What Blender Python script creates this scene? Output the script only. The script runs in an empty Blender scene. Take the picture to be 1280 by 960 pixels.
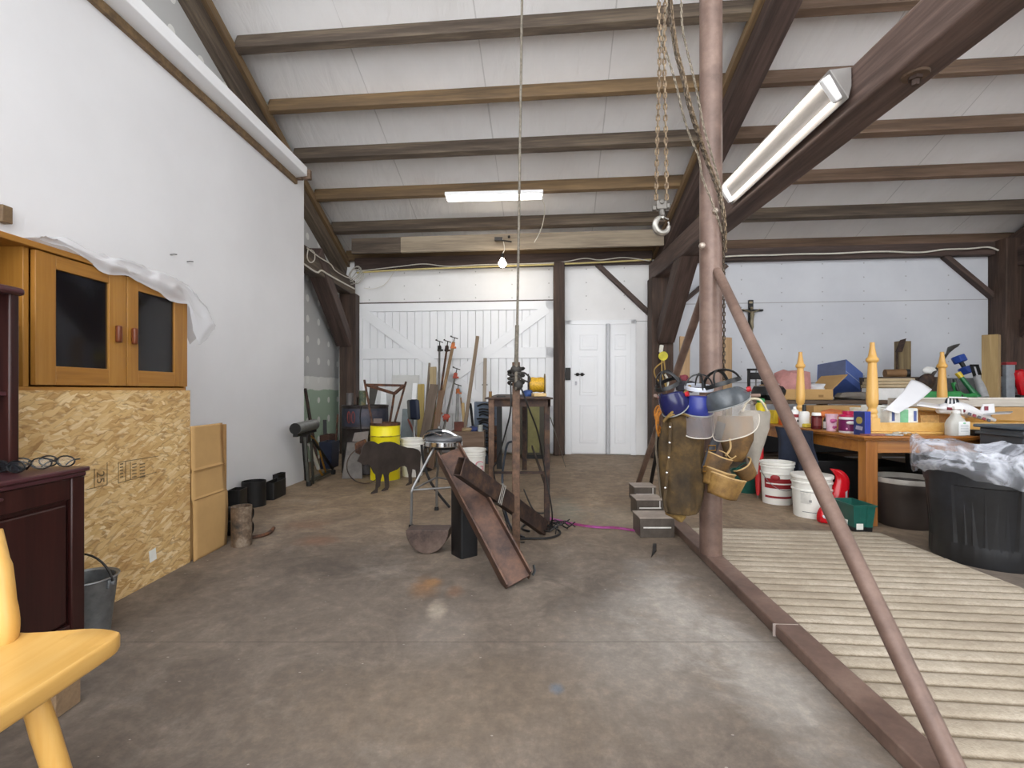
import bpy, bmesh, math, random
from mathutils import Vector, Matrix, Euler, noise
random.seed(7)
V = Vector
PI = math.pi
SC = bpy.context.scene
COL = SC.collection
# ---- the camera stands at the origin, 1.05 m above the floor, looking along +Y
EYE, FOC, CX, HY = 1.05, 600.0, 640.0, 488.0
def P(px, py, Y):
    return V(((px - CX) / FOC * Y, Y, EYE - (py - HY) / FOC * Y))
def FL(px, py, z=0.0):
    return P(px, py, FOC * (EYE - z) / (py - HY))
def PX(px, X, py=None):            # depth at which column px meets the plane x = X
    return X * FOC / (px - CX)
# ------------------------------------------------------------------ materials
MATS = {}
def _mat(name):
    m = bpy.data.materials.new(name); m.use_nodes = True
    nt = m.node_tree; b = nt.nodes['Principled BSDF']
    return m, nt, b
def srgb(c):
    if isinstance(c, str):
        c = [int(c[i:i+2], 16) / 255 for i in (0, 2, 4)]
    return tuple((x / 12.92 if x <= .04045 else ((x + .055) / 1.055) ** 2.4) for x in c) + (1,)
def N(nt, t, **kw):
    n = nt.nodes.new(t)
    for k, v in kw.items():
        if k in n.inputs: n.inputs[k].default_value = v
        else: setattr(n, k, v)
    return n
def coords(nt, scale=(1, 1, 1), rot=(0, 0, 0)):
    tc = N(nt, 'ShaderNodeTexCoord'); mp = N(nt, 'ShaderNodeMapping')
    mp.inputs['Scale'].default_value = scale; mp.inputs['Rotation'].default_value = rot
    nt.links.new(tc.outputs['Object'], mp.inputs['Vector'])
    return mp.outputs['Vector']
def ramp(nt, fac, stops):
    r = N(nt, 'ShaderNodeValToRGB'); e = r.color_ramp.elements
    while len(e) < len(stops): e.new(.5)
    for el, (p, c) in zip(e, stops): el.position = p; el.color = srgb(c)
    nt.links.new(fac, r.inputs['Fac']); return r.outputs['Color']
def mixc(nt, fac, a, b, mode='MIX'):
    m = N(nt, 'ShaderNodeMix', data_type='RGBA', blend_type=mode)
    for s, v in ((0, fac), (6, a), (7, b)):
        if hasattr(v, 'is_output'): nt.links.new(v, m.inputs[s])
        elif s == 0: m.inputs[0].default_value = v
        else: m.inputs[s].default_value = v if len(v) == 4 else srgb(v)
    return m.outputs[2]
def maths(nt, op, a, b=None, c=None):
    m = N(nt, 'ShaderNodeMath', operation=op)
    for i, v in enumerate((a, b, c)):
        if v is None: continue
        if hasattr(v, 'is_output'): nt.links.new(v, m.inputs[i])
        else: m.inputs[i].default_value = v
    return m.outputs[0]
def bump(nt, b, h, strength=.3, dist=.01):
    n = N(nt, 'ShaderNodeBump', Strength=strength, Distance=dist)
    nt.links.new(h, n.inputs['Height']); nt.links.new(n.outputs[0], b.inputs['Normal'])
def plain(name, c, rough=.5, metal=0.0, var=.12, scale=9.0, bmp=.0, **kw):
    """one colour with a faint uneven wear"""
    if name in MATS: return MATS[name]
    m, nt, b = _mat(name)
    n = N(nt, 'ShaderNodeTexNoise', Scale=scale, Detail=5.0, Roughness=.65)
    nt.links.new(coords(nt), n.inputs['Vector'])
    c4 = srgb(c)
    lo = tuple(max(0, x * (1 - 1.6 * var)) for x in c4[:3]) + (1,); hi = tuple(min(1, x * (1 + 1.6 * var)) for x in c4[:3]) + (1,)
    f = N(nt, 'ShaderNodeMapRange'); f.inputs['From Min'].default_value = .3; f.inputs['From Max'].default_value = .7
    nt.links.new(n.outputs['Fac'], f.inputs['Value'])
    nt.links.new(mixc(nt, f.outputs[0], lo, hi), b.inputs['Base Color'])
    b.inputs['Roughness'].default_value = rough; b.inputs['Metallic'].default_value = metal
    for k, v in kw.items(): b.inputs[k].default_value = v
    if bmp: bump(nt, b, n.outputs['Fac'], bmp)
    MATS[name] = m; return m
def blotch(name, c1, c2, c3=None, scale=6.0, rough=.6, metal=0.0, bmp=.15, lo=.35, hi=.65):
    """patchy surface: rust, worn paint, leather"""
    if name in MATS: return MATS[name]
    m, nt, b = _mat(name)
    v = coords(nt)
    n = N(nt, 'ShaderNodeTexNoise', Scale=scale, Detail=8.0, Roughness=.7); nt.links.new(v, n.inputs['Vector'])
    st = [(lo, c1), (hi, c2)] if c3 is None else [(lo, c1), ((lo + hi) / 2, c2), (hi, c3)]
    nt.links.new(ramp(nt, n.outputs['Fac'], st), b.inputs['Base Color'])
    b.inputs['Roughness'].default_value = rough; b.inputs['Metallic'].default_value = metal
    if bmp: bump(nt, b, n.outputs['Fac'], bmp)
    MATS[name] = m; return m
def wood(name, c1, c2, c3=None, axis=0, scale=14.0, rough=.55, bmp=.12, stretch=.07):
    if name in MATS: return MATS[name]
    m, nt, b = _mat(name)
    s = [1, 1, 1]; s[axis] = stretch
    v = coords(nt, s)
    n = N(nt, 'ShaderNodeTexNoise', Scale=scale, Detail=7.0, Roughness=.62, Distortion=.6); nt.links.new(v, n.inputs['Vector'])
    n2 = N(nt, 'ShaderNodeTexNoise', Scale=scale * 5, Detail=4.0, Roughness=.6); nt.links.new(v, n2.inputs['Vector'])
    f = maths(nt, 'ADD', maths(nt, 'MULTIPLY', n.outputs['Fac'], .7), maths(nt, 'MULTIPLY', n2.outputs['Fac'], .3))
    st = [(.34, c1), (.64, c2)] if c3 is None else [(.32, c1), (.48, c2), (.66, c3)]
    nt.links.new(ramp(nt, f, st), b.inputs['Base Color'])
    b.inputs['Roughness'].default_value = rough
    bump(nt, b, f, bmp)
    MATS[name] = m; return m
def glow(name, c, strength):
    m, nt, b = _mat(name)
    b.inputs['Emission Color'].default_value = srgb(c); b.inputs['Emission Strength'].default_value = strength
    b.inputs['Base Color'].default_value = srgb('eeeeee'); MATS[name] = m; return m
def clear(name, c, rough=.15, alpha=.35, bmp=0.0, scale=14.0, trans=0.0):
    m, nt, b = _mat(name)
    b.inputs['Base Color'].default_value = srgb(c); b.inputs['Roughness'].default_value = rough
    b.inputs['Alpha'].default_value = alpha; b.inputs['Transmission Weight'].default_value = trans
    if bmp:
        n = N(nt, 'ShaderNodeTexNoise', Scale=scale, Detail=6.0, Distortion=1.5); nt.links.new(coords(nt), n.inputs['Vector'])
        bump(nt, b, n.outputs['Fac'], bmp, .03)
        rd = maths(nt, 'ABSOLUTE', maths(nt, 'SUBTRACT', n.outputs['Fac'], .5))      # creases turn milky
        mr = N(nt, 'ShaderNodeMapRange'); mr.inputs['From Min'].default_value = .0; mr.inputs['From Max'].default_value = .075
        mr.inputs['To Min'].default_value = min(1, alpha * 2.6); mr.inputs['To Max'].default_value = alpha * .6
        nt.links.new(rd, mr.inputs['Value']); nt.links.new(mr.outputs[0], b.inputs['Alpha'])
    MATS[name] = m; return m
# ------------------------------------------------------------------ mesh collector
def frame_of(d, up=V((0, 0, 1))):
    x = d.normalized()
    if abs(x.dot(up.normalized())) > .995: up = V((0, 1, 0))
    y = up.cross(x).normalized(); z = x.cross(y)
    return x, y, z
class MB:
    def __init__(s): s.v = []; s.f = []
    def add(s, vs, fs):
        o = len(s.v); s.v += [V(p) for p in vs]; s.f += [tuple(i + o for i in f) for f in fs]; return s
    def box(s, c, size, rot=(0, 0, 0), M=None):
        c = V(c); h = V(size) / 2
        R = M if M is not None else Euler(rot).to_matrix()
        vs = [c + R @ V((x * h.x, y * h.y, z * h.z)) for x in (-1, 1) for y in (-1, 1) for z in (-1, 1)]
        return s.add(vs, [(0, 1, 3, 2), (4, 6, 7, 5), (0, 4, 5, 1), (2, 3, 7, 6), (0, 2, 6, 4), (1, 5, 7, 3)])
    def span(s, a, b):            # box between two corners
        a = V(a); b = V(b); return s.box((a + b) / 2, [abs(x) for x in (b - a)])
    def bar(s, p1, p2, w, h, up=V((0, 0, 1))):   # w across, h along up
        p1 = V(p1); p2 = V(p2); x, y, z = frame_of(p2 - p1, V(up))
        R = Matrix((x, y, z)).transposed()
        return s.box((p1 + p2) / 2, ((p2 - p1).length, w, h), M=R)
    def rings(s, rs, closed=True, cap=True, loop=False):
        n = len(rs[0]); vs = [p for r in rs for p in r]; fs = []
        m = len(rs) if loop else len(rs) - 1
        for i in range(m):
            j = (i + 1) % len(rs)
            for k in range(n if closed else n - 1):
                l = (k + 1) % n
                fs.append((i * n + k, i * n + l, j * n + l, j * n + k))
        if cap and closed and not loop:
            fs.append(tuple(reversed(range(n)))); fs.append(tuple((len(rs) - 1) * n + k for k in range(n)))
        return s.add(vs, fs)
    def tube(s, pts, r, n=8, loop=False, flat=1.0, cap=True):
        pts = [V(p) for p in pts]; rr = r if isinstance(r, (list, tuple)) else [r] * len(pts)
        rs = []; up = None
        for i, p in enumerate(pts):
            if loop: d = pts[(i + 1) % len(pts)] - pts[i - 1]
            else: d = pts[min(i + 1, len(pts) - 1)] - pts[max(i - 1, 0)]
            if d.length < 1e-9: d = V((0, 0, 1))
            d.normalize()
            if up is None:
                up = V((0, 0, 1)) if abs(d.z) < .9 else V((0, 1, 0))
            up = (up - d * up.dot(d))
            if up.length < 1e-6: up = V((1, 0, 0)) - d * d.x
            up.normalize(); y = up.cross(d)
            rs.append([p + (y * math.cos(2 * PI * k / n) + up * math.sin(2 * PI * k / n) * flat) * rr[i] for k in range(n)])
        return s.rings(rs, cap=cap, loop=loop)
    def lathe(s, prof, c=(0, 0, 0), n=24, M=None, sy=1.0, cap=True):
        c = V(c); R = M if M is not None else Matrix.Identity(3)
        rs = [[c + R @ V((r * math.cos(2 * PI * k / n), sy * r * math.sin(2 * PI * k / n), z)) for k in range(n)] for r, z in prof]
        return s.rings(rs, cap=cap)
    def cyl(s, p1, p2, r, n=16, r2=None):
        return s.tube([p1, p2], [r, r if r2 is None else r2], n)
    def ball(s, c, r, n=12, R=None):
        r = V(r) if not isinstance(r, (int, float)) else V((r, r, r)); c = V(c); R = R or Matrix.Identity(3)
        rs = []
        for i in range(1, n):
            a = PI * i / n
            rs.append([c + R @ V((r.x * math.sin(a) * math.cos(2 * PI * k / (2 * n)), r.y * math.sin(a) * math.sin(2 * PI * k / (2 * n)), -r.z * math.cos(a))) for k in range(2 * n)])
        return s.rings(rs)
    def prism(s, pts, d):          # polygon of 3-D points extruded along vector d
        pts = [V(p) for p in pts]; d = V(d); n = len(pts)
        vs = pts + [p + d for p in pts]
        fs = [tuple(range(n)), tuple(reversed(range(n, 2 * n)))] + [(k, k + n, (k + 1) % n + n, (k + 1) % n) for k in range(n)]
        return s.add(vs, fs)
    def grid(s, f, nu, nv, wrap=False):
        vs = [V(f(i / nu, j / nv)) for j in range(nv + 1) for i in range(nu + 1)]
        fs = [(j * (nu + 1) + i, j * (nu + 1) + i + 1, (j + 1) * (nu + 1) + i + 1, (j + 1) * (nu + 1) + i) for j in range(nv) for i in range(nu)]
        return s.add(vs, fs)
    def build(s, name, mat, parent=None, bev=0.0, solid=0.0, sub=0, smooth=35, axis=None, origin=None):
        me = bpy.data.meshes.new(name)
        if parent is not None: o0 = world_loc(parent)
        elif origin is not None: o0 = V(origin)
        else:
            lo = V([min(p[i] for p in s.v) for i in range(3)]); hi = V([max(p[i] for p in s.v) for i in range(3)])
            o0 = V(((lo.x + hi.x) / 2, (lo.y + hi.y) / 2, lo.z))
        R = None
        if axis is not None and parent is None:      # local X along the given direction, so the grain follows
            x, y, z = frame_of(V(axis)); R = Matrix((x, y, z))
        me.from_pydata([(R @ (p - o0)) if R else (p - o0) for p in s.v], [], s.f)
        bm = bmesh.new(); bm.from_mesh(me); bmesh.ops.recalc_face_normals(bm, faces=bm.faces); bm.to_mesh(me); bm.free()
        if smooth:
            for p in me.polygons: p.use_smooth = True
            me.set_sharp_from_angle(angle=math.radians(smooth))
        me.materials.append(mat)
        o = bpy.data.objects.new(name, me); COL.objects.link(o)
        if parent is not None: o.parent = parent
        else:
            o.location = o0
            if R: o.rotation_euler = R.transposed().to_euler()
        if solid:
            m = o.modifiers.new('thickness', 'SOLIDIFY'); m.thickness = solid; m.offset = 0
        if sub:
            m = o.modifiers.new('round', 'SUBSURF'); m.levels = sub; m.render_levels = sub
        if bev:
            m = o.modifiers.new('edges', 'BEVEL'); m.width = bev; m.segments = 2; m.limit_method = 'ANGLE'; m.angle_limit = math.radians(40)
        return o
def world_loc(o):
    l = V(o.location)
    while o.parent is not None: o = o.parent; l = l + V(o.location)
    return l
def tag(o, label, cat=None, group=None, kind=None):
    o['label'] = label
    if cat: o['category'] = cat
    if group: o['group'] = group
    if kind: o['kind'] = kind
    return o
def thing(name, label, cat, loc, group=None):
    o = bpy.data.objects.new(name, None); COL.objects.link(o); o.location = loc; o.empty_display_size = .05
    return tag(o, label, cat, group)
def struct(o, label): o['label'] = label; o['kind'] = 'structure'; return o
def dup(o, loc, rz=0.0, label=None, parent=None):
    c = o.copy(); COL.objects.link(c)
    if parent is None:
        c.location = loc; c.rotation_euler = (0, 0, rz)
        if label: c['label'] = label
    else: c.parent = parent
    for ch in o.children: dup(ch, None, parent=c)
    return c
def letters(txt, name, mat, parent, pos, size, right, up, lift=.0015):
    """flat lettering standing on a face; pos = centre"""
    cu = bpy.data.curves.new(name, 'FONT'); cu.body = txt; cu.size = size; cu.align_x = 'CENTER'; cu.align_y = 'CENTER'; cu.extrude = .0004
    o = bpy.data.objects.new(name, cu); COL.objects.link(o); cu.materials.append(mat)
    r = V(right).normalized(); n = r.cross(V(up)).normalized(); u = n.cross(r)
    R = Matrix((r, u, n)).transposed().to_4x4()
    R.translation = V(pos) + n * lift - world_loc(parent)
    dg = bpy.context.evaluated_depsgraph_get(); me = bpy.data.meshes.new_from_object(o.evaluated_get(dg))
    bpy.data.objects.remove(o); me.name = name; me.materials.clear(); me.materials.append(mat)
    o = bpy.data.objects.new(name, me); COL.objects.link(o)
    o.parent = parent; o.matrix_local = R
    return o
def bez(pts, n=8):
    """smooth curve through points"""
    pts = [V(p) for p in pts]; out = []
    for i in range(len(pts) - 1):
        p0 = pts[max(i - 1, 0)]; p1 = pts[i]; p2 = pts[i + 1]; p3 = pts[min(i + 2, len(pts) - 1)]
        for k in range(n):
            t = k / n
            out.append(.5 * ((2 * p1) + (p2 - p0) * t + (2 * p0 - 5 * p1 + 4 * p2 - p3) * t * t + (3 * p1 - p0 - 3 * p2 + p3) * t ** 3))
    out.append(pts[-1]); return out
def chain_mesh(pts, link=.036, wire=.0045, mb=None, width=.6):
    """links along a polyline, alternately turned"""
    mb = mb or MB(); pts = bez(pts, 10)
    L = [0]
    for a, b in zip(pts, pts[1:]): L.append(L[-1] + (b - a).length)
    def at(s):
        for i in range(len(L) - 1):
            if L[i + 1] >= s: 
                t = (s - L[i]) / max(1e-9, L[i + 1] - L[i]); return pts[i].lerp(pts[i + 1], t)
        return pts[-1]
    pitch = link - 2 * wire; n = int(L[-1] / pitch)
    for k in range(n):
        a = at(k * pitch); b = at((k + 1) * pitch); d = b - a
        if d.length < 1e-6: continue
        x, y, z = frame_of(d); c = (a + b) / 2
        ang = (k % 2) * PI / 2 + .3
        w = y * math.cos(ang) + z * math.sin(ang)
        hw = link * width / 2 - wire; hl = link / 2 - hw - wire
        ring = []
        for q in range(10):
            t = 2 * PI * q / 10; ring.append(c + x * (hw * math.cos(t) + (hl if math.cos(t) > 0 else -hl)) + w * hw * math.sin(t))
        mb.tube(ring, wire, 5, loop=True)
    return mb
# ------------------------------------------------------------------ the setting
TB = .091                                   # the back wall and the roof members run along (1, -TB)
def yb(X): return 7.99 - TB * X
def W(px, py, off=0.0):                      # point on the back wall, off metres in front of it
    k = (px - CX) / FOC; Y = (7.99 - off) / (1 + TB * k); return P(px, py, Y)
UB = V((1, -TB, 0)).normalized(); NB = V((TB, 1, 0)).normalized()   # along the wall, into the wall
def mat_floor():
    m, nt, b = _mat('concrete'); v = coords(nt)
    n1 = N(nt, 'ShaderNodeTexNoise', Scale=.55, Detail=6.0, Roughness=.6, Distortion=.4)
    n2 = N(nt, 'ShaderNodeTexNoise', Scale=3.2, Detail=9.0, Roughness=.72, Distortion=.8)
    n3 = N(nt, 'ShaderNodeTexNoise', Scale=70.0, Detail=4.0)
    for n in (n1, n2, n3): nt.links.new(v, n.inputs['Vector'])
    base = ramp(nt, n1.outputs['Fac'], [(.36, '685f58'), (.5, '7a7068'), (.66, '8f857b')])
    mott = ramp(nt, n2.outputs['Fac'], [(.3, '554d47'), (.5, '7f756b'), (.72, 'ada092')])
    c = mixc(nt, .5, base, mott)
    sx = N(nt, 'ShaderNodeSeparateXYZ'); nt.links.new(v, sx.inputs[0])
    # worn, tan slab towards the far doors
    mr = N(nt, 'ShaderNodeMapRange', interpolation_type='SMOOTHSTEP'); mr.inputs['From Min'].default_value = 2.9; mr.inputs['From Max'].default_value = 5.0
    mr.inputs['To Max'].default_value = .85
    nt.links.new(maths(nt, 'ADD', sx.outputs['Y'], maths(nt, 'MULTIPLY', n1.outputs['Fac'], .8)), mr.inputs['Value'])
    tan = ramp(nt, n2.outputs['Fac'], [(.3, '84725f'), (.5, 'a28c73'), (.7, 'c2ac90')])
    c = mixc(nt, mr.outputs[0], c, tan)
    # powdery white wear in patches
    n4 = N(nt, 'ShaderNodeTexNoise', Scale=1.15, Detail=8.0, Roughness=.75); nt.links.new(coords(nt, (1, .8, 1), (0, 0, .6)), n4.inputs['Vector'])
    w = N(nt, 'ShaderNodeMapRange'); w.inputs['From Min'].default_value = .56; w.inputs['From Max'].default_value = .78; w.inputs['To Max'].default_value = .55
    nt.links.new(n4.outputs['Fac'], w.inputs['Value']); c = mixc(nt, w.outputs[0], c, 'b7b0a7')
    # rust bloom left by steel that lay here
    def spot(x, y, rx, ry, col, k):
        nonlocal c
        dx = maths(nt, 'DIVIDE', maths(nt, 'SUBTRACT', sx.outputs['X'], x), rx); dy = maths(nt, 'DIVIDE', maths(nt, 'SUBTRACT', sx.outputs['Y'], y), ry)
        d = maths(nt, 'SQRT', maths(nt, 'ADD', maths(nt, 'MULTIPLY', dx, dx), maths(nt, 'MULTIPLY', dy, dy)))
        d = maths(nt, 'ADD', d, maths(nt, 'MULTIPLY', maths(nt, 'SUBTRACT', n2.outputs['Fac'], .5), 2.2))
        q = N(nt, 'ShaderNodeMapRange'); q.inputs['From Min'].default_value = 1.1; q.inputs['From Max'].default_value = .3; q.inputs['To Max'].default_value = k
        nt.links.new(d, q.inputs['Value']); c = mixc(nt, q.outputs[0], c, col)
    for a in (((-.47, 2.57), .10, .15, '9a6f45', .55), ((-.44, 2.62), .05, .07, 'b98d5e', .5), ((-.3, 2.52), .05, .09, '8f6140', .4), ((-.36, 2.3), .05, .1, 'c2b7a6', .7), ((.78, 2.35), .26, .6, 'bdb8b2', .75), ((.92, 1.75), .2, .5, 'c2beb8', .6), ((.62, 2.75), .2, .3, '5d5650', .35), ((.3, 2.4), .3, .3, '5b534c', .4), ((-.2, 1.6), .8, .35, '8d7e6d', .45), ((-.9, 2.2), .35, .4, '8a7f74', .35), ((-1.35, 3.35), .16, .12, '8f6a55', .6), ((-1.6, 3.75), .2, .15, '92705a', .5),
              ((.5, 1.95), .35, .5, 'b3ada6', .45), ((-.3, 2.1), .18, .3, 'aaa198', .4), ((1.0, 3.9), .4, .5, 'c0b4a2', .4),
              ((.48, 4.2), .16, .5, '9da79c', .35), ((.16, 1.69), .03, .04, '6d7f92', .6), ((.22, 2.85), .1, .3, '5d5650', .3), ((-1.0, 3.0), .4, .3, '5c544e', .4)):
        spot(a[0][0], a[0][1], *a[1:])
    # sawn joints
    def line(axis, at, wd):
        nonlocal c
        d = maths(nt, 'ABSOLUTE', maths(nt, 'SUBTRACT', maths(nt, 'ADD', sx.outputs[axis], maths(nt, 'MULTIPLY', n2.outputs['Fac'], .012)), at))
        c = mixc(nt, maths(nt, 'MULTIPLY', maths(nt, 'LESS_THAN', d, wd), .55), c, '453e39')
    line('Y', 2.01, .0025); line('Y', 5.0, .003)
    # pale chips and specks
    n5 = N(nt, 'ShaderNodeTexVoronoi', Scale=9.0); nt.links.new(coords(nt, (1, 1.7, 1), (0, 0, .5)), n5.inputs['Vector'])
    c = mixc(nt, maths(nt, 'MULTIPLY', maths(nt, 'LESS_THAN', n5.outputs['Distance'], .045), .5), c, 'd6d0c6')
    n6 = N(nt, 'ShaderNodeTexNoise', Scale=16.0, Detail=8.0, Roughness=.8); nt.links.new(v, n6.inputs['Vector'])
    q = N(nt, 'ShaderNodeMapRange'); q.inputs['From Min'].default_value = .35; q.inputs['From Max'].default_value = .65; nt.links.new(n6.outputs['Fac'], q.inputs['Value'])
    c = mixc(nt, .38, c, ramp(nt, q.outputs[0], [(0, '3c3834'), (.5, '808080'), (1, 'c0bab2')]), 'OVERLAY')
    c = mixc(nt, maths(nt, 'MULTIPLY', n3.outputs['Fac'], .3), c, 'a79c90', 'OVERLAY')
    nt.links.new(c, b.inputs['Base Color'])
    b.inputs['Roughness'].default_value = .62; b.inputs['Specular IOR Level'].default_value = .3
    bump(nt, b, n2.outputs['Fac'], .12, .01)
    return m
def mat_board_wall(name, c1, c2, seams, dots=True):
    """painted sheet wall: faint blotches, nail heads in a grid, thin butt joints at given heights"""
    m, nt, b = _mat(name); v = coords(nt)
    n = N(nt, 'ShaderNodeTexNoise', Scale=1.1, Detail=6.0, Roughness=.6); nt.links.new(v, n.inputs['Vector'])
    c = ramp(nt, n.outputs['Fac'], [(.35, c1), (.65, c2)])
    sx = N(nt, 'ShaderNodeSeparateXYZ'); nt.links.new(v, sx.inputs[0])
    for z in seams:
        d = maths(nt, 'ABSOLUTE', maths(nt, 'SUBTRACT', sx.outputs['Z'], z))
        c = mixc(nt, maths(nt, 'MULTIPLY', maths(nt, 'LESS_THAN', d, .006), .6), c, '6f6c68')
    if dots:
        fx = maths(nt, 'PINGPONG', sx.outputs['X'], .305); fz = maths(nt, 'PINGPONG', maths(nt, 'ADD', sx.outputs['Z'], maths(nt, 'MULTIPLY', n.outputs['Fac'], .08)), .11)
        d = maths(nt, 'SQRT', maths(nt, 'ADD', maths(nt, 'MULTIPLY', fx, fx), maths(nt, 'MULTIPLY', fz, fz)))
        c = mixc(nt, maths(nt, 'MULTIPLY', maths(nt, 'LESS_THAN', d, .011), .5), c, '77736d')
    nt.links.new(c, b.inputs['Base Color']); b.inputs['Roughness'].default_value = .55
    bump(nt, b, n.outputs['Fac'], .05)
    return m
M_WHITE = plain('white_paint', 'eeeff1', .5, var=.02, scale=1.4)
M_DOORW = plain('door_paint', 'f0f1f3', .4, var=.012, scale=3)
M_TIMB = wood('old_timber', '2b211d', '44352f', '5f4d46', axis=0, scale=10, rough=.7, bmp=.35)
M_TIE = wood('tie_timber', '352a26', '57463f', '7a655d', axis=0, scale=8, rough=.65, bmp=.3)
M_TIMBZ = wood('old_timber_upright', '241a15', '3d2d24', '5b463a', axis=2, scale=10, rough=.7, bmp=.35)
M_GREYB = wood('weathered_beam', '352c25', '53473c', '756756', axis=0, scale=9, rough=.75, bmp=.3)
M_TANB = wood('tan_purlin', '4f402f', '6b563d', '8a704e', axis=0, scale=9, rough=.65, bmp=.2)
M_BRNB = wood('brown_purlin', '4a3a30', '65503f', '80695a', axis=0, scale=9, rough=.7, bmp=.2)
M_HEAD = wood('header_plank', '6e6152', '8d7f6c', 'aa9b85', axis=0, scale=7, rough=.7, bmp=.2)

struct(MB().span((-5.2, -3.2, -.12), (8.4, 9.2, 0)).build('floor', mat_floor(), smooth=0, origin=(0, 0, 0)), 'stained worn grey and tan concrete workshop floor')
# partition on the camera's left with its end showing
XL = lambda Y: -2.436 + .033 * (Y - 5.62)
def lwall():
    a, b = V((XL(-3.1), -3.1, 0)), V((XL(5.62), 5.62, 0))
    return MB().prism([a, b, b + V((-.14, 0, 0)), a + V((-.14, 0, 0))], (0, 0, 3.53))
m, nt, b = _mat('white_partition'); v = coords(nt)
n = N(nt, 'ShaderNodeTexNoise', Scale=.8, Detail=5.0, Roughness=.55); nt.links.new(v, n.inputs['Vector'])
c = ramp(nt, n.outputs['Fac'], [(.35, 'dddddf'), (.65, 'e6e6e8')])
n2 = N(nt, 'ShaderNodeTexNoise', Scale=5.0, Detail=9.0, Roughness=.8); nt.links.new(coords(nt, (1, 1, .6)), n2.inputs['Vector'])
q = N(nt, 'ShaderNodeMapRange'); q.inputs['From Min'].default_value = .69; q.inputs['From Max'].default_value = .76; q.inputs['To Max'].default_value = .5
nt.links.new(n2.outputs['Fac'], q.inputs['Value'])
nt.links.new(mixc(nt, q.outputs[0], c, 'b4b1ae'), b.inputs['Base Color']); b.inputs['Roughness'].default_value = .5
struct(lwall().build('wall_left', m, smooth=0), 'plain white painted partition wall behind the glazed oak cabinet')
# boxed white rail along the top of the partition, brown gap below it, sawn wood end
rail = MB().prism([(XL(-3) + .0, -3, 3.43), (XL(5.38), 5.38, 3.43), (XL(5.38) + .15, 5.38, 3.45), (XL(-3) + .15, -3, 3.45)], (0, 0, .1)).build('trim_1', M_WHITE, smooth=0, bev=.006)
struct(rail, 'white boxed rail along the top of the partition')
struct(MB().prism([(XL(-3), -3, 3.37), (XL(5.4), 5.4, 3.37), (XL(5.4) + .03, 5.4, 3.37), (XL(-3) + .03, -3, 3.37)], (0, 0, .06)).build('trim_2', M_TANB, smooth=0), 'bare wooden batten in the gap under the white rail')
e = MB(); e.box((XL(5.4) + .045, 5.405, 3.475), (.085, .05, .105)); e.box((XL(5.4) + .137, 5.405, 3.475), (.085, .05, .105))
struct(e.build('trim_3', M_BRNB, bev=.004), 'two sawn board ends closing the white rail')
# side wall of the alcove: grey board above, green board below, dabs of white filler
m, nt, b = _mat('filled_board'); v = coords(nt); sx = N(nt, 'ShaderNodeSeparateXYZ'); nt.links.new(v, sx.inputs[0])
n = N(nt, 'ShaderNodeTexNoise', Scale=4.0, Detail=6.0); nt.links.new(v, n.inputs['Vector'])
zz = maths(nt, 'ADD', sx.outputs['Z'], maths(nt, 'MULTIPLY', maths(nt, 'SUBTRACT', n.outputs['Fac'], .5), .07))
c = mixc(nt, maths(nt, 'GREATER_THAN', zz, 1.06), '9db09c', 'dcdcd8'); c = mixc(nt, maths(nt, 'GREATER_THAN', zz, 1.26), c, 'b9b9b8')
fy = maths(nt, 'PINGPONG', maths(nt, 'SUBTRACT', sx.outputs['Y'], 7.0), .2); fz = maths(nt, 'PINGPONG', sx.outputs['Z'], .15)
d = maths(nt, 'ADD', maths(nt, 'POWER', maths(nt, 'DIVIDE', fy, .055), 2.0), maths(nt, 'POWER', maths(nt, 'DIVIDE', fz, .055), 2.0))
d = maths(nt, 'ADD', d, maths(nt, 'MULTIPLY', maths(nt, 'SUBTRACT', n.outputs['Fac'], .5), 1.6))
c = mixc(nt, maths(nt, 'MULTIPLY', maths(nt, 'LESS_THAN', d, .9), .85), c, 'e4e4e0')
nt.links.new(c, b.inputs['Base Color']); b.inputs['Roughness'].default_value = .7
struct(MB().span((-3.12, 3.0, 0), (-2.98, 8.35, 4.6)).build('wall_alcove', m, smooth=0, origin=(0, 0, 0)), 'unpainted grey and green plasterboard dabbed with white filler')
# back wall
def bw(x0, x1, z0, z1, th, off=0.0):
    a = V((x0, yb(x0), 0)) - NB * off; c_ = V((x1, yb(x1), 0)) - NB * off
    return [a + V((0, 0, z0)), c_ + V((0, 0, z0)), c_ + V((0, 0, z1)), a + V((0, 0, z1))], NB * th
def wallseg(name, x0, x1, mat, label):
    pts, d = bw(x0, x1, 0, 3.9, .14); return struct(MB().prism(pts, d).build(name, mat, smooth=0, origin=(0, 0, 0)), label)
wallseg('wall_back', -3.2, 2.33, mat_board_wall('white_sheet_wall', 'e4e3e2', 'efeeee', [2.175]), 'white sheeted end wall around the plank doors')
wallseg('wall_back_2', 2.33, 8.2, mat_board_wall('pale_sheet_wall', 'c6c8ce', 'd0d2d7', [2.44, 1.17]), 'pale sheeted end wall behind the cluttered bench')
struct(MB().span((7.75, -.6, 0), (7.9, 7.6, 6.2)).build('wall_right', M_WHITE, smooth=0), 'white side wall of the far bay')
struct(MB().span((2.5, -3.2, 0), (7.75, -3.08, 6.6)).build('wall_light_block', M_WHITE, smooth=0), 'unseen white wall added behind the viewer to dim the far bay')  # unseen wall, added to cut the daylight reaching the far bay
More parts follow.
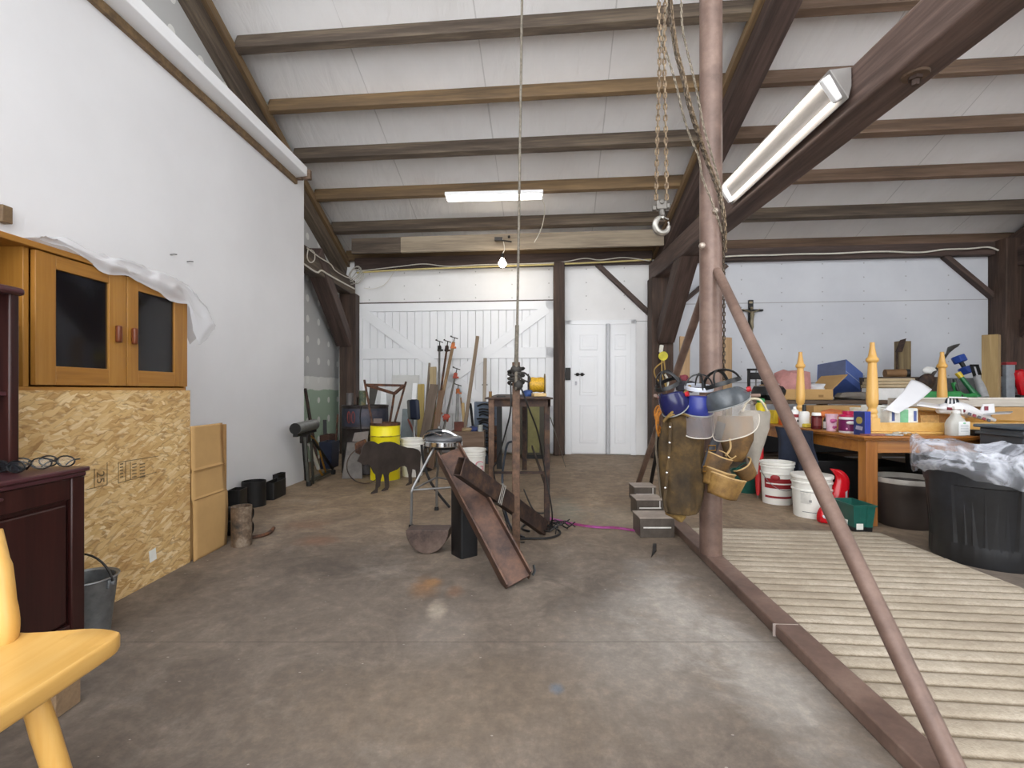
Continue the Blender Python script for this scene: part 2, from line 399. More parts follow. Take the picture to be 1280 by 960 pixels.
# roof
RS, RZ, RY = .39, 3.25, 7.95
NR = V((TB * RS, RS, 1)).normalized()
def rz(X, Y, up=0.0): return RZ + RS * (RY - (Y + TB * X)) + up
m, nt, b = _mat('roof_liner'); v = coords(nt, (1, 1, 1), (0, 0, .09))
n = N(nt, 'ShaderNodeTexNoise', Scale=2.2, Detail=5.0, Roughness=.55, Distortion=.7); nt.links.new(coords(nt, (2.6, .55, 1), (0, 0, .35)), n.inputs['Vector'])
n2 = N(nt, 'ShaderNodeTexNoise', Scale=1.3, Detail=4.0); nt.links.new(v, n2.inputs['Vector'])
sx = N(nt, 'ShaderNodeSeparateXYZ'); nt.links.new(v, sx.inputs[0])
c = ramp(nt, n2.outputs['Fac'], [(.35, 'e9e7e6'), (.65, 'f2f1f1')])
sm = maths(nt, 'PINGPONG', maths(nt, 'ADD', sx.outputs['X'], .78), .68)      # lapped joints of the liner rolls
c = mixc(nt, maths(nt, 'MULTIPLY', maths(nt, 'LESS_THAN', maths(nt, 'ADD', sm, maths(nt, 'MULTIPLY', n.outputs['Fac'], .02)), .016), .35), c, '8f8b88')
nt.links.new(c, b.inputs['Base Color']); b.inputs['Roughness'].default_value = .42
bump(nt, b, n.outputs['Fac'], .55, .05)
def roofpt(x, y, up): return V((x, y, rz(x, y, up)))
struct(MB().prism([roofpt(-4.8, -3.2, .2), roofpt(8.1, -3.2, .2), roofpt(8.1, 8.0, .2), roofpt(-4.8, 9.0, .2)], (0, 0, .06)).build('ceiling', m, smooth=0, origin=(0, 0, 0)), 'white wrinkled insulation liner under the sloping roof')
seq = ['tan', 'grey', 'tan', 'dark', 'tan', 'dark', 'tan', 'grey', 'tan', 'grey']
PM = {'tan': M_TANB, 'grey': M_GREYB, 'dark': M_GREYB}
for k in range(13):
    t = RY - .65 * k
    if t < .3: break
    kind = seq[k % 10]
    for bay, (x0, x1) in enumerate(((-2.84, 2.33), (2.53, 7.6), (-4.6, -3.07))):
        th = .06 if kind == 'tan' else .085
        p = [V((x, t - TB * x, 0)) for x in (x0, x1)]
        for q in p: q.z = rz(q.x, q.y, .095)
        mm = PM[kind] if bay != 1 else (M_GREYB if kind == 'grey' and k % 4 == 1 else M_BRNB)
        o = MB().bar(p[0], p[1], th, .19, NR).build('roof_beam', mm, axis=p[1] - p[0], bev=.006)
        ordn = ['lowest', 'second', 'third', 'fourth', 'fifth', 'sixth', 'seventh', 'eighth', 'ninth', 'tenth', 'eleventh', 'twelfth', 'thirteenth'][k]
        struct(o, f"{'tan' if mm is M_TANB else 'grey weathered' if mm is M_GREYB else 'brown'} roof purlin, {ordn} up the slope, {('bay with the strip light', 'bay beyond the steel mast', 'bay behind the partition')[bay]}")
def timber(name, p1, p2, w, h, mat, label, up=(0, 0, 1), bev=.012):
    return struct(MB().bar(p1, p2, w, h, up).build(name, mat, axis=V(p2) - V(p1), bev=bev), label)
# rafters with their ledger strips
for x, lab in ((-2.955, 'partition'), (2.43, 'steel mast'), (7.6, 'far bay')):
    a = V((x, 8.0 - TB * x, 0)); c_ = V((x - .1, .2, 0))
    for q in (a, c_): q.z = rz(q.x, q.y, -.08)
    timber('rafter_beam', a, c_, .25, .34, M_TIMB if x > 0 else M_GREYB, f'heavy dark rafter rising over the {lab}', NR)
    s = 1 if x < 0 else -1
    a2 = a + V((s * .15, 0, .06)); c2 = c_ + V((s * .15, 0, .06))
    if x < 5: timber('ledger_beam', a2, c2, .05, .1, M_TANB, f'tan ledger strip fixed along the rafter over the {lab}', NR, .004)
# posts
def post(name, px0, px1, Y, z1, d, label):
    x0, x1 = P(px0, 0, Y).x, P(px1, 0, Y).x
    return struct(MB().span((x0, Y, 0), (x1, Y + d, z1)).build(name, M_TIMBZ, bev=.012), label)
post('timber_pillar', 424, 444.5, 7.95, 2.66, .22, 'dark timber post beside the green plasterboard')
post('timber_pillar', 692.5, 706, 7.72, 3.12, .17, 'dark timber post between the plank doors and the panel door')
post('timber_pillar', 815, 842, 7.42, 2.81, .26, 'dark timber post behind the hung work clothes')
post('timber_pillar', 1258, 1286, 7.05, 3.3, .28, 'dark timber post at the end of the cluttered bench')
# tie beams, knee braces, wall braces
timber('tie_beam', (-2.72, 3.5, 2.78), (-2.76, 8.15, 2.78), .2, .26, M_GREYB, 'grey split tie beam ending over the partition')
timber('tie_beam', (2.20, .3, 2.94), (2.33, 7.75, 2.94), .25, .28, M_TIE, 'heavy dark tie beam carrying the twin tube light', bev=.02)
timber('tie_beam', (7.45, .6, 3.02), (7.55, 7.3, 3.02), .25, .28, M_TIMB, 'dark tie beam over the end of the cluttered bench')
timber('knee_brace_beam', (-2.78, 8.0, 1.85), (-2.75, 6.6, 2.95), .24, .2, M_TIMB, 'dark knee brace under the grey tie beam', (0, 1, 1))
timber('knee_brace_beam', (2.36, 7.42, 1.86), (2.32, 6.2, 3.0), .25, .24, M_TIMB, 'dark knee brace above the hung work clothes', (0, 1, 1))
timber('knee_brace_beam', (7.55, 7.1, 1.9), (7.5, 6.0, 3.0), .2, .2, M_TIMB, 'dark knee brace at the end of the cluttered bench', (0, 1, 1))
timber('wall_brace_beam', W(746, 330, .05), W(818, 398, .05), .07, .1, M_TIMB, 'thin dark diagonal brace over the panel door', NB, .004)
timber('wall_brace_beam', W(846, 384, .05), W(908, 332, .05), .07, .1, M_TIMB, 'thin dark diagonal brace behind the steel mast', NB, .004)
timber('wall_brace_beam', W(1180, 320, .05), W(1262, 389, .05), .07, .1, M_TIMB, 'thin dark diagonal brace near the end post', NB, .004)
# plate along the top of the end wall, header plank in front of the lowest purlins
for x0, x1, lab in ((-2.66, 2.25, 'over the plank doors'), (2.45, 7.5, 'over the cluttered bench')):
    a = V((x0, yb(x0) - .06, 3.19)); c_ = V((x1, yb(x1) - .06, 3.19))
    timber('plate_beam', a, c_, .12, .2, M_TIMB, f'dark wall plate {lab}')
a = V((-2.55, 7.42 + TB * 2.55, 3.345)); c_ = V((-1.75, 7.42 + TB * 1.75, 3.345)); d = V((2.28, 7.42 - TB * 2.28, 3.345))
timber('header_beam', a, c_, .05, .24, M_GREYB, 'short grey end of the header plank under the roof', bev=.004)
timber('header_beam', c_, d, .055, .245, M_HEAD, 'long pale header plank above the bare bulb', bev=.004)
# ------------------------------------------------------------------ doors in the end wall
def door_bits():
    root = thing('door_1', 'wide white plank door with crossed braces behind the scrap steel', 'door', W(568, 560))
    del root['category']; root['kind'] = 'structure'
    x0, x1 = W(446, 0).x, W(692, 0).x
    def slab(mb, xa, xb, za, zb, off, th):
        pts, dd = bw(xa, xb, za, zb, th, off); mb.prism(pts, dd)
    b_ = MB(); n_ = 26
    for i in range(n_):
        xa = x0 + (x1 - x0) * i / n_; xb = x0 + (x1 - x0) * (i + 1) / n_ - .006; slab(b_, xa, xb, .03, 2.52, .05, .05)
    b_.build('plank_boards', M_DOORW, root, bev=.003)
    pts, dd = bw(x0 + .01, x1 - .01, .04, 2.51, .02, .035); 
    fr = MB()
    for za, zb in ((2.38, 2.52), (1.58, 1.76), (.66, .8), (.03, .2)): slab(fr, x0, x1, za, zb, .075, .026)
    for xa, xb in ((x0, x0 + .13), (x1 - .13, x1)): slab(fr, xa, xb, .03, 2.52, .075, .026)
    fr.build('rail_frame', M_DOORW, root, bev=.004)
    cx = MB()
    for xa, xb in ((x0 + .1, x1 - .1), (x1 - .1, x0 + .1)):
        p, q = V((xa, yb(xa), 2.4)) - NB * .066, V((xb, yb(xb), .1)) - NB * .066
        cx.bar(p, q, .16, .022, NB)
    cx.build('cross_brace', M_DOORW, root, bev=.003)
    t = MB(); slab(t, x0 - .02, x1 + .03, 2.52, 2.545, .04, .05); t.build('head_gap', M_TIMB, root)
door_bits()
def panel_door():
    root = thing('door_2', 'white panelled door with a grey strip and a barrel bolt', 'door', W(752, 568)); del root['category']; root['kind'] = 'structure'
    def slab(mb, xa, xb, za, zb, off, th):
        pts, dd = bw(xa, xb, za, zb, th, off); mb.prism(pts, dd)
    x = lambda px: W(px, 0).x
    fr = MB()
    slab(fr, x(706), x(714), .0, 2.2, .03, .05); slab(fr, x(788), x(794.5), .0, 2.2, .03, .05); slab(fr, x(706), x(794.5), 2.13, 2.2, .03, .05)
    fr.build('door_frame', M_DOORW, root, bev=.004)
    def leaf(pa, pb, name):
        lf = MB(); slab(lf, x(pa), x(pb), .02, 2.125, .045, .05); L = lf.build(name, M_DOORW, root, bev=.003)
        rails = MB(); xa, xb = x(pa), x(pb); w = xb - xa; m_ = w * .26
        for za, zb in ((1.72, 1.95), (.98, 1.6), (.2, .8)):
            # sunk moulding around a raised field
            slab(rails, xa + m_, xb - m_, za, zb, .05, .006)
            slab(rails, xa + m_ + .035, xb - m_ - .035, za + .035, zb - .035, .058, .01)
            for (a1, a2, z1_, z2_) in ((xa + m_ - .012, xb - m_ + .012, za - .012, za), (xa + m_ - .012, xb - m_ + .012, zb, zb + .012), (xa + m_ - .012, xa + m_, za, zb), (xb - m_, xb - m_ + .012, za, zb)):
                slab(rails, a1, a2, z1_, z2_, .056, .012)
        rails.build('raised_panel', M_DOORW, L, bev=.003)
    leaf(714, 757, 'door_leaf'); leaf(762, 788, 'door_leaf')
    st = MB(); slab(st, x(757), x(761.5), .02, 2.13, .1, .06); st.build('grey_strip', plain('strip_grey', 'b9bbbf', .4, var=.03), root, bev=.01)
    bo = MB(); p = W(718, 468, .07); q = W(731, 468, .07); bo.cyl(p, q, .008, 8)
    for t in (.3, .75): bo.ball(p.lerp(q, t), .03, 6)
    bo.build('barrel_bolt', plain('dark_iron', '2f2c2a', .5, .6), root)
    k = MB(); k.box(W(720, 479, .06), (.03, .02, .06)); k.build('keyhole_plate', plain('grey_plate', '9b9ba0', .4, .5), root)
    hp = MB(); pts, dd = bw(x(706.5), x(713), 1.22, 1.42, .02, .07); hp.prism(pts, dd); hp.build('hasp_plate', MATS['dark_iron'], root, bev=.003)
panel_door()
# ------------------------------------------------------------------ camera, sky and lamps
cam = bpy.data.cameras.new('camera'); co = bpy.data.objects.new('camera', cam); COL.objects.link(co); SC.camera = co
cam.sensor_width = 36; cam.lens = FOC / 1280 * 36; cam.shift_y = (HY - 480) / 1280; cam.clip_start = .05
co.location = (0, 0, EYE); co.rotation_euler = (PI / 2, 0, 0)
w = bpy.data.worlds.new('daylight'); SC.world = w; w.use_nodes = True
w.node_tree.nodes['Background'].inputs[0].default_value = (.96, .98, 1.0, 1); w.node_tree.nodes['Background'].inputs[1].default_value = 2.7
SC.view_settings.view_transform = 'Standard'; SC.view_settings.look = 'None'; SC.view_settings.gamma = 1; SC.view_settings.use_curve_mapping = False
SC.view_settings.exposure = .86
SC.cycles.max_bounces = 10; SC.cycles.diffuse_bounces = 6; SC.cycles.use_denoising = True; SC.cycles.transparent_max_bounces = 16
SC.cycles.sample_clamp_indirect = 6
M_TUBE = glow('tube_light', 'fff8ee', 4.5)
M_ENAM = plain('white_enamel', 'ececec', .35, var=.02)
# strip light under the fourth purlin
p, q = P(557, 247.5, 6.62), P(679, 244.5, 6.52)
r_ = thing('strip_light', 'glowing white strip light fixed under a tan roof beam', 'light', (p + q) / 2 + V((0, 0, -.05)))
MB().bar(p + V((0, 0, .035)), q + V((0, 0, .035)), .13, .05).build('lamp_housing', M_ENAM, r_, bev=.006)
MB().bar(p + V((.02, 0, -.01)), q + V((-.02, 0, -.01)), .105, .055).build('diffuser', M_TUBE, r_, bev=.015)
# twin tube fixture along the flank of the heavy tie beam
a0, a1 = V((1.985, 3.03, 3.0)), V((2.03, 4.6, 2.985)); o2 = V((.072, -.02, -.105))
r_ = thing('tube_light_fixture', 'bright twin tube light on the flank of a heavy beam', 'light', a0 + o2 + V((0, 0, -.05)))
h = MB(); ax = (a1 - a0); back = V((.045, 0, .035))
h.prism([a0 + V((-.015, -.05, .045)), a0 + o2 + V((.02, -.05, -.045)), a0 + V((.125, -.05, -.06)), a0 + V((.125, -.05, .06))], ax + V((0, .1, 0)))
h.build('lamp_housing', plain('reflector_grey', '7f7b78', .4, var=.03), r_, bev=.006)
for off in (V((-.02, 0, .0)), o2 + V((-.02, 0, -.018))):
    MB().cyl(a0 + off, a1 + off, .013, 10).build('lamp_tube', M_TUBE, r_)
for e_ in (a0, a1):
    MB().box(e_ + o2 / 2 + V((-.005, 0, 0)), (.075, .05, .17), (0, -.6, 0)).build('end_cap', M_ENAM, r_, bev=.012)
q = V((2.235, 2.66, 2.8)); b_ = thing('beam_bolt', 'large washer and bolt under the heavy beam above the trash can', 'bolt', q + V((0, 0, -.06)))
MB().lathe([(0, -.012), (.062, -.012), (.066, -.006), (.066, 0), (0, 0)], q, 24).build('washer', M_BRNB, b_); MB().lathe([(0, -.06), (.018, -.06), (.02, -.03), (.034, -.03), (.034, -.01), (0, -.01)], q, 6).build('bolt_nut', plain('bolt_brown', '4a3a33', .6, .3), b_)
# bare bulb on a short flex
bp = P(628, 329, 7.3)
r_ = thing('bare_bulb', 'glowing bare bulb hanging from the pale header plank', 'light bulb', bp - V((0, 0, .06)))
MB().lathe([(.008, -.062), (.035, -.055), (.056, -.028), (.06, 0), (.048, .03), (.026, .06), (.02, .08)], bp, 16).build('glass_bulb', glow('bulb_glow', 'fff0d8', 28.0), r_)
MB().lathe([(.021, .075), (.024, .08), (.024, .13), (.012, .15)], bp, 12).build('lamp_socket', MATS['dark_iron'], r_)
top = V((bp.x, bp.y + .03, 3.36))
MB().tube(bez([bp + V((0, 0, .15)), bp + V((.03, 0, .2)), top + V((.02, 0, -.06)), top], 5), .006, 6).build('lamp_cord', plain('pale_cable', 'd9d3c4', .5), r_)
mb = MB(); mb.box(top + V((-.06, 0, .0)), (.12, .05, .05)); mb.cyl(top + V((-.02, -.01, -.02)), top + V((.14, -.03, -.05)), .012, 8); mb.ball(top + V((.1, -.02, .03)), .022, 6)
mb.build('clamp_bracket', MATS['dark_iron'], r_)
# ------------------------------------------------------------------ materials for the loose things
M_OAK = wood('oak_veneer', '825522', '9e6d2c', 'b0813e', axis=2, scale=12, rough=.4, bmp=.05, stretch=.05)
M_OAKX = wood('oak_veneer_level', '825522', '9e6d2c', 'b0813e', axis=1, scale=12, rough=.4, bmp=.05, stretch=.05)
M_OAKD = wood('oak_inside', '6e4a1f', '8d622c', 'a0733a', axis=2, scale=10, rough=.55, bmp=.05)
M_MAHO = wood('mahogany', '1d0c0a', '2d1412', '3d1e1a', axis=2, scale=16, rough=.32, bmp=.04, stretch=.05)
M_MAHR = plain('mahogany_edge', '4b2a2e', .28, var=.1)
M_PINE = wood('honey_pine', 'c29043', 'd0a35a', 'dab470', axis=1, scale=7, rough=.35, bmp=.03)
M_PINEZ = wood('honey_pine_upright', 'c48f42', 'd3a356', 'ddb46b', axis=2, scale=7, rough=.33, bmp=.03)
M_CARD = plain('cardboard', 'b8935f', .85, var=.05, scale=5)
M_CARD2 = plain('cardboard_edge', '8d6c42', .9, var=.08)
M_BLK = plain('black_steel', '1e1d1d', .5, .3, var=.2, bmp=.05)
M_BLKP = plain('black_plastic', '17181a', .42, var=.15)
M_RUST = blotch('rusty_steel', '2c211d', '54392c', '7b5136', scale=14, rough=.75, metal=.25, bmp=.3)
M_RUSTD = blotch('dark_rust', '231c1a', '3a2b26', '57402f', scale=12, rough=.7, metal=.3, bmp=.2)
M_STEEL = plain('bare_steel', '8a8a8a', .38, .85, var=.15)
M_GALV = plain('galvanised', '8d9092', .42, .75, var=.15, scale=20)
M_CHROME = plain('chrome', 'd4d6d8', .12, 1.0, var=.03)
M_BRASS = plain('brass', '9c7431', .4, .7, var=.2)
M_RUBBER = plain('rubber', '141414', .7, var=.2)
def mat_osb():
    m, nt, b = _mat('strand_board'); tc = N(nt, 'ShaderNodeTexCoord')
    mp = N(nt, 'ShaderNodeMapping'); mp.inputs['Rotation'].default_value = (0, PI / 2, 0)   # panel lies in Y-Z
    nt.links.new(tc.outputs['Object'], mp.inputs['Vector'])
    sx = N(nt, 'ShaderNodeSeparateXYZ'); nt.links.new(tc.outputs['Object'], sx.inputs[0])
    n0 = N(nt, 'ShaderNodeTexNoise', Scale=4.0, Detail=2.0); nt.links.new(tc.outputs['Object'], n0.inputs['Vector'])
    nw = N(nt, 'ShaderNodeTexNoise', Scale=18.0, Detail=3.0); nt.links.new(tc.outputs['Object'], nw.inputs['Vector'])
    cols = []
    for i, (ang, sc, lo) in enumerate(((.05, 1.0, 0), (-.3, 1.2, 1), (.38, .9, 2))):
        a = maths(nt, 'ADD', maths(nt, 'ADD', maths(nt, 'MULTIPLY', sx.outputs['Y'], math.cos(ang)), maths(nt, 'MULTIPLY', sx.outputs['Z'], math.sin(ang))), maths(nt, 'MULTIPLY', nw.outputs['Fac'], .06))
        c_ = maths(nt, 'ADD', maths(nt, 'SUBTRACT', maths(nt, 'MULTIPLY', sx.outputs['Z'], math.cos(ang)), maths(nt, 'MULTIPLY', sx.outputs['Y'], math.sin(ang))), maths(nt, 'MULTIPLY', nw.outputs['Fac'], .035))
        cb = N(nt, 'ShaderNodeCombineXYZ')
        nt.links.new(maths(nt, 'MULTIPLY', a, 15.0 * sc), cb.inputs[0]); nt.links.new(maths(nt, 'MULTIPLY', c_, 62.0 * sc), cb.inputs[1]); cb.inputs[2].default_value = i * 3.7
        vo = N(nt, 'ShaderNodeTexVoronoi', Scale=1.0, Randomness=1.0); nt.links.new(cb.outputs[0], vo.inputs['Vector'])
        gr = N(nt, 'ShaderNodeTexNoise', Scale=1.0, Detail=3.0)
        cg = N(nt, 'ShaderNodeCombineXYZ'); nt.links.new(maths(nt, 'MULTIPLY', a, 12.0), cg.inputs[0]); nt.links.new(maths(nt, 'MULTIPLY', c_, 240.0), cg.inputs[1]); nt.links.new(cg.outputs[0], gr.inputs['Vector'])
        sp = N(nt, 'ShaderNodeSeparateColor'); nt.links.new(vo.outputs['Color'], sp.inputs[0])
        f = maths(nt, 'ADD', maths(nt, 'MULTIPLY', sp.outputs[0], .55), maths(nt, 'MULTIPLY', gr.outputs['Fac'], .48))
        cc = ramp(nt, f, [(.05, '85602f'), (.18, 'b18a54'), (.42, 'cfab72'), (.65, 'dabb86'), (.92, 'f0dfb8')])
        dk = N(nt, 'ShaderNodeMapRange'); dk.inputs['From Min'].default_value = .55; dk.inputs['From Max'].default_value = .85; dk.inputs['To Max'].default_value = .55
        nt.links.new(vo.outputs['Distance'], dk.inputs['Value'])
        cols.append((mixc(nt, dk.outputs[0], cc, '7a5630'), sp.outputs[1], vo))
    c = mixc(nt, maths(nt, 'GREATER_THAN', cols[1][1], .5), cols[0][0], cols[1][0])
    c = mixc(nt, maths(nt, 'GREATER_THAN', cols[2][1], .62), c, cols[2][0])
    g = N(nt, 'ShaderNodeMapRange'); g.inputs['From Min'].default_value = .4; g.inputs['From Max'].default_value = .75; g.inputs['To Max'].default_value = .35
    nt.links.new(n0.outputs['Fac'], g.inputs['Value'])
    c = mixc(nt, g.outputs[0], c, 'a97c45')
    nt.links.new(c, b.inputs['Base Color']); b.inputs['Roughness'].default_value = .65
    bump(nt, b, cols[0][1], .12, .004)
    return m
# ------------------------------------------------------------------ glazed oak hutch, strand board, plastic
CXF = -2.0                                             # its front
def hutch():
    y0, y1, ym, zb, zt = 1.2, 2.93, 1.975, 1.065, 1.64
    r = thing('display_cabinet', 'oak wall cabinet with two dark glazed doors above the strand board', 'cabinet', (-2.2, 2.1, 0))
    for p_, q_, nm in (((-2.42, y1 - .02, 0), (CXF + .01, y1, zt), 'carcass_side'), ((-2.42, y0, 0), (CXF, y0 + .02, zt), 'carcass_side'), ((-2.42, ym - .012, zb), (CXF, ym + .012, zt), 'divider_board')):
        MB().span(p_, q_).build(nm, M_OAK, r, bev=.002)
    MB().span((-2.43, y0 - .02, zt), (CXF + .03, y1 + .005, zt + .026)).build('cabinet_top', M_OAKX, r, bev=.003)
    b = MB(); b.span((-2.42, y0, zb - .02), (CXF + .015, y1 - .02, zb)); b.build('bottom_board', M_OAKX, r, bev=.002)
    MB().span((-2.42, y0 + .02, 1.31), (CXF - .01, ym - .012, 1.33)).build('shelf_board', M_OAKX, r, bev=.002)
    MB().span((-2.44, y0, 0), (-2.42, y1, zt)).build('back_board', M_OAKD, r)
    MG = clear('smoked_glass', '1c1c20', .06, .62)
    for ya, yb_, gl, gr, hy in ((1.992, 2.462, 2.083, 2.357, 2.402), (2.468, 2.925, 2.542, 2.815, 2.502)):
        d = MB()
        d.span((CXF, ya, zb + .008), (CXF + .022, gl, zt - .004)); d.span((CXF, gr, zb + .008), (CXF + .022, yb_, zt - .004))
        D = d.build('cabinet_door', M_OAK, r, bev=.002)
        for za, zc in ((zb + .008, zb + .09), (zt - .064, zt - .004)): MB().span((CXF, gl, za), (CXF + .0215, gr, zc)).build('door_rail', M_OAKX, D, bev=.002)
        MB().span((CXF + .006, gl - .004, zb + .086), (CXF + .012, gr + .004, zt - .06)).build('glass_pane', MG, D, smooth=0)
        h = MB(); h.span((CXF + .022, hy - .013, 1.29), (CXF + .045, hy + .013, 1.375)); h.build('door_pull', plain('pull_wood', '6b3518', .4), D, bev=.007)
hutch()
osb = MB().span((CXF + .016, 1.3, 0), (CXF + .032, 2.935, 1.05)).build('strand_board_panel', mat_osb(), smooth=0, origin=(CXF, 2.1, 0))
osb = tag(osb, 'strand board panel propped under the glazed cabinet doors', 'board')
M_INK = plain('faded_ink', '6b5a3f', .8, var=.3)
xs = CXF + .0335
def osbpt(px, py): Y = xs * FOC / (px - CX); return P(px, py, Y)
ink = MB()
for a, b_ in (((148, 578), (198, 570)), ((148, 604), (196, 590)), ((108, 612), (134, 606)), ((118, 586), (118, 610)), ((134, 578), (134, 606)), ((148, 578), (148, 604)), ((157, 577), (157, 602)), ((163, 577), (163, 600))):
    p, q = osbpt(*a), osbpt(*b_); ink.bar(p, q, .0006, .0035, (0, 0, 1) if abs(p.z - q.z) < .03 else (0, 1, 0))
ink.build('stamped_outline', M_INK, osb)
letters('25', 'stamped_number', M_INK, osb, osbpt(125, 597), .06, (0, 0, -1), (0, 1, 0))
for k, px in enumerate((152, 168, 178)): 
    s = MB()
    for j in range(5): s.box(osbpt(px, 580 + j * 4), (.0008, .02 + .008 * ((j * 3 + k) % 3), .006))
    s.build('stamped_lines', M_INK, osb)
st = MB(); st.box(osbpt(191, 694), (.001, .05, .065), (.12, 0, 0)); st.build('paper_sticker', plain('sticker_paper', 'e3e3dc', .7, var=.04), osb)
def plastic():
    top = [(2.0, 1.685), (2.12, 1.72), (2.25, 1.70), (2.475, 1.70), (2.7, 1.69), (2.9, 1.68), (3.0, 1.63), (3.1, 1.55), (3.16, 1.47)]
    low = [(2.0, 1.675), (2.12, 1.665), (2.25, 1.645), (2.33, 1.60), (2.47, 1.62), (2.6, 1.60), (2.76, 1.55), (2.9, 1.55), (2.96, 1.42), (3.03, 1.33), (3.1, 1.37), (3.16, 1.44)]
    def itp(t, y):
        for a, b_ in zip(t, t[1:]):
            if y <= b_[0]: return a[1] + (b_[1] - a[1]) * max(0, (y - a[0])) / (b_[0] - a[0])
        return t[-1][1]
    def f(u, v):
        y = 2.0 + 1.16 * u; zt, zl = itp(top, y), itp(low, y)
        n = noise.noise(V((y * 5, v * 3, 1.3))) * .024 + (.5 - abs(noise.noise(V((y * 9 + v * 3, v * 4, 5))))) * .018
        if v < .45:
            t = v / .45; x = -2.28 + .30 * t; z = 1.672 + (zt - 1.672) * math.sin(t * PI * .5) ** 2
            if y > 2.94: x = -2.12 + .12 * t; z = zt - .12 * (1 - t)
        else:
            t = (v - .45) / .55; x = -1.98 + .022 * math.sin(t * PI); z = zt + (zl - zt) * t
        if y < 2.95 and z < 1.70: x = max(x, -1.972 if v > .45 else -9); z = max(z, 1.673) if v < .45 else z
        return V((x + (abs(n) if v >= .45 else n * .3), y, z + (n if v > .2 else abs(n))))
    o = MB().grid(f, 60, 22).build('plastic_sheet', clear('milky_plastic', 'e3e4e8', .22, .68), smooth=180)
    tag(o, 'crumpled clear plastic sheet draped over the oak cabinet top', 'plastic sheet')
plastic()
def cardboard():
    r = thing('cardboard_sheet', 'flattened cardboard box standing beside the strand board', 'cardboard', (-1.95, 3.1, 0))
    def f(u, v):
        z = .83 * v; y = 2.94 + .335 * u - .01 * v; x = -1.95 + .012 * math.sin(v * 5) * u - (.0 if v < .45 else .01) + (.006 if .44 < v < .455 or .66 < v < .675 else 0)
        return V((x, y, z))
    MB().grid(f, 8, 60).build('front_sheet', M_CARD, r, solid=.006, smooth=20)
    MB().grid(lambda u, v: f(u, v) + V((-.032, -.0, -.004)), 6, 12).build('rear_sheet', M_CARD, r, solid=.006, smooth=20)
    MB().span((-1.985, 3.27, .0), (-1.948, 3.276, .82)).build('folded_edge', M_CARD2, r)
    for z in (.375, .555): MB().box((-1.943 , 3.1, z), (.004, .33, .004)).build('crease', M_CARD2, r)
cardboard()
for px, py, l in ((213, 318, 'upper of two bent nails in the white partition above the plastic sheet'), (234, 327, 'lower of two bent nails in the white partition above the plastic sheet')):
    Y = XL(2.9) * FOC / (px - CX); Y = XL(Y) * FOC / (px - CX); q = P(px, py, Y)
    tag(MB().tube([q + V((-.003, 0, 0)), q + V((.02, .006, .004)), q + V((.026, .03, .008))], .004, 6).build('bent_nail', M_STEEL), l, 'nail')
q = P(1, 268, 2.38); tag(MB().box(V((XL(2.4) + .022, q.y, q.z)), (.042, .05, .085)).build('wooden_peg', MATS['tan_purlin'], bev=.004), 'short wooden peg on the white partition above the oak cabinet', 'peg')
# ------------------------------------------------------------------ mahogany desk end with hutch
def desk():
    xr, xl, y0, y1, z0, zt = -1.655, -1.955, .75, 1.86, .09, .75
    r = thing('writing_desk', 'dark mahogany desk end with a raised panel beside the pine chair', 'desk', (-1.8, 1.4, 0.09))
    MB().span((xl, y0, z0), (xr - .02, y1 - .02, zt - .03)).build('desk_body', M_MAHO, r, bev=.004)
    t = MB(); t.span((xl, y0 - .01, zt - .012), (xr + .012, y1 + .012, zt + .006)); t.span((xl, y0, zt - .03), (xr + .004, y1 + .004, zt - .012))
    t.build('desk_top', M_MAHR, r, bev=.005)
    f = MB(); f.span((xr - .02, y1 - .055, z0), (xr, y1, zt - .03)); f.span((xr - .02, y0, z0), (xr, y0 + .055, zt - .03))
    f.span((xr - .02, y0 + .055, zt - .11), (xr - .004, y1 - .055, zt - .03)); f.span((xr - .02, y0 + .055, z0), (xr - .004, y1 - .055, z0 + .08))
    f.build('panel_frame', M_MAHO, r, bev=.004)
    p = MB(); a, b_ = y0 + .065, y1 - .068; c, d = z0 + .09, zt - .125
    p.prism([(xr - .02, a, c), (xr - .02, b_, c), (xr - .02, b_, d), (xr - .02, a, d)], (.014, 0, 0)); p.build('raised_panel', M_MAHO, r, bev=.008)
    MB().ball((xr + .001, 1.55, zt - .055), (.004, .012, .006), 6).build('screw_cap', M_MAHR, r)
    # upper shelves
    hx = -1.80
    for ya in (1.72, .85): MB().span((-1.95, ya, zt), (hx, ya + .035, 1.40)).build('hutch_side', M_MAHO, r, bev=.006)
    MB().span((-1.96, .83, 1.395), (hx + .012, 1.768, 1.425)).build('hutch_top', M_MAHR, r, bev=.012)
    MB().span((-1.955, .885, zt), (-1.945, 1.72, 1.395)).build('hutch_back', M_MAHO, r)
    MB().span((-1.95, .885, 1.03), (hx - .01, 1.72, 1.045)).build('shelf_board', M_MAHR, r, bev=.003)
desk()
b = MB(); b.span((-1.78, 1.53, 0), (-1.455, 1.62, .088)); tag(b.build('wood_block', wood('rough_block', '77604a', '9a8062', axis=0, rough=.8, bmp=.3), bev=.003), 'rough sawn wooden block under the mahogany desk corner', 'wood block')
tag(MB().span((-1.9, .8, 0), (-1.62, .89, .088)).build('wood_block', MATS['rough_block'], bev=.003), 'rough sawn wooden block under the near end of the mahogany desk', 'wood block')
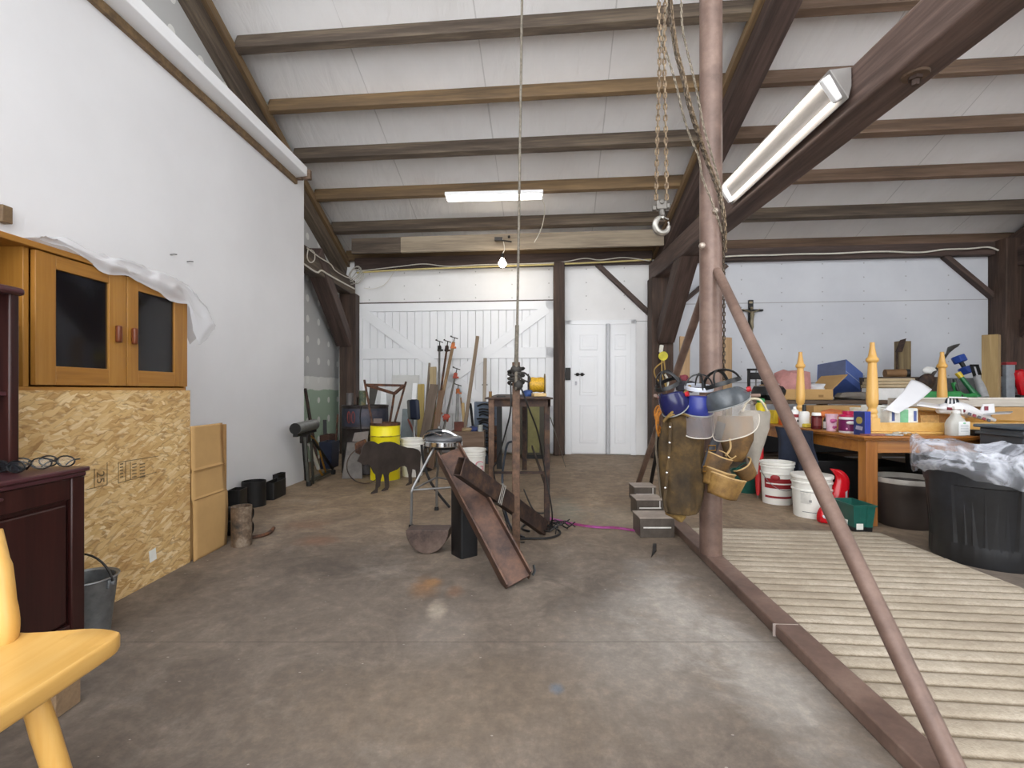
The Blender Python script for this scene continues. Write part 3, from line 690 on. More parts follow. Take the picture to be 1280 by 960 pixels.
def glasses(name, label, c, rz, mf, ml, w=.07, hgt=.045, open_=.12):
    r = thing(name, label, 'glasses', c, 'glasses on the mahogany desk'); R = Matrix.Rotation(rz, 3, 'Z'); c = V(c)
    def Q(x, y, z): return c + R @ V((x, y, z))
    for s in (-1, 1):
        ring = [Q(s * (.034 + .031 * math.cos(t)), .006 * math.cos(t) * s, .024 + .02 * math.sin(t)) for t in [2 * PI * k / 14 for k in range(14)]]
        L = MB().tube(ring, .0028, 5, loop=True).build('rim', mf, r)
        MB().add(ring, [tuple(range(14))]).build('lens', ml, L, smooth=0)
        MB().tube(bez([Q(s * .066, 0, .03), Q(s * .07, .02, .03), Q(s * .068 - s * .03, open_ * .8, .024), Q(s * .06 - s * .05, open_, .006)], 5), .003, 5).build('temple', mf, r)
    MB().tube(bez([Q(-.008, 0, .03), Q(0, -.004, .034), Q(.008, 0, .03)], 4), .003, 5).build('bridge', mf, r)
ml = clear('lens_tint', '23282d', .08, .75); mlc = clear('lens_clear', 'b9b6ae', .05, .22)
glasses('safety_glasses', 'dark wraparound safety glasses on the mahogany desk, lenses turned to the room', V((-1.775, 1.69, .758)), -.15, M_BLKP, ml, open_=.05)
glasses('safety_glasses', 'black framed safety glasses lying folded in the middle of the mahogany desk', V((-1.765, 1.762, .758)), .1, M_BLKP, mlc, open_=.03)
glasses('safety_glasses', 'clear lensed safety glasses nearest the strand board edge of the desk', V((-1.725, 1.82, .758)), -.05, M_BLKP, mlc, open_=.025)
# ------------------------------------------------------------------ galvanised bucket
def galv_bucket():
    c = V((-1.83, 2.06, 0)); r = thing('metal_bucket', 'galvanised metal bucket with a wire handle by the strand board', 'bucket', c)
    MB().lathe([(.0, .012), (.075, .012), (.102, .245), (.108, .25), (.112, .245), (.108, .238), (.083, .0), (.0, 0)], c, 28, cap=False).build('bucket_body', M_GALV, r)
    MB().tube([c + V((.112 * math.cos(t), .112 * math.sin(t), .247)) for t in [2 * PI * k / 28 for k in range(28)]], .005, 6, loop=True).build('rolled_rim', M_GALV, r)
    pts = [c + V((.117 * math.cos(t), -.02 * math.sin(t), .225 + .13 * math.sin(t))) for t in [PI * k / 16 for k in range(17)]]
    MB().tube(pts, .0045, 6).build('bail_handle', MATS['dark_iron'], r)
    for s in (-1, 1):
        e = MB(); e.box(c + V((s * .108, 0, .222)), (.012, .035, .035)); e.cyl(c + V((s * .104, 0, .225)), c + V((s * .125, 0, .225)), .009, 8); e.build('handle_ear', M_GALV, r, bev=.002)
galv_bucket()
# ------------------------------------------------------------------ pine chair
def chair():
    r = thing('pine_chair', 'honey coloured pine chair with splayed round legs cut by the frame edge', 'chair', (-1.2, .95, 0))
    out = [(-.975, 1.195), (-1.05, 1.212), (-1.2, 1.19), (-1.35, 1.212), (-1.42, 1.19), (-1.435, 1.14), (-1.445, .9), (-1.44, .72), (-1.38, .69), (-1.2, .675), (-1.02, .69), (-.96, .72), (-.953, .9), (-.956, 1.08), (-.96, 1.165)]
    pl = bez([V((x, y, .415)) for x, y in out + out[:1]], 4)[:-1]
    cc = V((-1.2, .94, 0))
    s = MB()
    rs = []
    for k, z in ((.965, .407), (.99, .411), (1.0, .418), (1.0, .442), (.992, .449), (.975, .452), (.8, .447), (.5, .443), (.15, .442)):
        rs.append([V((cc.x + (p.x - cc.x) * k, cc.y + (p.y - cc.y) * k, z)) for p in pl])
    s.rings(rs); s.build('seat', M_PINE, r, smooth=40)
    for (x, y, dx, dy) in ((-1.04, 1.06, .1, .12), (-1.36, 1.06, -.1, .12), (-1.05, .80, .08, -.08), (-1.35, .80, -.08, -.08)):
        a, b_ = V((x, y, .42)), V((x + dx, y + dy, 0))
        if y > 1: a, b_ = V((x + .005, 1.03, .42)), V((x + .09 * (1 if dx > 0 else -1), 1.07, 0))
        MB().tube([a, a.lerp(b_, .25), a.lerp(b_, .6), b_], [.021, .024, .023, .016], 14).build('leg', M_PINEZ, r)
    # arm support beside the seat, rail and posts of the back beyond the frame edge
    sup = bez([V((-1.222, 1.15, .44)), V((-1.228, 1.155, .52)), V((-1.25, 1.165, .62)), V((-1.285, 1.18, .70))], 6)
    MB().tube(sup, [.026, .029, .031, .032, .032, .031, .03] + [.028] * 6 + [.025] * 6, 12).build('arm_support', M_PINEZ, r)
    MB().tube(bez([V((-1.285, 1.18, .715)), V((-1.40, 1.17, .72)), V((-1.50, 1.10, .725)), V((-1.52, .95, .73)), V((-1.50, .80, .725)), V((-1.40, .70, .72)), V((-1.27, .68, .715))], 8), .024, 10, flat=.8).build('arm_rail', M_PINE, r)
    for y in (.80, .95, 1.1): MB().tube([V((-1.41, y, .44)), V((-1.50, y, .72))], .012, 8).build('back_spindle', M_PINEZ, r)
chair()
# ------------------------------------------------------------------ pipe offcuts along the partition
def pipe(c, r, h, wall=.006): return MB().lathe([(r - wall, h), (r, h), (r, 0), (r - wall, 0), (r - wall, h)], c, 28, cap=False)
def sqtube(c, sx, sy, h, rz=0.0, wall=.007, r=.012):
    b = MB(); R = Matrix.Rotation(rz, 3, 'Z')
    def loop(kx, ky, z):
        pts = []
        for qx, qy, a0 in ((1, 1, 0), (-1, 1, PI / 2), (-1, -1, PI), (1, -1, 3 * PI / 2)):
            for k in range(4):
                a = a0 + k * PI / 6; rr = min(r, kx, ky); pts.append(V(c) + R @ V((qx * (kx - rr) + rr * math.cos(a), qy * (ky - rr) + rr * math.sin(a), z)))
        return pts
    hx, hy = sx / 2, sy / 2
    b.rings([loop(hx - wall, hy - wall, h), loop(hx, hy, h), loop(hx, hy, 0), loop(hx - wall, hy - wall, 0), loop(hx - wall, hy - wall, h)], cap=False)
    return b
c = FL(302, 681); tag(pipe((c.x, c.y, 0), .064, .265).build('steel_pipe', blotch('flaked_pipe', '3a3531', '6d5b4a', '9a8c7c', scale=9, rough=.6, metal=.35)), 'rusty flaking steel pipe offcut standing on end by the cardboard', 'pipe')
tag(pipe((-2.355, 4.38, 0), .1, .225).build('steel_pipe', M_BLK), 'black wide round pipe offcut standing against the partition', 'pipe')
tag(sqtube((-2.26, 3.95, 0), .1, .15, .24, .1).build('square_tube', M_BLK), 'black square tube offcut standing in front of the wide round pipe', 'pipe')
tag(sqtube((-2.33, 4.72, 0), .1, .27, .165, .03).build('square_tube', M_BLK), 'long black rectangular tube offcut farthest along the partition', 'pipe')
tag(sqtube((-2.425, 5.0, 0), .06, .18, .185, .03).build('square_tube', M_BLK), 'thin black tube offcut between the rectangular tube and the partition', 'pipe')
tag(MB().span((-2.42, 4.55, 0), (-2.37, 4.575, .16)).build('brown_offcut', M_RUST, bev=.003), 'small brown steel offcut between the round pipe and the rectangular tube', 'steel offcut')
tag(MB().bar((-2.13, 3.58, 0), (-2.2, 3.62, .47), .04, .03).build('steel_strip', M_BLK, bev=.003), 'dark flat steel strip upright behind the cardboard', 'steel strip')
for z, lab in ((.052, 'black pipe offcut lying on the floor behind the cardboard'), (.158, 'black pipe offcut lying on top of another behind the cardboard')):
    M = Matrix.Rotation(PI / 2, 3, 'Y') @ Matrix.Rotation(0, 3, 'Z')
    o = MB().lathe([(.044, .24), (.05, .24), (.05, 0), (.044, 0), (.044, .24)], (-2.13, 3.47, z), 22, M, cap=False).build('steel_pipe', M_BLK, smooth=35); tag(o, lab, 'pipe')
p = [FL(x, y, .012) for x, y in ((312, 672), (325, 670), (336, 666), (342, 660))]
tag(MB().tube(bez(p, 6), .013, 8).build('bent_bar', M_RUST), 'curved rusty bar on the floor beside the flaking pipe', 'steel bar')
# ------------------------------------------------------------------ roller stand and the alcove scrap
def roller_stand():
    r = thing('roller_stand', 'metal roller stand with folded legs at the end of the partition', 'roller stand', FL(390, 606))
    a, b_ = P(369, 536, 4.98), P(393, 530.5, 5.5)
    R_ = MB().cyl(a, b_, .06, 20).build('roller', plain('roller_grey', '8e8f8c', .35, .6), r)
    ax = (b_ - a).normalized()
    for p_ in (a, b_): MB().cyl(p_ - ax * .006, p_ + ax * .006, .058, 20).build('roller_end', M_BLK, R_)
    m = MB(); m.bar(a + V((0, 0, -.07)), b_ + V((0, 0, -.07)), .05, .03); m.build('cradle', M_BLK, r, bev=.003)
    top = (a + b_) / 2 + V((0, 0, -.08))
    m = MB(); m.bar(top, top + V((0, 0, -.1)), .09, .09); m.build('clamp_head', MATS['dark_iron'], r, bev=.01)
    MB().cyl(P(387.5, 556, 5.3), P(398, 586, 5.55), .02, 12).build('slide_tube', plain('pale_tube', 'c4c3ba', .4, .3), r)
    MB().cyl(P(398, 586, 5.55), P(403, 594, 5.6), .013, 10).build('slide_rod', M_BRASS, r)
    for t, (p1, p2, wd) in enumerate((((381, 546, 5.2), (385.5, 607, 5.26), .028), ((389, 551, 5.25), (391.5, 606, 5.30), .02), ((391, 550, 5.35), (416, 586, 5.95), .024), ((379, 548, 5.25), (383, 600, 5.5), .03))):
        q1, q2 = P(*p1), P(*p2); q2.z = max(q2.z, .02); MB().bar(q1, q2, wd, .03, (0, 1, 0)).build('leg', (plain('dull_steel', '55554f', .5, .4), plain('dark_leg', '36352f', .5, .4), M_BLK, M_BLK)[t], r, bev=.004)
    for p1 in ((386.5, 606, 5.27), (416.5, 591, 6.0)):
        q = P(*p1); MB().box((q.x, q.y, .03), (.05, .06, .06)).build('foot', M_RUBBER, r, bev=.012)
    q1, q2 = P(391, 600, 5.4), P(411, 588, 5.95); q1.z = q2.z = .05
    MB().bar(q1, q2, .05, .04).build('base_bar', MATS['dull_steel'], r, bev=.004)
    MB().tube(bez([P(389, 545, 5.4), P(397, 556, 5.5), P(404, 580, 5.6), P(407, 590, 5.7)], 6), .011, 6).build('brass_strap', M_BRASS, r)
roller_stand()
q1, q2 = P(381.5, 486, 6.72), P(398, 563, 6.3); 
tag(MB().bar(q1, V((q2.x, q2.y, .0)), .035, .035).build('steel_bar', M_RUSTD, bev=.003), 'dark bar leaning on the green plasterboard', 'steel bar')
def binbox(c, sx, sy, h, mat, name, label, cat, rz=0.0, wall=.012, taper=.9):
    """open topped bin"""
    R = Matrix.Rotation(rz, 3, 'Z'); c = V(c)
    def L(k, inset, z):
        x, y = sx / 2 * k - inset, sy / 2 * k - inset
        return [c + R @ V(q) for q in ((-x, -y, z), (x, -y, z), (x, y, z), (-x, y, z))]
    o = MB().rings([L(taper, 0, 0), L(1, 0, h), L(1, wall, h), L(taper, wall, wall)], cap=True).build(name, mat, bev=.006)
    return tag(o, label, cat)
binbox((-2.49, 6.55, 0), .17, .3, .36, plain('navy_bin', '1c2338', .5), 'narrow_bin', 'narrow navy bin beside the dented steel drum', 'bin')
binbox((-2.62, 6.85, 0), .14, .3, .42, plain('brown_bin', '4a2f25', .7), 'brown_box', 'brown open box in the corner below the green plasterboard', 'box')
for k, (px, h, lab) in enumerate(((407, .62, 'dark flat bar'), (418, .72, 'thin rusty rod'))):
    c = P(px, 560, 6.9 if k == 0 else 6.55)
    tag(MB().bar((c.x, c.y, .02), (c.x - .05 + .06 * k, c.y + .1, h), .05 - .03 * k, .02).build('scrap_bar' if k == 0 else 'scrap_rod', M_BLK if k == 0 else M_RUST, bev=.002), lab + (' standing in the brown box in the corner' if k == 0 else ' standing in the navy bin in the corner'), 'scrap steel')
# ------------------------------------------------------------------ dented drum and what stands on it
def drum():
    c = V((-1.9, 6.22, 0)); r = thing('steel_drum', 'large dark steel drum with faded paint at the alcove corner', 'drum', c)
    R = .288
    pr = [(0, 0), (R, 0), (R + .006, .012), (R, .025), (R, .28), (R + .008, .295), (R, .31), (R, .56), (R + .009, .575), (R, .59), (R, .83), (R + .007, .85), (R, .862), (R - .012, .862), (R - .012, .845), (0, .845)]
    D = MB().lathe(pr, c, 40).build('drum_body', blotch('drum_paint', '221c1b', '37302f', '4b4647', scale=5, rough=.5, metal=.3), r)
    MB().lathe([(R + .0015, .60), (R + .0015, .82)], c, 40, cap=False).build('painted_band', blotch('drum_band', '342a2d', '363b4a', '524c54', scale=4.2, rough=.5, metal=.2), D)
    for k, a in enumerate((-2.02, -1.80)):
        pts = [c + V(((R + .003) * math.cos(a + .075 * math.cos(t)), (R + .003) * math.sin(a + .075 * math.cos(t)), .715 + .07 * math.sin(t))) for t in [2 * PI * q / 18 for q in range(18)]]
        MB().tube(pts, .006, 5, loop=True).build('faded_marking', plain('faded_red', '7b3c38', .7, var=.3), D)
drum()
def can(name, label, cat, c, r, h, mat, lip=True, n=20, group=None):
    pr = [(0, 0), (r * .97, 0), (r, .006), (r, h - .008), (r * 1.03 if lip else r, h - .004), (r * .98, h), (0, h - .003)]
    return tag(MB().lathe(pr, c, n).build(name, mat), label, cat, group)
can('metal_can', 'tall grey can on the dark steel drum beside the post', 'can', (-2.06, 6.1, .862), .042, .155, plain('can_grey', '6f6a68', .5, .4))
can('metal_can', 'dark green can with brass fittings on the dark steel drum', 'can', (-1.90, 6.1, .862), .045, .185, blotch('can_green', '2f3a33', '56604f', '8f7c4a', scale=18, rough=.5))
can('metal_can', 'short dark tin behind the grey can on the steel drum', 'can', (-1.97, 6.25, .862), .05, .10, M_RUSTD)
o = MB(); q = P(462, 506, 6.3); o.prism([P(461, 505, 6.25), P(468, 506, 6.25), P(473, 482, 6.42), P(462, 482, 6.42)], (0, .012, 0)); tag(o.build('metal_plate', plain('plate_dark', '4a4743', .6, .3), bev=.002), 'dark metal plate leaning behind the rusty frame on the drum', 'metal plate')
p = [P(x, y, 5.92) for x, y in ((452, 507), (450, 520), (451, 540), (449, 556))]
tag(MB().tube(bez(p, 5), .007, 6).build('thin_hose', M_BLKP), 'thin black hose hanging down the front of the steel drum', 'hose')
# steel plate and scraps against the drum
pl = MB(); a = [P(434, 553, 5.88), P(451, 553, 5.88), V((P(453, 596, 5.7).x, 5.7, .0)), V((P(427, 596, 5.7).x, 5.7, .0))]; pl.prism(a, (0, .012, 0))
tag(pl.build('steel_plate', plain('grey_plate2', '6d6864', .55, .35, var=.15), bev=.003), 'grey steel plate leaning on the drum behind the bison', 'metal plate')
def rough(name, label, cat, c, size, mat, seed, rot=(0, 0, 0)):
    b = MB(); R = Euler(rot).to_matrix(); rs = []
    for i in range(1, 7):
        a = PI * i / 7; rs.append([])
        for k in range(12):
            d = V((math.sin(a) * math.cos(2 * PI * k / 12), math.sin(a) * math.sin(2 * PI * k / 12), -math.cos(a)))
            g = 1 / max(abs(d.x), abs(d.y), abs(d.z)); g = .45 * g + .55
            s = g * (1 + .3 * noise.noise(d * 1.7 + V((seed, 0, 0))))
            rs[-1].append(V(c) + R @ V((d.x * size[0] * s / 2, d.y * size[1] * s / 2, d.z * size[2] * s / 2)))
    b.rings(rs); return tag(b.build(name, mat, smooth=40), label, cat)
bx = MB(); bx.prism([P(443, 541, 5.83), P(461, 539, 5.83), P(459, 553, 5.8), P(440, 552, 5.8)], (0, .02, 0)); tag(bx.build('steel_plate', plain('flat_plate', '7b726c', .6, .3), bev=.003), 'small pale steel plate above the grey plate on the drum', 'metal plate')
# hoop
c = P(457, 579, 5.40); rad = .205; c.z = rad + .004
ring = MB(); Rm = Euler((PI / 2 - .12, 0, .25)).to_matrix()
ring.lathe([(rad, -.022), (rad, .022), (rad - .009, .022), (rad - .009, -.022), (rad, -.022)], c, 48, Rm, cap=False)
tag(ring.build('steel_hoop', M_RUSTD), 'thin steel hoop standing behind the bison cutout', 'hoop')
rb = MB(); rb.prism([P(443, 555, 5.50), P(455, 550, 5.50), P(459, 557, 5.50), P(452, 570, 5.50), P(444, 566, 5.50)], (0, .05, .01)); 
for q in range(3): rb.box(P(447 + 4 * q, 560 + 2 * q, 5.5), (.03, .05, .09), (0, .4 * q, .2))
tag(rb.build('rusty_casting', M_RUST, bev=.006), 'rusty casting hung on the hoop by the bison head', 'scrap steel')
# ------------------------------------------------------------------ bison cut from plate
def bison():
    z8 = [(550, 490), (562, 462), (580, 430), (586, 395), (600, 362), (625, 337), (655, 328), (685, 332), (720, 352), (742, 342), (770, 335), (820, 333), (850, 340), (900, 365), (950, 380), (1000, 385), (1035, 395), (1055, 415), (1060, 440), (1055, 520), (1052, 600), (1048, 655), (1035, 664), (1000, 662), (1004, 650), (1022, 638), (1024, 590), (1018, 560), (992, 552), (986, 600), (988, 668), (970, 682), (940, 685), (945, 674), (964, 658), (962, 600), (948, 540), (930, 527), (900, 530), (870, 556), (810, 580), (802, 600), (806, 690), (796, 718), (775, 728), (745, 730), (750, 718), (775, 700), (768, 625), (760, 592), (750, 596), (738, 640), (734, 690), (716, 704), (714, 742), (690, 752), (660, 752), (664, 740), (698, 712), (702, 650), (698, 600), (680, 580), (664, 545), (650, 520), (640, 513), (610, 520), (590, 512), (572, 500)]
    a, d = V((-1.415, 4.88, 0)), V((.32, .55, 0))
    def on(px, py):
        k = (px - CX) / FOC; s = (k * a.y - a.x) / (d.x - k * d.y); Y = a.y + d.y * s; p = P(px, py, Y); p.z = max(p.z, 0); return p
    pts = [on(360 + x / 6.4, 500 + y / 6.4) for x, y in z8]
    n = V((d.y, -d.x, 0)).normalized() * .008
    o = MB().prism(pts, n).build('bison_cutout', plain('mill_scale', '453d39', .55, .35, var=.22, scale=5), smooth=30, bev=.001)
    tag(o, 'life-like bison silhouette cut from dark steel plate on the floor', 'steel cutout')
bison()
# ------------------------------------------------------------------ yellow drum with rusty frame in it
def ydrum():
    c = V((-1.51, 5.72, 0)); r = thing('yellow_drum', 'yellow steel drum with a rusty rim behind the bison', 'drum', c); R = .172
    MB().lathe([(0, 0), (R, 0), (R, .5), (R + .006, .51), (R, .52), (R, .625), (R + .004, .63), (R, .635), (R - .008, .635), (R - .008, .60), (0, .6)], c, 36).build('drum_body', blotch('yellow_paint', '6b4a12', 'd9c812', 'f0e01a', scale=11, rough=.45, lo=.24, hi=.42, bmp=.1), r)
    MB().lathe([(R + .002, .635), (R + .005, .645), (R + .003, .668), (R - .01, .668), (R - .012, .63)], c, 36, cap=False).build('rusty_rim', M_RUST, r)
    MB().lathe([(R + .001, .505), (R + .009, .512), (R + .001, .52)], c, 36, cap=False).build('drum_rib', blotch('rib_rust', '4b3a1c', '8c7b1d', 'd5c51a', scale=12), r)
ydrum()
def rframe():
    r = thing('rusty_stand', 'rusty three legged angle iron frame standing in the yellow drum', 'steel frame', (-1.5, 5.72, .6))
    A, B, C_ = P(457.5, 481, 5.78), P(505, 482, 5.78), P(493, 492, 5.5)
    legs = ((P(455.5, 475, 5.8), P(465.5, 530, 5.62)), (P(507.5, 477, 5.8), P(493.5, 527, 5.72)), (C_ + V((0, 0, .005)), P(487.5, 527, 5.66)))
    for a, b_ in legs: b_ = b_ + (b_ - a).normalized() * .0; MB().bar(a, b_, .022, .022, (0, 1, 0)).build('leg', M_RUST, r, bev=.002)
    for a, b_, w_ in ((A, B, .04), (A, C_, .03), (B, C_, .03)): MB().bar(a, b_, w_, .03).build('top_rail', M_RUST, r, bev=.002)
rframe()
q = P(471.5, 528, 5.6); tag(MB().box(q + V((0, .02, 0)), (.1, .012, .09), (-.3, 0, .05)).build('steel_offcut', plain('offcut_brown', '6a5d57', .6, .3), bev=.002), 'flat steel offcut propped on the yellow drum rim', 'steel offcut')
# ------------------------------------------------------------------ stool in the middle of the floor
def stool():
    c = V((-.555, 3.9, 0)); r = thing('shop_stool', 'padded shop stool with chrome tube legs behind the leaning steel beam', 'stool', c)
    MB().lathe([(0, .635), (.10, .632), (.145, .64), (.152, .655), (.146, .672), (.12, .684), (.05, .69), (0, .69)], c, 32).build('seat_pad', plain('grey_vinyl', '55575b', .3, var=.1), r)
    MB().lathe([(.13, .6), (.15, .6), (.155, .606), (.155, .637), (.15, .642), (.13, .642)], c, 36).build('chrome_band', M_CHROME, r)
    MB().lathe([(0, .575), (.1, .575), (.11, .6), (0, .6)], c, 24).build('seat_plate', M_BLK, r)
    ft = []
    for k in range(3):
        a = math.radians(229 + 120 * k); d = V((math.cos(a), math.sin(a), 0))
        kn = c + d * .315 + V((0, 0, .29)); ft.append(kn)
        L = MB().tube(bez([c + d * .1 + V((0, 0, .59)), c + d * .14 + V((0, 0, .54)), c + d * .24 + V((0, 0, .40)), kn, kn + V((d.x * .005, d.y * .005, -.06)), c + d * .325 + V((0, 0, .02))], 6), .011, 10).build('leg', M_STEEL, r)
        MB().lathe([(.014, .03), (.018, .026), (.02, .0), (0, 0)], c + d * .325, 12).build('rubber_tip', M_RUBBER, L)
    for k in range(3):
        MB().cyl(ft[k], ft[(k + 1) % 3], .008, 10).build('foot_rail', M_STEEL, r)
    return c
sc_ = stool()
def grinder():
    r = thing('hand_tool', 'black and chrome hand tool lying across the padded stool', 'tool', V((-.53, 3.85, .69)))
    MB().tube([P(531, 545, 3.9), P(536, 541, 3.9), P(548, 539, 3.9), P(553, 539, 3.9)], [.018, .024, .024, .02], 10).build('grip', M_BLKP, r)
    MB().tube(bez([P(552, 539, 3.9), P(560, 540, 3.9), P(568, 544, 3.88), P(575, 549, 3.86)], 5), .014, 8).build('curved_lever', M_CHROME, r)
    MB().tube(bez([P(529, 549, 3.85), P(532, 543, 3.85), P(541, 541, 3.83), P(552, 545, 3.8)], 5), .008, 8).build('wire_guard', M_CHROME, r)
    MB().cyl(P(549, 540, 3.93), P(549, 533, 3.93), .012, 10).build('spindle', M_STEEL, r)
grinder()
# ------------------------------------------------------------------ steel offcuts in the middle
def ibeam():
    a, b_ = V((.035, 2.56, .03)), V((-.40, 3.03, .66)); x = (b_ - a).normalized(); u = V((1, .38, .35)); u = (u - x * u.dot(x)).normalized(); n = x.cross(u).normalized()
    if n.y > 0: n = -n
    W_, D_, t = .155, .12, .011
    pr = [(-W_ / 2, -D_ / 2), (-W_ / 2, D_ / 2), (-W_ / 2 + t, D_ / 2), (-W_ / 2 + t, t / 2), (W_ / 2 - t, t / 2), (W_ / 2 - t, D_ / 2), (W_ / 2, D_ / 2), (W_ / 2, -D_ / 2), (W_ / 2 - t, -D_ / 2), (W_ / 2 - t, -t / 2), (-W_ / 2 + t, -t / 2), (-W_ / 2 + t, -D_ / 2)]
    b = MB().prism([a + u * p + n * q for p, q in pr], b_ - a)
    b = b.build('flanged_steel', blotch('beam_rust', '2f2320', '513a30', '6a4c3b', scale=7, rough=.5, metal=.3, bmp=.12), smooth=0, bev=.0025)
    tag(b, 'short rusty wide flange steel piece leaning from the floor onto the black tube', 'steel beam')
    r = tag(MB().tube(bez([a + u * .09 + n * .02 + V((0, 0, .04)), a + u * .095 + n * .04 + V((0, 0, .0)), a + u * .08 + n * .05 + V((0, 0, -.02))], 4), .007, 6).build('frayed_strap', M_BLKP), 'frayed black strap end at the foot of the leaning steel piece', 'strap')
ibeam()
o = MB()
def rectube(p1, p2, w, h, up, wall=.006):
    p1, p2 = V(p1), V(p2); x, y, z = frame_of(p2 - p1, V(up)); b = MB()
    def L(p, k): return [p + y * (sx * (w / 2 - k)) + z * (sz * (h / 2 - k)) for sx, sz in ((-1, -1), (1, -1), (1, 1), (-1, 1))]
    return b.rings([L(p1, wall), L(p1, 0), L(p2, 0), L(p2, wall), L(p1, wall)], cap=False)
tag(rectube((-.28, 2.55, .648), (.232, 3.50, .05), .05, .105, (0, 0, 1)).build('rectangular_tube', M_RUSTD, smooth=0, bev=.004, axis=(.57, .7, -.55)), 'brown rectangular steel tube lying across the leaning steel piece', 'steel tube')
tag(sqtube((-.305, 3.07, 0), .125, .135, .425, .65, .006, .014).build('square_tube', plain('ribbed_black', '141416', .45, .2, var=.2)), 'tall black square steel tube standing on end under the leaning steel', 'steel tube')
hd = MB(); c = V((-.545, 3.08, .152)); R_ = .137
hd.prism([c + V((R_ * math.cos(t), 0, R_ * math.sin(t) * 1.1)) for t in [PI + PI * k / 20 for k in range(21)]], (0.01, .13, 0))
tag(hd.build('half_disc', blotch('disc_steel', '3a2f2b', '5a4a43', '6e5d53', scale=6, rough=.5, metal=.4), bev=.003), 'thick half disc of steel resting on its curved side beside the black tube', 'steel offcut')
# steel post with the wire rope running up to the roof
M_POST = blotch('post_brown', '3d2a22', '57402f', '6d5140', scale=20, rough=.6, metal=.25, bmp=.1)
def steel_post():
    c = V((.026, 3.1, 0)); r = thing('steel_post', 'slim rusty square steel post tied with wire rope up to the roof', 'steel post', c)
    MB().box(c + V((0, -.03, .615)), (.05, .05, 1.23), (0, 0, .0)).build('post_tube', M_POST, r, bev=.004)
    MB().box(c + V((0, -.03, .004)), (.075, .075, .008)).build('base_plate', M_RUSTD, r)
    tp = V((.028, 3.02, 1.16)); M_W = plain('wire_rope', '6e675c', .6, .4, scale=60, var=.3)
    MB().tube(bez([tp + V((0, -.0, -.09)), tp, V((.045, 3.06, 2.2)), V((.085, 3.08, 5.02))], 8), .0085, 8).build('wire_rope', M_W, r)
    MB().tube(bez([tp + V((0, -.01, -.1)), tp + V((0, 0, .1)), tp + V((.004, 0, .3))], 5), .0125, 8).build('rope_splice', M_W, r)
    M_C = plain('dark_rope', '2b2825', .7, var=.3)
    for k, z in enumerate((1.155, 1.135, 1.18, 1.10)):
        MB().tube([c + V((.05 * math.cos(t), -.03 + .05 * math.sin(t), z + .012 * math.sin(t + k))) for t in [2 * PI * q / 18 for q in range(18)]], .008, 6, loop=True).build('rope_turn', M_C, r)
    lp = [P(x, y, 2.99) for x, y in ((647, 467), (655, 466), (662, 472), (661, 477), (654, 475), (647, 469))]
    MB().tube(bez(lp, 6), .0065, 6).build('rope_loop', M_C, r)
    k = MB(); k.ball(P(648, 481, 3.02), (.03, .03, .035), 8); k.ball(P(645, 462, 3.03), (.035, .03, .03), 8); k.build('rope_knot', M_C, r)
steel_post()
M_CAB = plain('black_cable', '1b1a1a', .55, var=.2)
def cable(name, label, pts, rad, mat=M_CAB, cat='cable', group=None, n=7, k=8):
    o = MB().tube(bez(pts, k), rad, n).build(name, mat); return tag(o, label, cat, group)
cable('cable', 'black cable hanging in a long curve beside the steel post onto the floor', [P(638, 470, 3.04), P(638.5, 510, 3.03), P(632, 540, 3.2), P(622, 575, 3.35), P(617, 588, 3.4), P(624, 620, 3.45), FL(640, 672, .01), FL(655, 678, .01)], .0055)
cable('hose', 'thick blue black hose hanging down inside the welding table', [P(640, 552, 4.1), P(634, 556, 4.1), P(629.5, 580, 4.0), P(628, 602, 3.9), P(632, 640, 3.8), FL(641, 663, .012), FL(655, 672, .012)], .0095, plain('hose_blue', '1a2330', .45))
cable('cable', 'black cable draped from the knot across the welding table legs', [P(651, 484, 3.0), P(661, 510, 3.05), P(672, 540, 3.2), P(679, 575, 3.4), P(690, 640, 3.45), FL(688, 660, .01)], .0055)
cable('cable', 'thin grey cable slanting from the welding table to the floor', [P(688, 522, 3.9), P(697, 550, 4.6), FL(707, 584, .006)], .004, plain('grey_cable', '6b675f', .6))
cable('cable', 'loose black cable looping over the floor beyond the steel post', [FL(655, 612, .01) , FL(664, 633, .05), FL(672, 641, .01), FL(685, 641, .01)], .007)
cable('cable', 'coiled black cable on the floor between the steel post and the table leg', [FL(x, y, .012) for x, y in ((598, 655), (625, 664), (640, 672), (660, 673), (688, 672), (700, 665), (682, 653), (664, 652), (652, 660), (662, 664))], .008)
for k in range(9):
    a = random.uniform(0, 6.28); c = FL(694 + random.uniform(-9, 9), 664 + random.uniform(-4, 3), .015)
    pts = [c + V((math.cos(a) * t * .12, math.sin(a) * t * .1 , .012 + .05 * math.sin(t * 2.4 + k) ** 2)) for t in (-1, -.4, .3, 1)]
    cable('wire_offcut', 'short black wire in the tangle at the foot of the table leg', pts, .0045, group='wires tangled at the table foot', cat='wire', n=5)
def ribbon(name, label, pts, w, mat, cat):
    pts = bez(pts, 6); b = MB(); rs = []
    for i, p in enumerate(pts):
        d = (pts[min(i + 1, len(pts) - 1)] - pts[max(0, i - 1)]).normalized(); y = V((-d.y, d.x, 0)).normalized()
        rs.append([p + y * w / 2 + V((0, 0, .004)), p - y * w / 2 + V((0, 0, .004)), p - y * w / 2, p + y * w / 2])
    return tag(b.rings(rs).build(name, mat), label, cat)
ribbon('webbing_strap', 'magenta webbing strap lying across the floor to the steel blocks', [FL(x, y, .004) for x, y in ((686, 648), (702, 652), (722, 656), (745, 659), (770, 660), (799, 664))], .05, blotch('magenta_web', '5d1a40', '8f2f68', 'b65aa8', scale=3, rough=.8), 'strap')
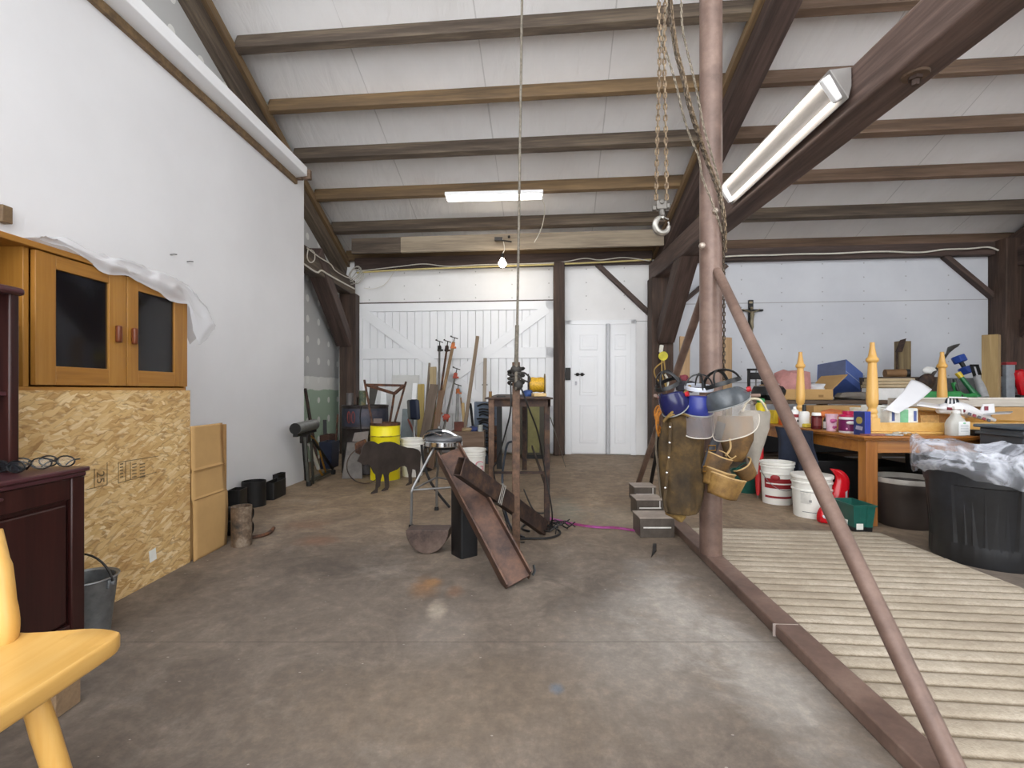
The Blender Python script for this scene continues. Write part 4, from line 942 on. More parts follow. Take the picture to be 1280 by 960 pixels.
cable('hose', 'black hose looping down behind the chrome legs of the shop stool', [P(527, 556, 4.3), P(529, 575, 4.3), P(536, 598, 4.3), P(548, 617, 4.25), FL(562, 634, .01)], .012, M_CAB, 'hose')
tc_ = V((-.28, 2.55, .648)).lerp(V((.232, 3.5, .05)), .36); td = (V((.232, 3.5, .05)) - V((-.28, 2.55, .648))).normalized(); tx, ty, tz = frame_of(td)
for k in range(3):
    o = MB().tube([tc_ + td * (.02 * k) + ty * (.032 * sx_) + tz * (.06 * sz) for sx_, sz in ((-1, -1), (1, -1), (1, 1), (-1, 1))], .0035, 5, loop=True).build('wire_tie', plain('tie_grey', '77726b', .5, .4)); tag(o, 'thin grey wire tie wound round the rectangular tube', 'wire', 'wire ties on the rectangular tube')
# ------------------------------------------------------------------ narrow welding table running away from the camera
def weld_table():
    r = thing('welding_table', 'long narrow rusty steel table end-on to the room', 'table', (.05, 3.5, 0))
    MB().span((-.2, 3.5, .985), (.3, 6.55, .997)).build('table_top', M_RUSTD, r, bev=.002)
    ap = MB(); ap.span((-.17, 3.54, .93), (.28, 3.56, .985)); ap.span((-.175, 3.54, .93), (-.155, 6.5, .985)); ap.span((.265, 3.54, .93), (.285, 6.5, .985)); ap.build('apron_frame', M_RUSTD, r)
    for x, y, s, m_ in ((-.152, 3.55, .042, M_POST), (.26, 3.57, .042, M_RUSTD), (-.17, 6.45, .07, M_BLK), (.165, 6.35, .06, M_RUSTD)):
        MB().span((x - s / 2, y - s / 2, 0), (x + s / 2, y + s / 2, .985)).build('leg', m_, r, bev=.003)
    MB().span((-.16, 3.56, .43), (.25, 3.575, .448)).build('stretcher_bar', M_RUSTD, r)
    MB().span((.255, 3.6, .30), (.27, 6.3, .33)).build('stretcher_bar', M_RUSTD, r)
weld_table()
def reel():
    c = V((.24, 4.7, 1.105)); r = thing('cable_reel', 'yellow and brown cable reel on the steel table', 'reel', c - V((0, 0, .108))); M = Matrix.Rotation(PI / 2, 3, 'Y')
    for x, m_ in ((-.085, M_RUSTD), (.075, plain('reel_olive', '7a6a45', .6))):
        MB().lathe([(.108, 0), (.108, .01), (.02, .012), (.02, 0), (.108, 0)], c + V((x, 0, 0)), 32, M, cap=False).build('flange', m_, r)
    MB().lathe([(.03, -.075), (.03, -.07), (.07, -.07), (.076, -.04), (.07, .0), (.077, .04), (.07, .072), (.03, .075)], c, 24, M).build('wound_cable', plain('reel_yellow', 'c79a22', .5, var=.25, scale=60), r)
reel()
rough('blue_rag', 'crumpled blue rag on the steel table beside the reel', 'rag', (.14, 4.35, 1.022), (.1, .12, .065), plain('rag_blue', '2c4374', .8, var=.3), 3)
tag(MB().box((.235, 4.2, 1.012), (.11, .12, .028), (0, 0, .15)).build('tan_box', plain('tan_card', 'c9ab78', .7), bev=.003), 'flat tan box on the steel table in front of the reel', 'box')
can('small_tin', 'small brown tin at the near edge of the steel table', 'tin', (-.165, 3.66, .997), .012, .045, blotch('tin_brown', '5d4322', '8a6a35'))
tag(MB().span((-.12, 3.72, .997), (-.05, 3.78, 1.007)).build('flat_bar', M_BLK, bev=.002), 'small dark flat bar lying at the near edge of the steel table', 'steel bar')
# olive cabinet behind the table, pale crate
oc = thing('olive_cabinet', 'olive green steel cabinet behind the narrow steel table', 'cabinet', W(664, 560, .25))
x0, x1 = .12, .52; 
MB().span((x0, 7.35, 0.06), (x1, 7.75, .85)).build('cabinet_body', plain('olive_dark', '3a3526', .5), oc, bev=.006)
MB().span((x0 + .12, 7.33, .1), (x1 - .1, 7.35, .8)).build('front_panel', plain('olive_panel', '77713f', .5), oc, bev=.004)
MB().span((x0 + .03, 7.37, 0), (x1 - .03, 7.73, .06)).build('plinth', M_BLK, oc)
# old electrical box with a tangle of leads
eb = thing('electrical_box', 'blue grey open electrical box full of black leads behind the buckets', 'electrical box', (-.45, 6.9, 0))
MB().span((-.54, 6.85, 0), (-.16, 7.1, .885)).build('box_shell', plain('shell_blue', '4c5664', .5, .3, var=.3, scale=5), eb, bev=.006)
b = MB()
for k in range(16):
    z = .15 + .045 * k; b.tube(bez([V((-.50 + .04 * random.random(), 6.84, z)), V((-.40, 6.80 - .03 * random.random(), z + .06 * random.random())), V((-.27 + .05 * random.random(), 6.82, z - .05 * random.random()))], 5), .012, 6)
b.build('black_leads', M_CAB, eb)
MB().span((-.34, 6.83, .02), (-.2, 6.85, .55)).build('rusty_panel', M_RUST, eb)
# ------------------------------------------------------------------ white buckets
def bucket(name, label, c, r, h, mat=None, lid=False, rings_=(.80, .87), sc=.88, bail=True):
    c = V(c); mat = mat or plain('white_bucket', 'e6e4dd', .4, var=.04); o = thing(name, label, 'bucket', c)
    pr = [(0, .004), (r * sc, 0), (r * (sc + .01), .012)]
    for k in rings_: pr += [(r * (sc + (1 - sc) * k) - .001, h * k - .012), (r * (sc + (1 - sc) * k) + .007, h * k - .008), (r * (sc + (1 - sc) * k) + .007, h * k + .004), (r * (sc + (1 - sc) * k), h * k + .008)]
    pr += [(r + .001, h - .025), (r + .009, h - .02), (r + .009, h)]
    pr += [(r + .004, h + .004), (0, h + .003)] if lid else [(r - .006, h), (r * sc - .006, .02), (0, .02)]
    MB().lathe(pr, c, 36, cap=lid).build('bucket_body', mat, o)
    if bail: MB().tube([c + V(((r + .012) * math.cos(t), -abs((r + .012) * math.sin(t)), h * .8 - .17 * abs(math.sin(t)))) for t in [PI * k / 20 for k in range(21)]], .0028, 5).build('bail_handle', M_STEEL, o)
    return o
o = bucket('white_bucket', 'white plastic bucket with pink lettering behind the shop stool', (-.455, 5.6, 0), .148, .37, bail=False)
letters('AG', 'pink_lettering', plain('pink_ink', 'c98a90', .7), o, V((-.42, 5.6 - .151, .19)), .15, (1, 0, 0), (0, 0, 1), .004)
bucket('white_bucket', 'white plastic bucket between the yellow drum and the stool', (-1.23, 5.93, 0), .14, .46)
# low bench of junk behind the stool
kb = thing('wooden_crate', 'low wooden crate of oddments behind the shop stool', 'crate', (-.62, 6.35, 0))
for s in (0, 1): MB().span((-.80, 6.2 + .3 * s, 0), (-.36, 6.22 + .3 * s, .5)).build('crate_side', M_BRNB, kb, bev=.003)
for s in (0, 1): MB().span((-.80 + .42 * s, 6.22, 0), (-.78 + .42 * s, 6.5, .5)).build('crate_end', M_BRNB, kb, bev=.003)
MB().span((-.8, 6.2, .5), (-.36, 6.52, .515)).build('crate_lid', M_BRNB, kb, bev=.003)
tag(MB().box((-.70, 6.33, .575), (.12, .12, .12), (0, 0, .2)).build('brick', plain('brick_red', '5b342a', .85, var=.2), bev=.006), 'dark red brick on the crate behind the stool', 'brick')
rough('blue_rag', 'dark blue rag on the crate behind the stool', 'rag', (-.5, 6.3, .545), (.13, .12, .07), plain('rag_navy', '2a3562', .8, var=.3), 9)
can('glass_jar', 'small clear jar on the crate behind the stool', 'jar', (-.415, 6.27, .515), .035, .085, plain('jar_grey', 'a6aaa6', .2))
rough('work_glove', 'crumpled tan work glove on the crate behind the stool', 'glove', (-.585, 6.26, .54), (.14, .1, .055), plain('glove_tan', '8d7a5c', .85, var=.25), 14)
# shop chair with a small padded back
oc = thing('swivel_chair', 'small navy padded swivel chair behind the bison cutout', 'chair', (-1.2, 6.3, 0))
MB().box(P(518.5, 512, 6.3), (.15, .06, .27), (.1, 0, -.5)).build('backrest_pad', plain('navy_pad', '1d2437', .6), oc, bev=.03)
MB().box(P(515, 512, 6.35), (.14, .05, .26), (.1, 0, -.5)).build('backrest_shell', plain('pad_grey', '6a6a66', .55), oc, bev=.022)
MB().tube(bez([P(516, 521, 6.33), P(517, 535, 6.36), P(519, 548, 6.33), V((-1.2, 6.36, .36))], 5), .016, 8).build('back_stem', M_STEEL, oc)
MB().lathe([(0, .30), (.13, .30), (.15, .32), (.15, .35), (.13, .37), (0, .375)], (-1.2, 6.3, 0), 24).build('seat_pad', MATS['navy_pad'], oc)
MB().cyl((-1.2, 6.3, .03), (-1.2, 6.3, .3), .022, 10).build('pedestal', M_BLK, oc)
MB().lathe([(0, 0), (.15, 0), (.15, .015), (.03, .05), (0, .05)], (-1.2, 6.3, 0), 24).build('base_disc', M_BLK, oc)
# ------------------------------------------------------------------ clamps and bars leaning on the plank doors
M_ORNG = plain('clamp_orange', 'b8642c', .5, var=.2)
def leaner(name, label, top, bot, Yt, Yb_, w, mat, cat, d=None, group=None):
    a = P(top[0], top[1], Yt); b_ = P(bot[0], bot[1], Yb_); dr = (b_ - a); b_ = a + dr * (a.z / max(.05, a.z - b_.z)) if a.z > b_.z else b_
    w = w * Yt / FOC
    o = MB().bar(a, b_, w, d or w, (0, 1, 0)).build(name, mat, bev=min(.003, w * .15), axis=b_ - a); return tag(o, label, cat, group), a, b_
def clamp(label, top, bot, w, mbar, mhead, Yt=7.65, Yb_=7.1, slide=None):
    a = P(*top, Yt); b_ = P(*bot, Yb_); dr = b_ - a; b_ = a + dr * (a.z / max(.05, a.z - b_.z))
    r = thing('bar_clamp', label, 'clamp', b_); k = Yt / FOC
    MB().cyl(a, b_, w * k / 2, 10).build('clamp_bar', mbar, r)
    x = (a - b_).normalized()
    h = MB(); h.bar(a - x * .02, a - x * .11, .055, .05, (0, 1, 0)); h.bar(a - x * .10 + V((-.03, -.02, 0)), a - x * .10 + V((.06, -.02, 0)), .03, .03); h.build('clamp_head', mhead, r, bev=.006)
    s = MB(); s.cyl(a - x * .04, a + x * .08, .008, 8); s.cyl(a + x * .08 + V((-.055, 0, .025)), a + x * .08 + V((.055, 0, -.01)), .007, 8); s.ball(a + x * .08 + V((-.055, 0, .03)), .014, 5); s.build('screw_handle', MATS['dark_iron'], r)
    if slide is not None:
        t = P(slide[0], slide[1], Yt + (Yb_ - Yt) * .5); q = a + (b_ - a) * ((a.z - t.z) / max(.05, a.z - b_.z))
        m_ = MB(); m_.bar(q + x * .05, q - x * .05, .075, .06, (0, 1, 0)); m_.bar(q + V((-.05, -.03, .02)), q + V((.06, -.03, .02)), .035, .03); m_.build('sliding_jaw', mhead, r, bev=.006)
M_PIPEG = plain('pipe_grey', '77746f', .45, .5); M_TANBAR = plain('tan_bar', '8a6f50', .6, var=.2)
clamp('grey iron bar clamp, first of the clamps beside the weathered boards', (549.5, 432), (548.5, 490), 2.4, M_PIPEG, MATS['dark_iron'])
clamp('tan bar clamp with an orange screw head leaning on the plank doors', (567, 428), (549, 515), 4, M_TANBAR, M_ORNG, slide=(549, 517))
clamp('thin brown bar clamp with a dark head among the orange clamps', (559, 432), (551, 490), 2.6, M_RUST, M_RUSTD, 7.75, 7.25)
clamp('grey bar clamp with a red head and red slider', (570, 466), (558, 521), 2.6, M_PIPEG, plain('clamp_red', 'b04a38', .5, var=.2), slide=(558, 521))
clamp('short upright galvanised pipe clamp with an orange head', (572.5, 486), (571, 530), 4, plain('pipe_pale', '9b9c9c', .4, .5), M_ORNG)
leaner('steel_bar', 'tall brown steel bar leaning on the plank doors', (597, 421), (583, 520), 7.75, 7.15, 4, wood('bar_brown', '6b5a4a', '8a755e', axis=0), 'steel bar')
leaner('pipe', 'upright grey pipe with a ring beside the tall brown bar', (606.5, 448), (605.5, 500), 7.6, 7.5, 4.2, wood('pipe_tan', '7e7062', '9a8b78', axis=0), 'pipe')
tag(MB().tube([P(606, 481, 7.58) + V((.038 * math.cos(t), .038 * math.sin(t), 0)) for t in [2 * PI * k / 14 for k in range(14)]], .008, 6, loop=True).build('pipe_ring', MATS['dark_iron']), 'dark wire ring around the upright grey pipe', 'ring')
M_WEAT = wood('weathered_board', '4a4038', '6a5c50', '84776a', axis=0, scale=8, rough=.8, bmp=.3)
leaner('weathered_board', 'wide weathered grey board standing among the clamps', (543, 481), (531, 545), 7.2, 6.7, 11, M_WEAT, 'board', .03)
leaner('weathered_board', 'narrow brown weathered board beside the tan clamp', (552, 489), (544, 545), 7.1, 6.65, 7, wood('brown_board', '5a4334', '79604b', axis=0, rough=.8), 'board', .03)
leaner('tan_board', 'tan board end standing behind the weathered boards', (541.5, 459), (541, 500), 7.5, 7.3, 8, wood('board_tan', '96825e', 'b09c76', axis=0), 'board', .03)
leaner('thin_batten', 'thin grey batten behind the tan board end', (537, 454), (534, 495), 7.55, 7.35, 2.6, M_WEAT, 'batten')
leaner('yellow_board', 'short ochre board edged in white behind the swivel chair', (526.5, 480.5), (526, 520), 7.4, 7.25, 8, wood('board_ochre', '97803f', 'b39a55', axis=0), 'board', .03)
leaner('white_board', 'narrow white board beside the ochre board', (519, 479), (516, 530), 7.5, 7.3, 6, M_DOORW, 'board', .02)
leaner('thin_batten', 'thin stick leaning beside the tall brown bar', (576, 497), (580, 535), 7.4, 7.2, 1.8, M_TANBAR, 'batten')
leaner('pine_batten', 'pale pine batten with a notched top behind the brick', (579, 504), (580, 535), 7.3, 7.15, 3, wood('batten_pine', 'a08452', 'bfa26c', axis=0), 'batten')
leaner('steel_bar', 'short black bar leaning beside the tall brown bar', (588, 505), (592, 540), 7.4, 7.1, 3, M_BLK, 'steel bar')
leaner('steel_rod', 'thin white rod standing by the swivel chair', (541, 512), (527, 545), 7.0, 6.7, 1.6, plain('rod_white', 'cfccc4', .5), 'rod')
leaner('wooden_stick', 'thin red wooden handle leaning by the swivel chair', (509, 521), (519, 545), 7.0, 6.8, 2.2, plain('handle_red', '7a3a2a', .6), 'handle')
def sheetlean(name, label, pts, Ys, th, mat, cat):
    q = [P(x, y, Y) for (x, y), Y in zip(pts, Ys)]
    for i in (2, 3): q[i].z = 0.0
    return tag(MB().prism(q, (0, th, 0)).build(name, mat, bev=.003), label, cat)
sheetlean('grey_sheet', 'large pale grey panel leaning on the plank doors', ((490, 469), (524, 469), (522, 570), (488, 570)), (7.85, 7.83, 7.4, 7.4), .015, plain('panel_grey', 'cfcfcc', .6, var=.03), 'panel')
sheetlean('slate_panel', 'dark blue grey panel leaning behind the yellow drum', ((503, 511), (517, 511), (514, 563), (498, 563)), (7.0, 7.0, 6.8, 6.8), .012, plain('panel_slate', '6c7577', .5), 'panel')
sheetlean('white_plank', 'tall white plank leaning behind the rusty frame', ((476, 486), (483, 486), (482, 570), (473, 570)), (7.8, 7.8, 7.4, 7.4), .02, M_DOORW, 'board')
# ------------------------------------------------------------------ the jib mast with its floor rail and braces
M_MAST = blotch('mast_paint', '59473f', '725c52', '8a7367', scale=2.6, rough=.42, metal=.15, bmp=.06)
MX, MY = 1.222, 2.95
def xr(Y): return 1.148 + .053 * (Y - 1.5)
def mast():
    r = thing('jib_crane', 'tall brown steel mast standing on a floor rail with two diagonal pipe braces', 'jib crane', (MX, MY, 0))
    MB().lathe([(0, .05), (.066, .05), (.066, 4.35), (0, 4.35)], (MX, MY, 0), 40).build('mast_pipe', M_MAST, r)
    a, b_ = V((xr(.2), .2, 0)), V((xr(3.75), 3.75, 0))
    ch = MB().bar(a + V((0, 0, .026)), b_ + V((0, 0, .026)), .105, .052); ch.build('floor_rail', M_MAST, r, bev=.006)
    MB().bar(a.lerp(b_, .52) + V((-.01, 0, .027)), a.lerp(b_, .5212) + V((-.01, 0, .027)), .106, .0535).build('weld_seam', plain('weld_grey', '9a8d86', .5), r)
    def brace(p, q): MB().tube([p, p.lerp(q, .5), q], .0275, 18).build('pipe_brace', M_MAST, r)
    brace(V((MX + .012, MY - .07, 1.76)), V((1.115, 1.17, .05)))
    brace(V((MX - .02, MY + .05, 1.66)), V((1.385, 5.28, .02)))
    MB().ball(V((MX + .012, MY - .07, 1.762)), .0275, 8).build('brace_end', M_MAST, r)
    MB().box((1.385, 5.28, .01), (.14, .14, .02)).build('foot_plate', M_MAST, r, bev=.003)
    # boom overhead, out towards the hoist
    MB().bar((MX + .35, MY + .25, 4.2), (.3, 2.35, 4.2), .1, .16).build('boom_arm', M_MAST, r, bev=.006)
    for px, py in ((876, 308.5), (892.5, 265.5)):
        q = P(px, py, MY - .05); MB().ball(q + V((-.0, -.02, 0)), .02, 8).build('weld_boss', plain('pale_metal', 'b5a69a', .35, .5), r)
    # coat hooks welded to the mast
    h = MB(); h.cyl((MX - .36, MY - .05, 1.005), (MX + .27, MY - .06, 1.02), .011, 10); h.cyl((MX - .36, MY - .05, 1.005), (MX - .37, MY - .1, 1.02), .011, 8)
    h.build('hook_rail', M_MAST, r)
mast()
# ------------------------------------------------------------------ chain hoist
M_CHN = blotch('chain_rust', '54463a', '7f6d58', 'a08d74', scale=60, rough=.5, metal=.55, bmp=0)
M_CHD = blotch('chain_dark', '2f2924', '574b3f', '7b6d5b', scale=60, rough=.5, metal=.55, bmp=0)
M_CHT = plain('chain_thin', '8b8172', .45, .6, var=.3, scale=60)
def hoist():
    Y = 2.6; r = thing('chain_hoist', 'chain hoist with a steel hook on two rusty chains beside the mast', 'chain hoist', P(828, 290, Y))
    x0 = P(827, 0, Y).x
    b = MB(); b.lathe([(0, -.06), (.11, -.06), (.125, -.04), (.125, .04), (.11, .06), (0, .06)], (x0, Y, 3.62), 24, Matrix.Rotation(PI / 2, 3, 'X')); b.span((x0 - .05, Y - .05, 3.6), (x0 + .05, Y + .05, 3.86)); b.build('hoist_body', plain('hoist_grey', '5d5a56', .45, .3), r, bev=.01)
    MB().tube([V((x0 + .045 * math.cos(t), Y, 3.93 + .07 * math.sin(t))) for t in [2 * PI * k / 14 for k in range(14)]], .012, 8, loop=True).build('top_shackle', M_CHD, r)
    MB().bar((x0, Y, 4.0), (x0, Y - .05, 4.14), .05, .03).build('trolley_hanger', MATS['hoist_grey'], r)
    for tx, bx in ((824.5, 820), (830.5, 833.5)):
        tp = P(tx, 53, Y); up = V((x0 + (-.03 if tx < 827 else .03), Y, 3.58)); bo = P(bx, 253, Y); md = P((tx * .4 + bx * .6), 170, Y)
        chain_mesh([up, tp, md, bo], .041, .0052).build('load_chain', M_CHN, r)
    # hook block and hook
    bc = P(826.5, 257, Y)
    k = MB(); k.box(bc, (.058, .03, .05)); k.cyl(bc + V((-.036, 0, .0)), bc + V((-.036, .0, -.03)), .014, 10); k.cyl(bc + V((.036, 0, .012)), bc + V((.036, 0, -.02)), .014, 10)
    k.cyl(bc + V((0, -.02, .015)), bc + V((0, .02, .015)), .014, 10); k.cyl(bc + V((0, 0, -.02)), bc + V((.008, 0, -.06)), .016, 10); k.build('hook_block', plain('block_grey', '6c6863', .4, .6), r, bev=.006)
    hc = P(827.5, 281.5, Y)
    pts, rad = [], []
    for q in range(25):
        t = math.radians(100 + 285 * q / 24); rr = .039
        pts.append(hc + V((rr * math.cos(t) * .95, 0, rr * math.sin(t) * 1.1))); rad.append(.011 + .008 * math.sin(PI * min(1, q / 20)) - (.006 if q > 21 else 0))
    pts = [bc + V((.008, 0, -.06)), bc + V((.006, 0, -.07))] + pts; rad = [.012, .012] + rad
    MB().tube(pts, rad, 10).build('hook', plain('hook_steel', 'a7a49d', .28, .9, var=.2), r)
    MB().bar(hc + V((.0, 0, .045)), hc + V((.035, 0, .03)), .012, .006).build('safety_latch', MATS['block_grey'], r)
    # hand chain, swept over to the mast and hanging down beside it
    pth = [P(836, -15, 2.62), P(842, 53, 2.65), P(852, 95, 2.68), P(860, 130, 2.7), P(872, 170, 2.76), P(884, 205, 2.82), P(897, 240, 2.84), P(903.5, 275, 2.87), P(904.5, 320, 2.92), P(905, 380, 2.95), P(905, 430, 2.95), P(905, 478, 2.95)]
    up = V((x0 + .1, Y, 3.6))
    for dx, dy, l, w_, m_ in ((0, 0, .033, .0043, M_CHD), (3.6, .03, .033, .0043, M_CHN)):
        chain_mesh([up] + [p + V((dx * .0045, dy * .3, .012 * (dx > 0))) for p in pth[:9 if dx else 12]], l, w_).build('hand_chain', m_, r)
    chain_mesh([up] + [P(x, y, Y_) for x, y, Y_ in ((829, 40, 2.6), (833, 65, 2.62), (845, 105, 2.66), (853, 140, 2.7), (863, 172, 2.76), (873, 195, 2.79), (878, 222, 2.82), (889, 250, 2.83), (898, 275, 2.83), (903, 292, 2.86))], .026, .003).build('hand_chain', M_CHT, r)
    chain_mesh([up] + [P(x, y, Y_) for x, y, Y_ in ((852, 20, 2.62), (857, 55, 2.66), (866, 92, 2.7), (873, 125, 2.74), (880, 160, 2.78), (890, 195, 2.81), (900, 232, 2.84), (904, 262, 2.86))], .026, .003).build('hand_chain', M_CHT, r)
hoist()
# ------------------------------------------------------------------ three steel blocks in a row
M_BLOCK = plain('block_steel', '5e564f', .4, .5, var=.2, bmp=.03)
for k, (x0, y0, w_) in enumerate(((.912, 3.42, .247), (1.036, 3.99, .225), (1.15, 4.52, .205))):
    r = thing('steel_block', ('welded steel block with a chalk line, in front of the row beside the floor rail', 'welded steel block with a chalk line, middle of the row of three', 'welded steel block at the far end of the row, behind the middle one')[k], 'steel block', (x0 + w_ / 2, y0, 0))
    MB().span((x0, y0, 0), (x0 + w_, y0 + .2, .137)).build('block_body', M_BLOCK, r, bev=.003)
    t = MB(); t.span((x0 - .004, y0 - .005, .137), (x0 + w_ + .004, y0 + .205, .143)); t.build('top_plate', plain('block_top', 'a79b90', .5, .15), r)
    l = MB(); l.box((x0 + w_ / 2, y0 - .001, .072), (w_ * .8, .002, .009)); l.build('chalk_line', plain('chalk', 'd5d2cd', .8), r)
    if k: 
        MB().box((x0 + w_ * .86, y0 - .001, .105), (.006, .002, .055)).build('chalk_mark', MATS['chalk'], r)
tag(MB().prism([FL(x, y, .002) for x, y in ((816, 680), (820.5, 680), (820, 689), (814, 697), (815.5, 689))], (0, 0, .004)).build('black_scrap', M_BLKP), 'small curved black scrap on the floor before the steel blocks', 'scrap')
a = FL(813, 607); b_ = P(832, 505, 4.6)
tag(MB().bar((a.x, a.y, .0), b_, .036, .014, (0, 1, 0)).build('flat_steel_bar', M_BLK), 'dark flat bar leaning behind the leather jacket over the steel blocks', 'steel bar')
# ------------------------------------------------------------------ clothes and shields on the mast
M_SUEDE = blotch('brown_suede', '261b0b', '3f2f15', '5a4420', scale=6, rough=.85, bmp=.25)
M_SUED2 = blotch('suede_worn', '5a4422', '7a6031', '8d7440', scale=9, rough=.85, bmp=.2)
def loftpx(levels, Y, depth, nse=0.0, n=28, seed=0.0, sq=1.0):
    rs = []
    for y, xl, xr_, dk in levels:
        c = P((xl + xr_) / 2, y, Y); hw = (xr_ - xl) / 2 * Y / FOC; hd = depth * dk; ring = []
        for k in range(n):
            t = 2 * PI * k / n; q = V((hw * math.copysign(abs(math.cos(t)) ** sq, math.cos(t)), hd * math.copysign(abs(math.sin(t)) ** sq, math.sin(t)), 0))
            f = 1 + nse * (noise.noise(V((q.x * 14 + seed, q.y * 10, y * .022))) + .5 * noise.noise(V((q.x * 40 + seed, q.y * 22, y * .05))))
            ring.append(c + V((q.x * (1 + (f - 1) * .25), q.y * f, 0)))
        rs.append(ring)
    return MB().rings(rs)
def jacket():
    Y = 2.72; r = thing('leather_jacket', 'brown suede welding jacket with snap buttons hanging on the mast', 'jacket', P(851, 648, Y))
    lv = [(497, 845, 857, .35), (503, 840, 862, .5), (510, 834, 868, .7), (520, 828, 874, .9), (532, 824.5, 878, 1), (550, 823.5, 881, 1), (575, 825, 882, 1.05), (600, 826.5, 881, 1.1), (620, 828, 879.5, 1.12), (634, 829, 876, 1.12), (642, 831, 873.5, 1.1)]
    lv2 = []
    for a, b_ in zip(lv, lv[1:]): 
        for k in range(3): t = k / 3; lv2.append(tuple(a[i] + (b_[i] - a[i]) * t for i in range(4)))
    lv2.append(lv[-1])
    loftpx(lv2, Y, .062, .55, 40, 2.0).build('jacket_body', M_SUEDE, r, smooth=60, sub=1)
    loftpx([(636, 831, 860, .6), (643, 832, 858, .6), (647, 840, 857, .5), (652, 848, 853, .3)], Y + .0, .05, .3, 24, 5).build('front_hem', M_SUED2, r, smooth=60)
    MB().tube(bez([P(829, 527, Y - .06), P(840, 515, Y - .07), P(852, 497, Y - .06), P(862, 483, Y - .03)], 6), [.014] * 6 + [.02] * 7 + [.016] * 6, 10, flat=.6).build('rolled_collar', M_SUED2, r)
    MB().tube(bez([P(833, 522, Y - .07), P(846, 517, Y - .075), P(858, 519, Y - .07), P(868, 524, Y - .06)], 6), .012, 8, flat=.5).build('shoulder_seam', M_SUED2, r)
    pk = MB(); pk.tube(bez([P(838, 528, Y - .075), P(837, 555, Y - .078), P(834, 590, Y - .08), P(831, 625, Y - .08), P(833, 640, Y - .078)], 6), .009, 8, flat=.5); pk.build('front_placket', M_SUEDE, r)
    for x, y in ((837.6, 534), (837, 553.6), (836, 572), (833.5, 591), (831.5, 610)):
        MB().ball(P(x, y, Y - .088), (.007, .005, .007), 7).build('snap_button', M_CHROME, r)
jacket()
def face_shield(label, c, yaw, tilt, roll, R, hgt, crown, visor, vlen, vspan=95, band=None, straps=True, bandlift=.05):
    r = thing('face_shield', label, 'face shield', c); c = V(c)
    Rm = Matrix.Rotation(yaw, 3, 'Z') @ Matrix.Rotation(roll, 3, 'Y') @ Matrix.Rotation(tilt, 3, 'X')   # local front = -Y
    def Q(a, rad, z): return c + Rm @ V((rad * math.sin(a), -rad * 1.15 * math.cos(a), z))
    def crownf(u, v):
        a = math.radians(-105 + 210 * u); rr = R * (1.0 - .22 * v ** 2); k = (1 - .55 * abs(2 * u - 1) ** 3)
        return Q(a, rr * (1 + .05 * math.sin(v * PI)), hgt * (v - .5) * k)
    MB().grid(crownf, 28, 10).build('crown_guard', crown, r, solid=.004, smooth=70)
    MB().tube([Q(math.radians(-105 + 210 * k / 28), R * 1.01, -hgt * .5 * (1 - .55 * abs(2 * k / 28 - 1) ** 3)) for k in range(29)], .0045, 6).build('visor_channel', plain('channel_grey', '8c8d8c', .4), r)
    if visor is not None:
        def vf(u, v):
            a = math.radians(-vspan + 2 * vspan * u); rr = R * (1.03 + .10 * v); e = 1 - .35 * abs(2 * u - 1) ** 4
            return Q(a, rr, -hgt * .5 * (1 - .5 * abs(2 * u - 1) ** 3) - vlen * v * e + .004 * noise.noise(V((u * 5, v * 4, 2))))
        MB().grid(vf, 26, 12).build('clear_visor', visor, r, smooth=120)
        MB().tube([vf(k / 26, 1.0) for k in range(27)], .0028, 5).build('visor_edge', plain('edge_haze', 'c9c1b6', .4), r)
    hb = band or M_BLKP
    MB().tube([Q(2 * PI * k / 30, R * .86, hgt * .5 + bandlift * .4 + .01) for k in range(30)], .005, 6, loop=True, flat=2.6).build('head_band', hb, r)
    if straps:
        for ang in (0, PI / 2):
            pts = []
            for k in range(15):
                t = PI * k / 14; d = V((math.cos(t) * math.cos(ang), math.cos(t) * math.sin(ang), 0)) * R * .86
                pts.append(c + Rm @ V((d.x, -d.y * 1.15, hgt * .5 + bandlift * .4 + .01 + .075 * math.sin(t))))
            MB().tube(pts, .0045, 6, flat=2.2).build('crown_strap', M_BLKP, r)
    for s in (-1, 1):
        p = Q(s * math.radians(97), R * .98, hgt * .12); q = Q(s * math.radians(97), R * 1.16, hgt * .12)
        MB().cyl(p, q, .014, 12).build('pivot_knob', plain('knob_red', 'b3202a', .4), r)
    return r
M_NAVY = plain('navy_gloss', '1d1f4a', .18, var=.1); M_BLUE = plain('blue_plastic', '26307a', .3, var=.08); M_GREYC = plain('grey_crown', '4c5156', .25, var=.2)
MV1 = clear('visor_haze', 'cfc6bc', .2, .26); MV2 = clear('visor_dim', '8d8689', .3, .5)
face_shield('grey crowned face shield with a clear visor hanging beside the mast', P(908, 497, 2.62), math.radians(-42), .12, -.28, .112, .10, M_GREYC, MV1, .16)
face_shield('blue crowned face shield with a pale head band between two others', P(872, 504, 2.70), math.radians(-8), .18, .03, .085, .11, M_BLUE, MV2, .12, band=plain('band_white', 'c3c8d4', .5), bandlift=.06)
face_shield('glossy navy face shield hung above the suede jacket shoulder', P(842, 499, 2.70), math.radians(-50), .45, -.12, .078, .13, M_NAVY, None, 0)
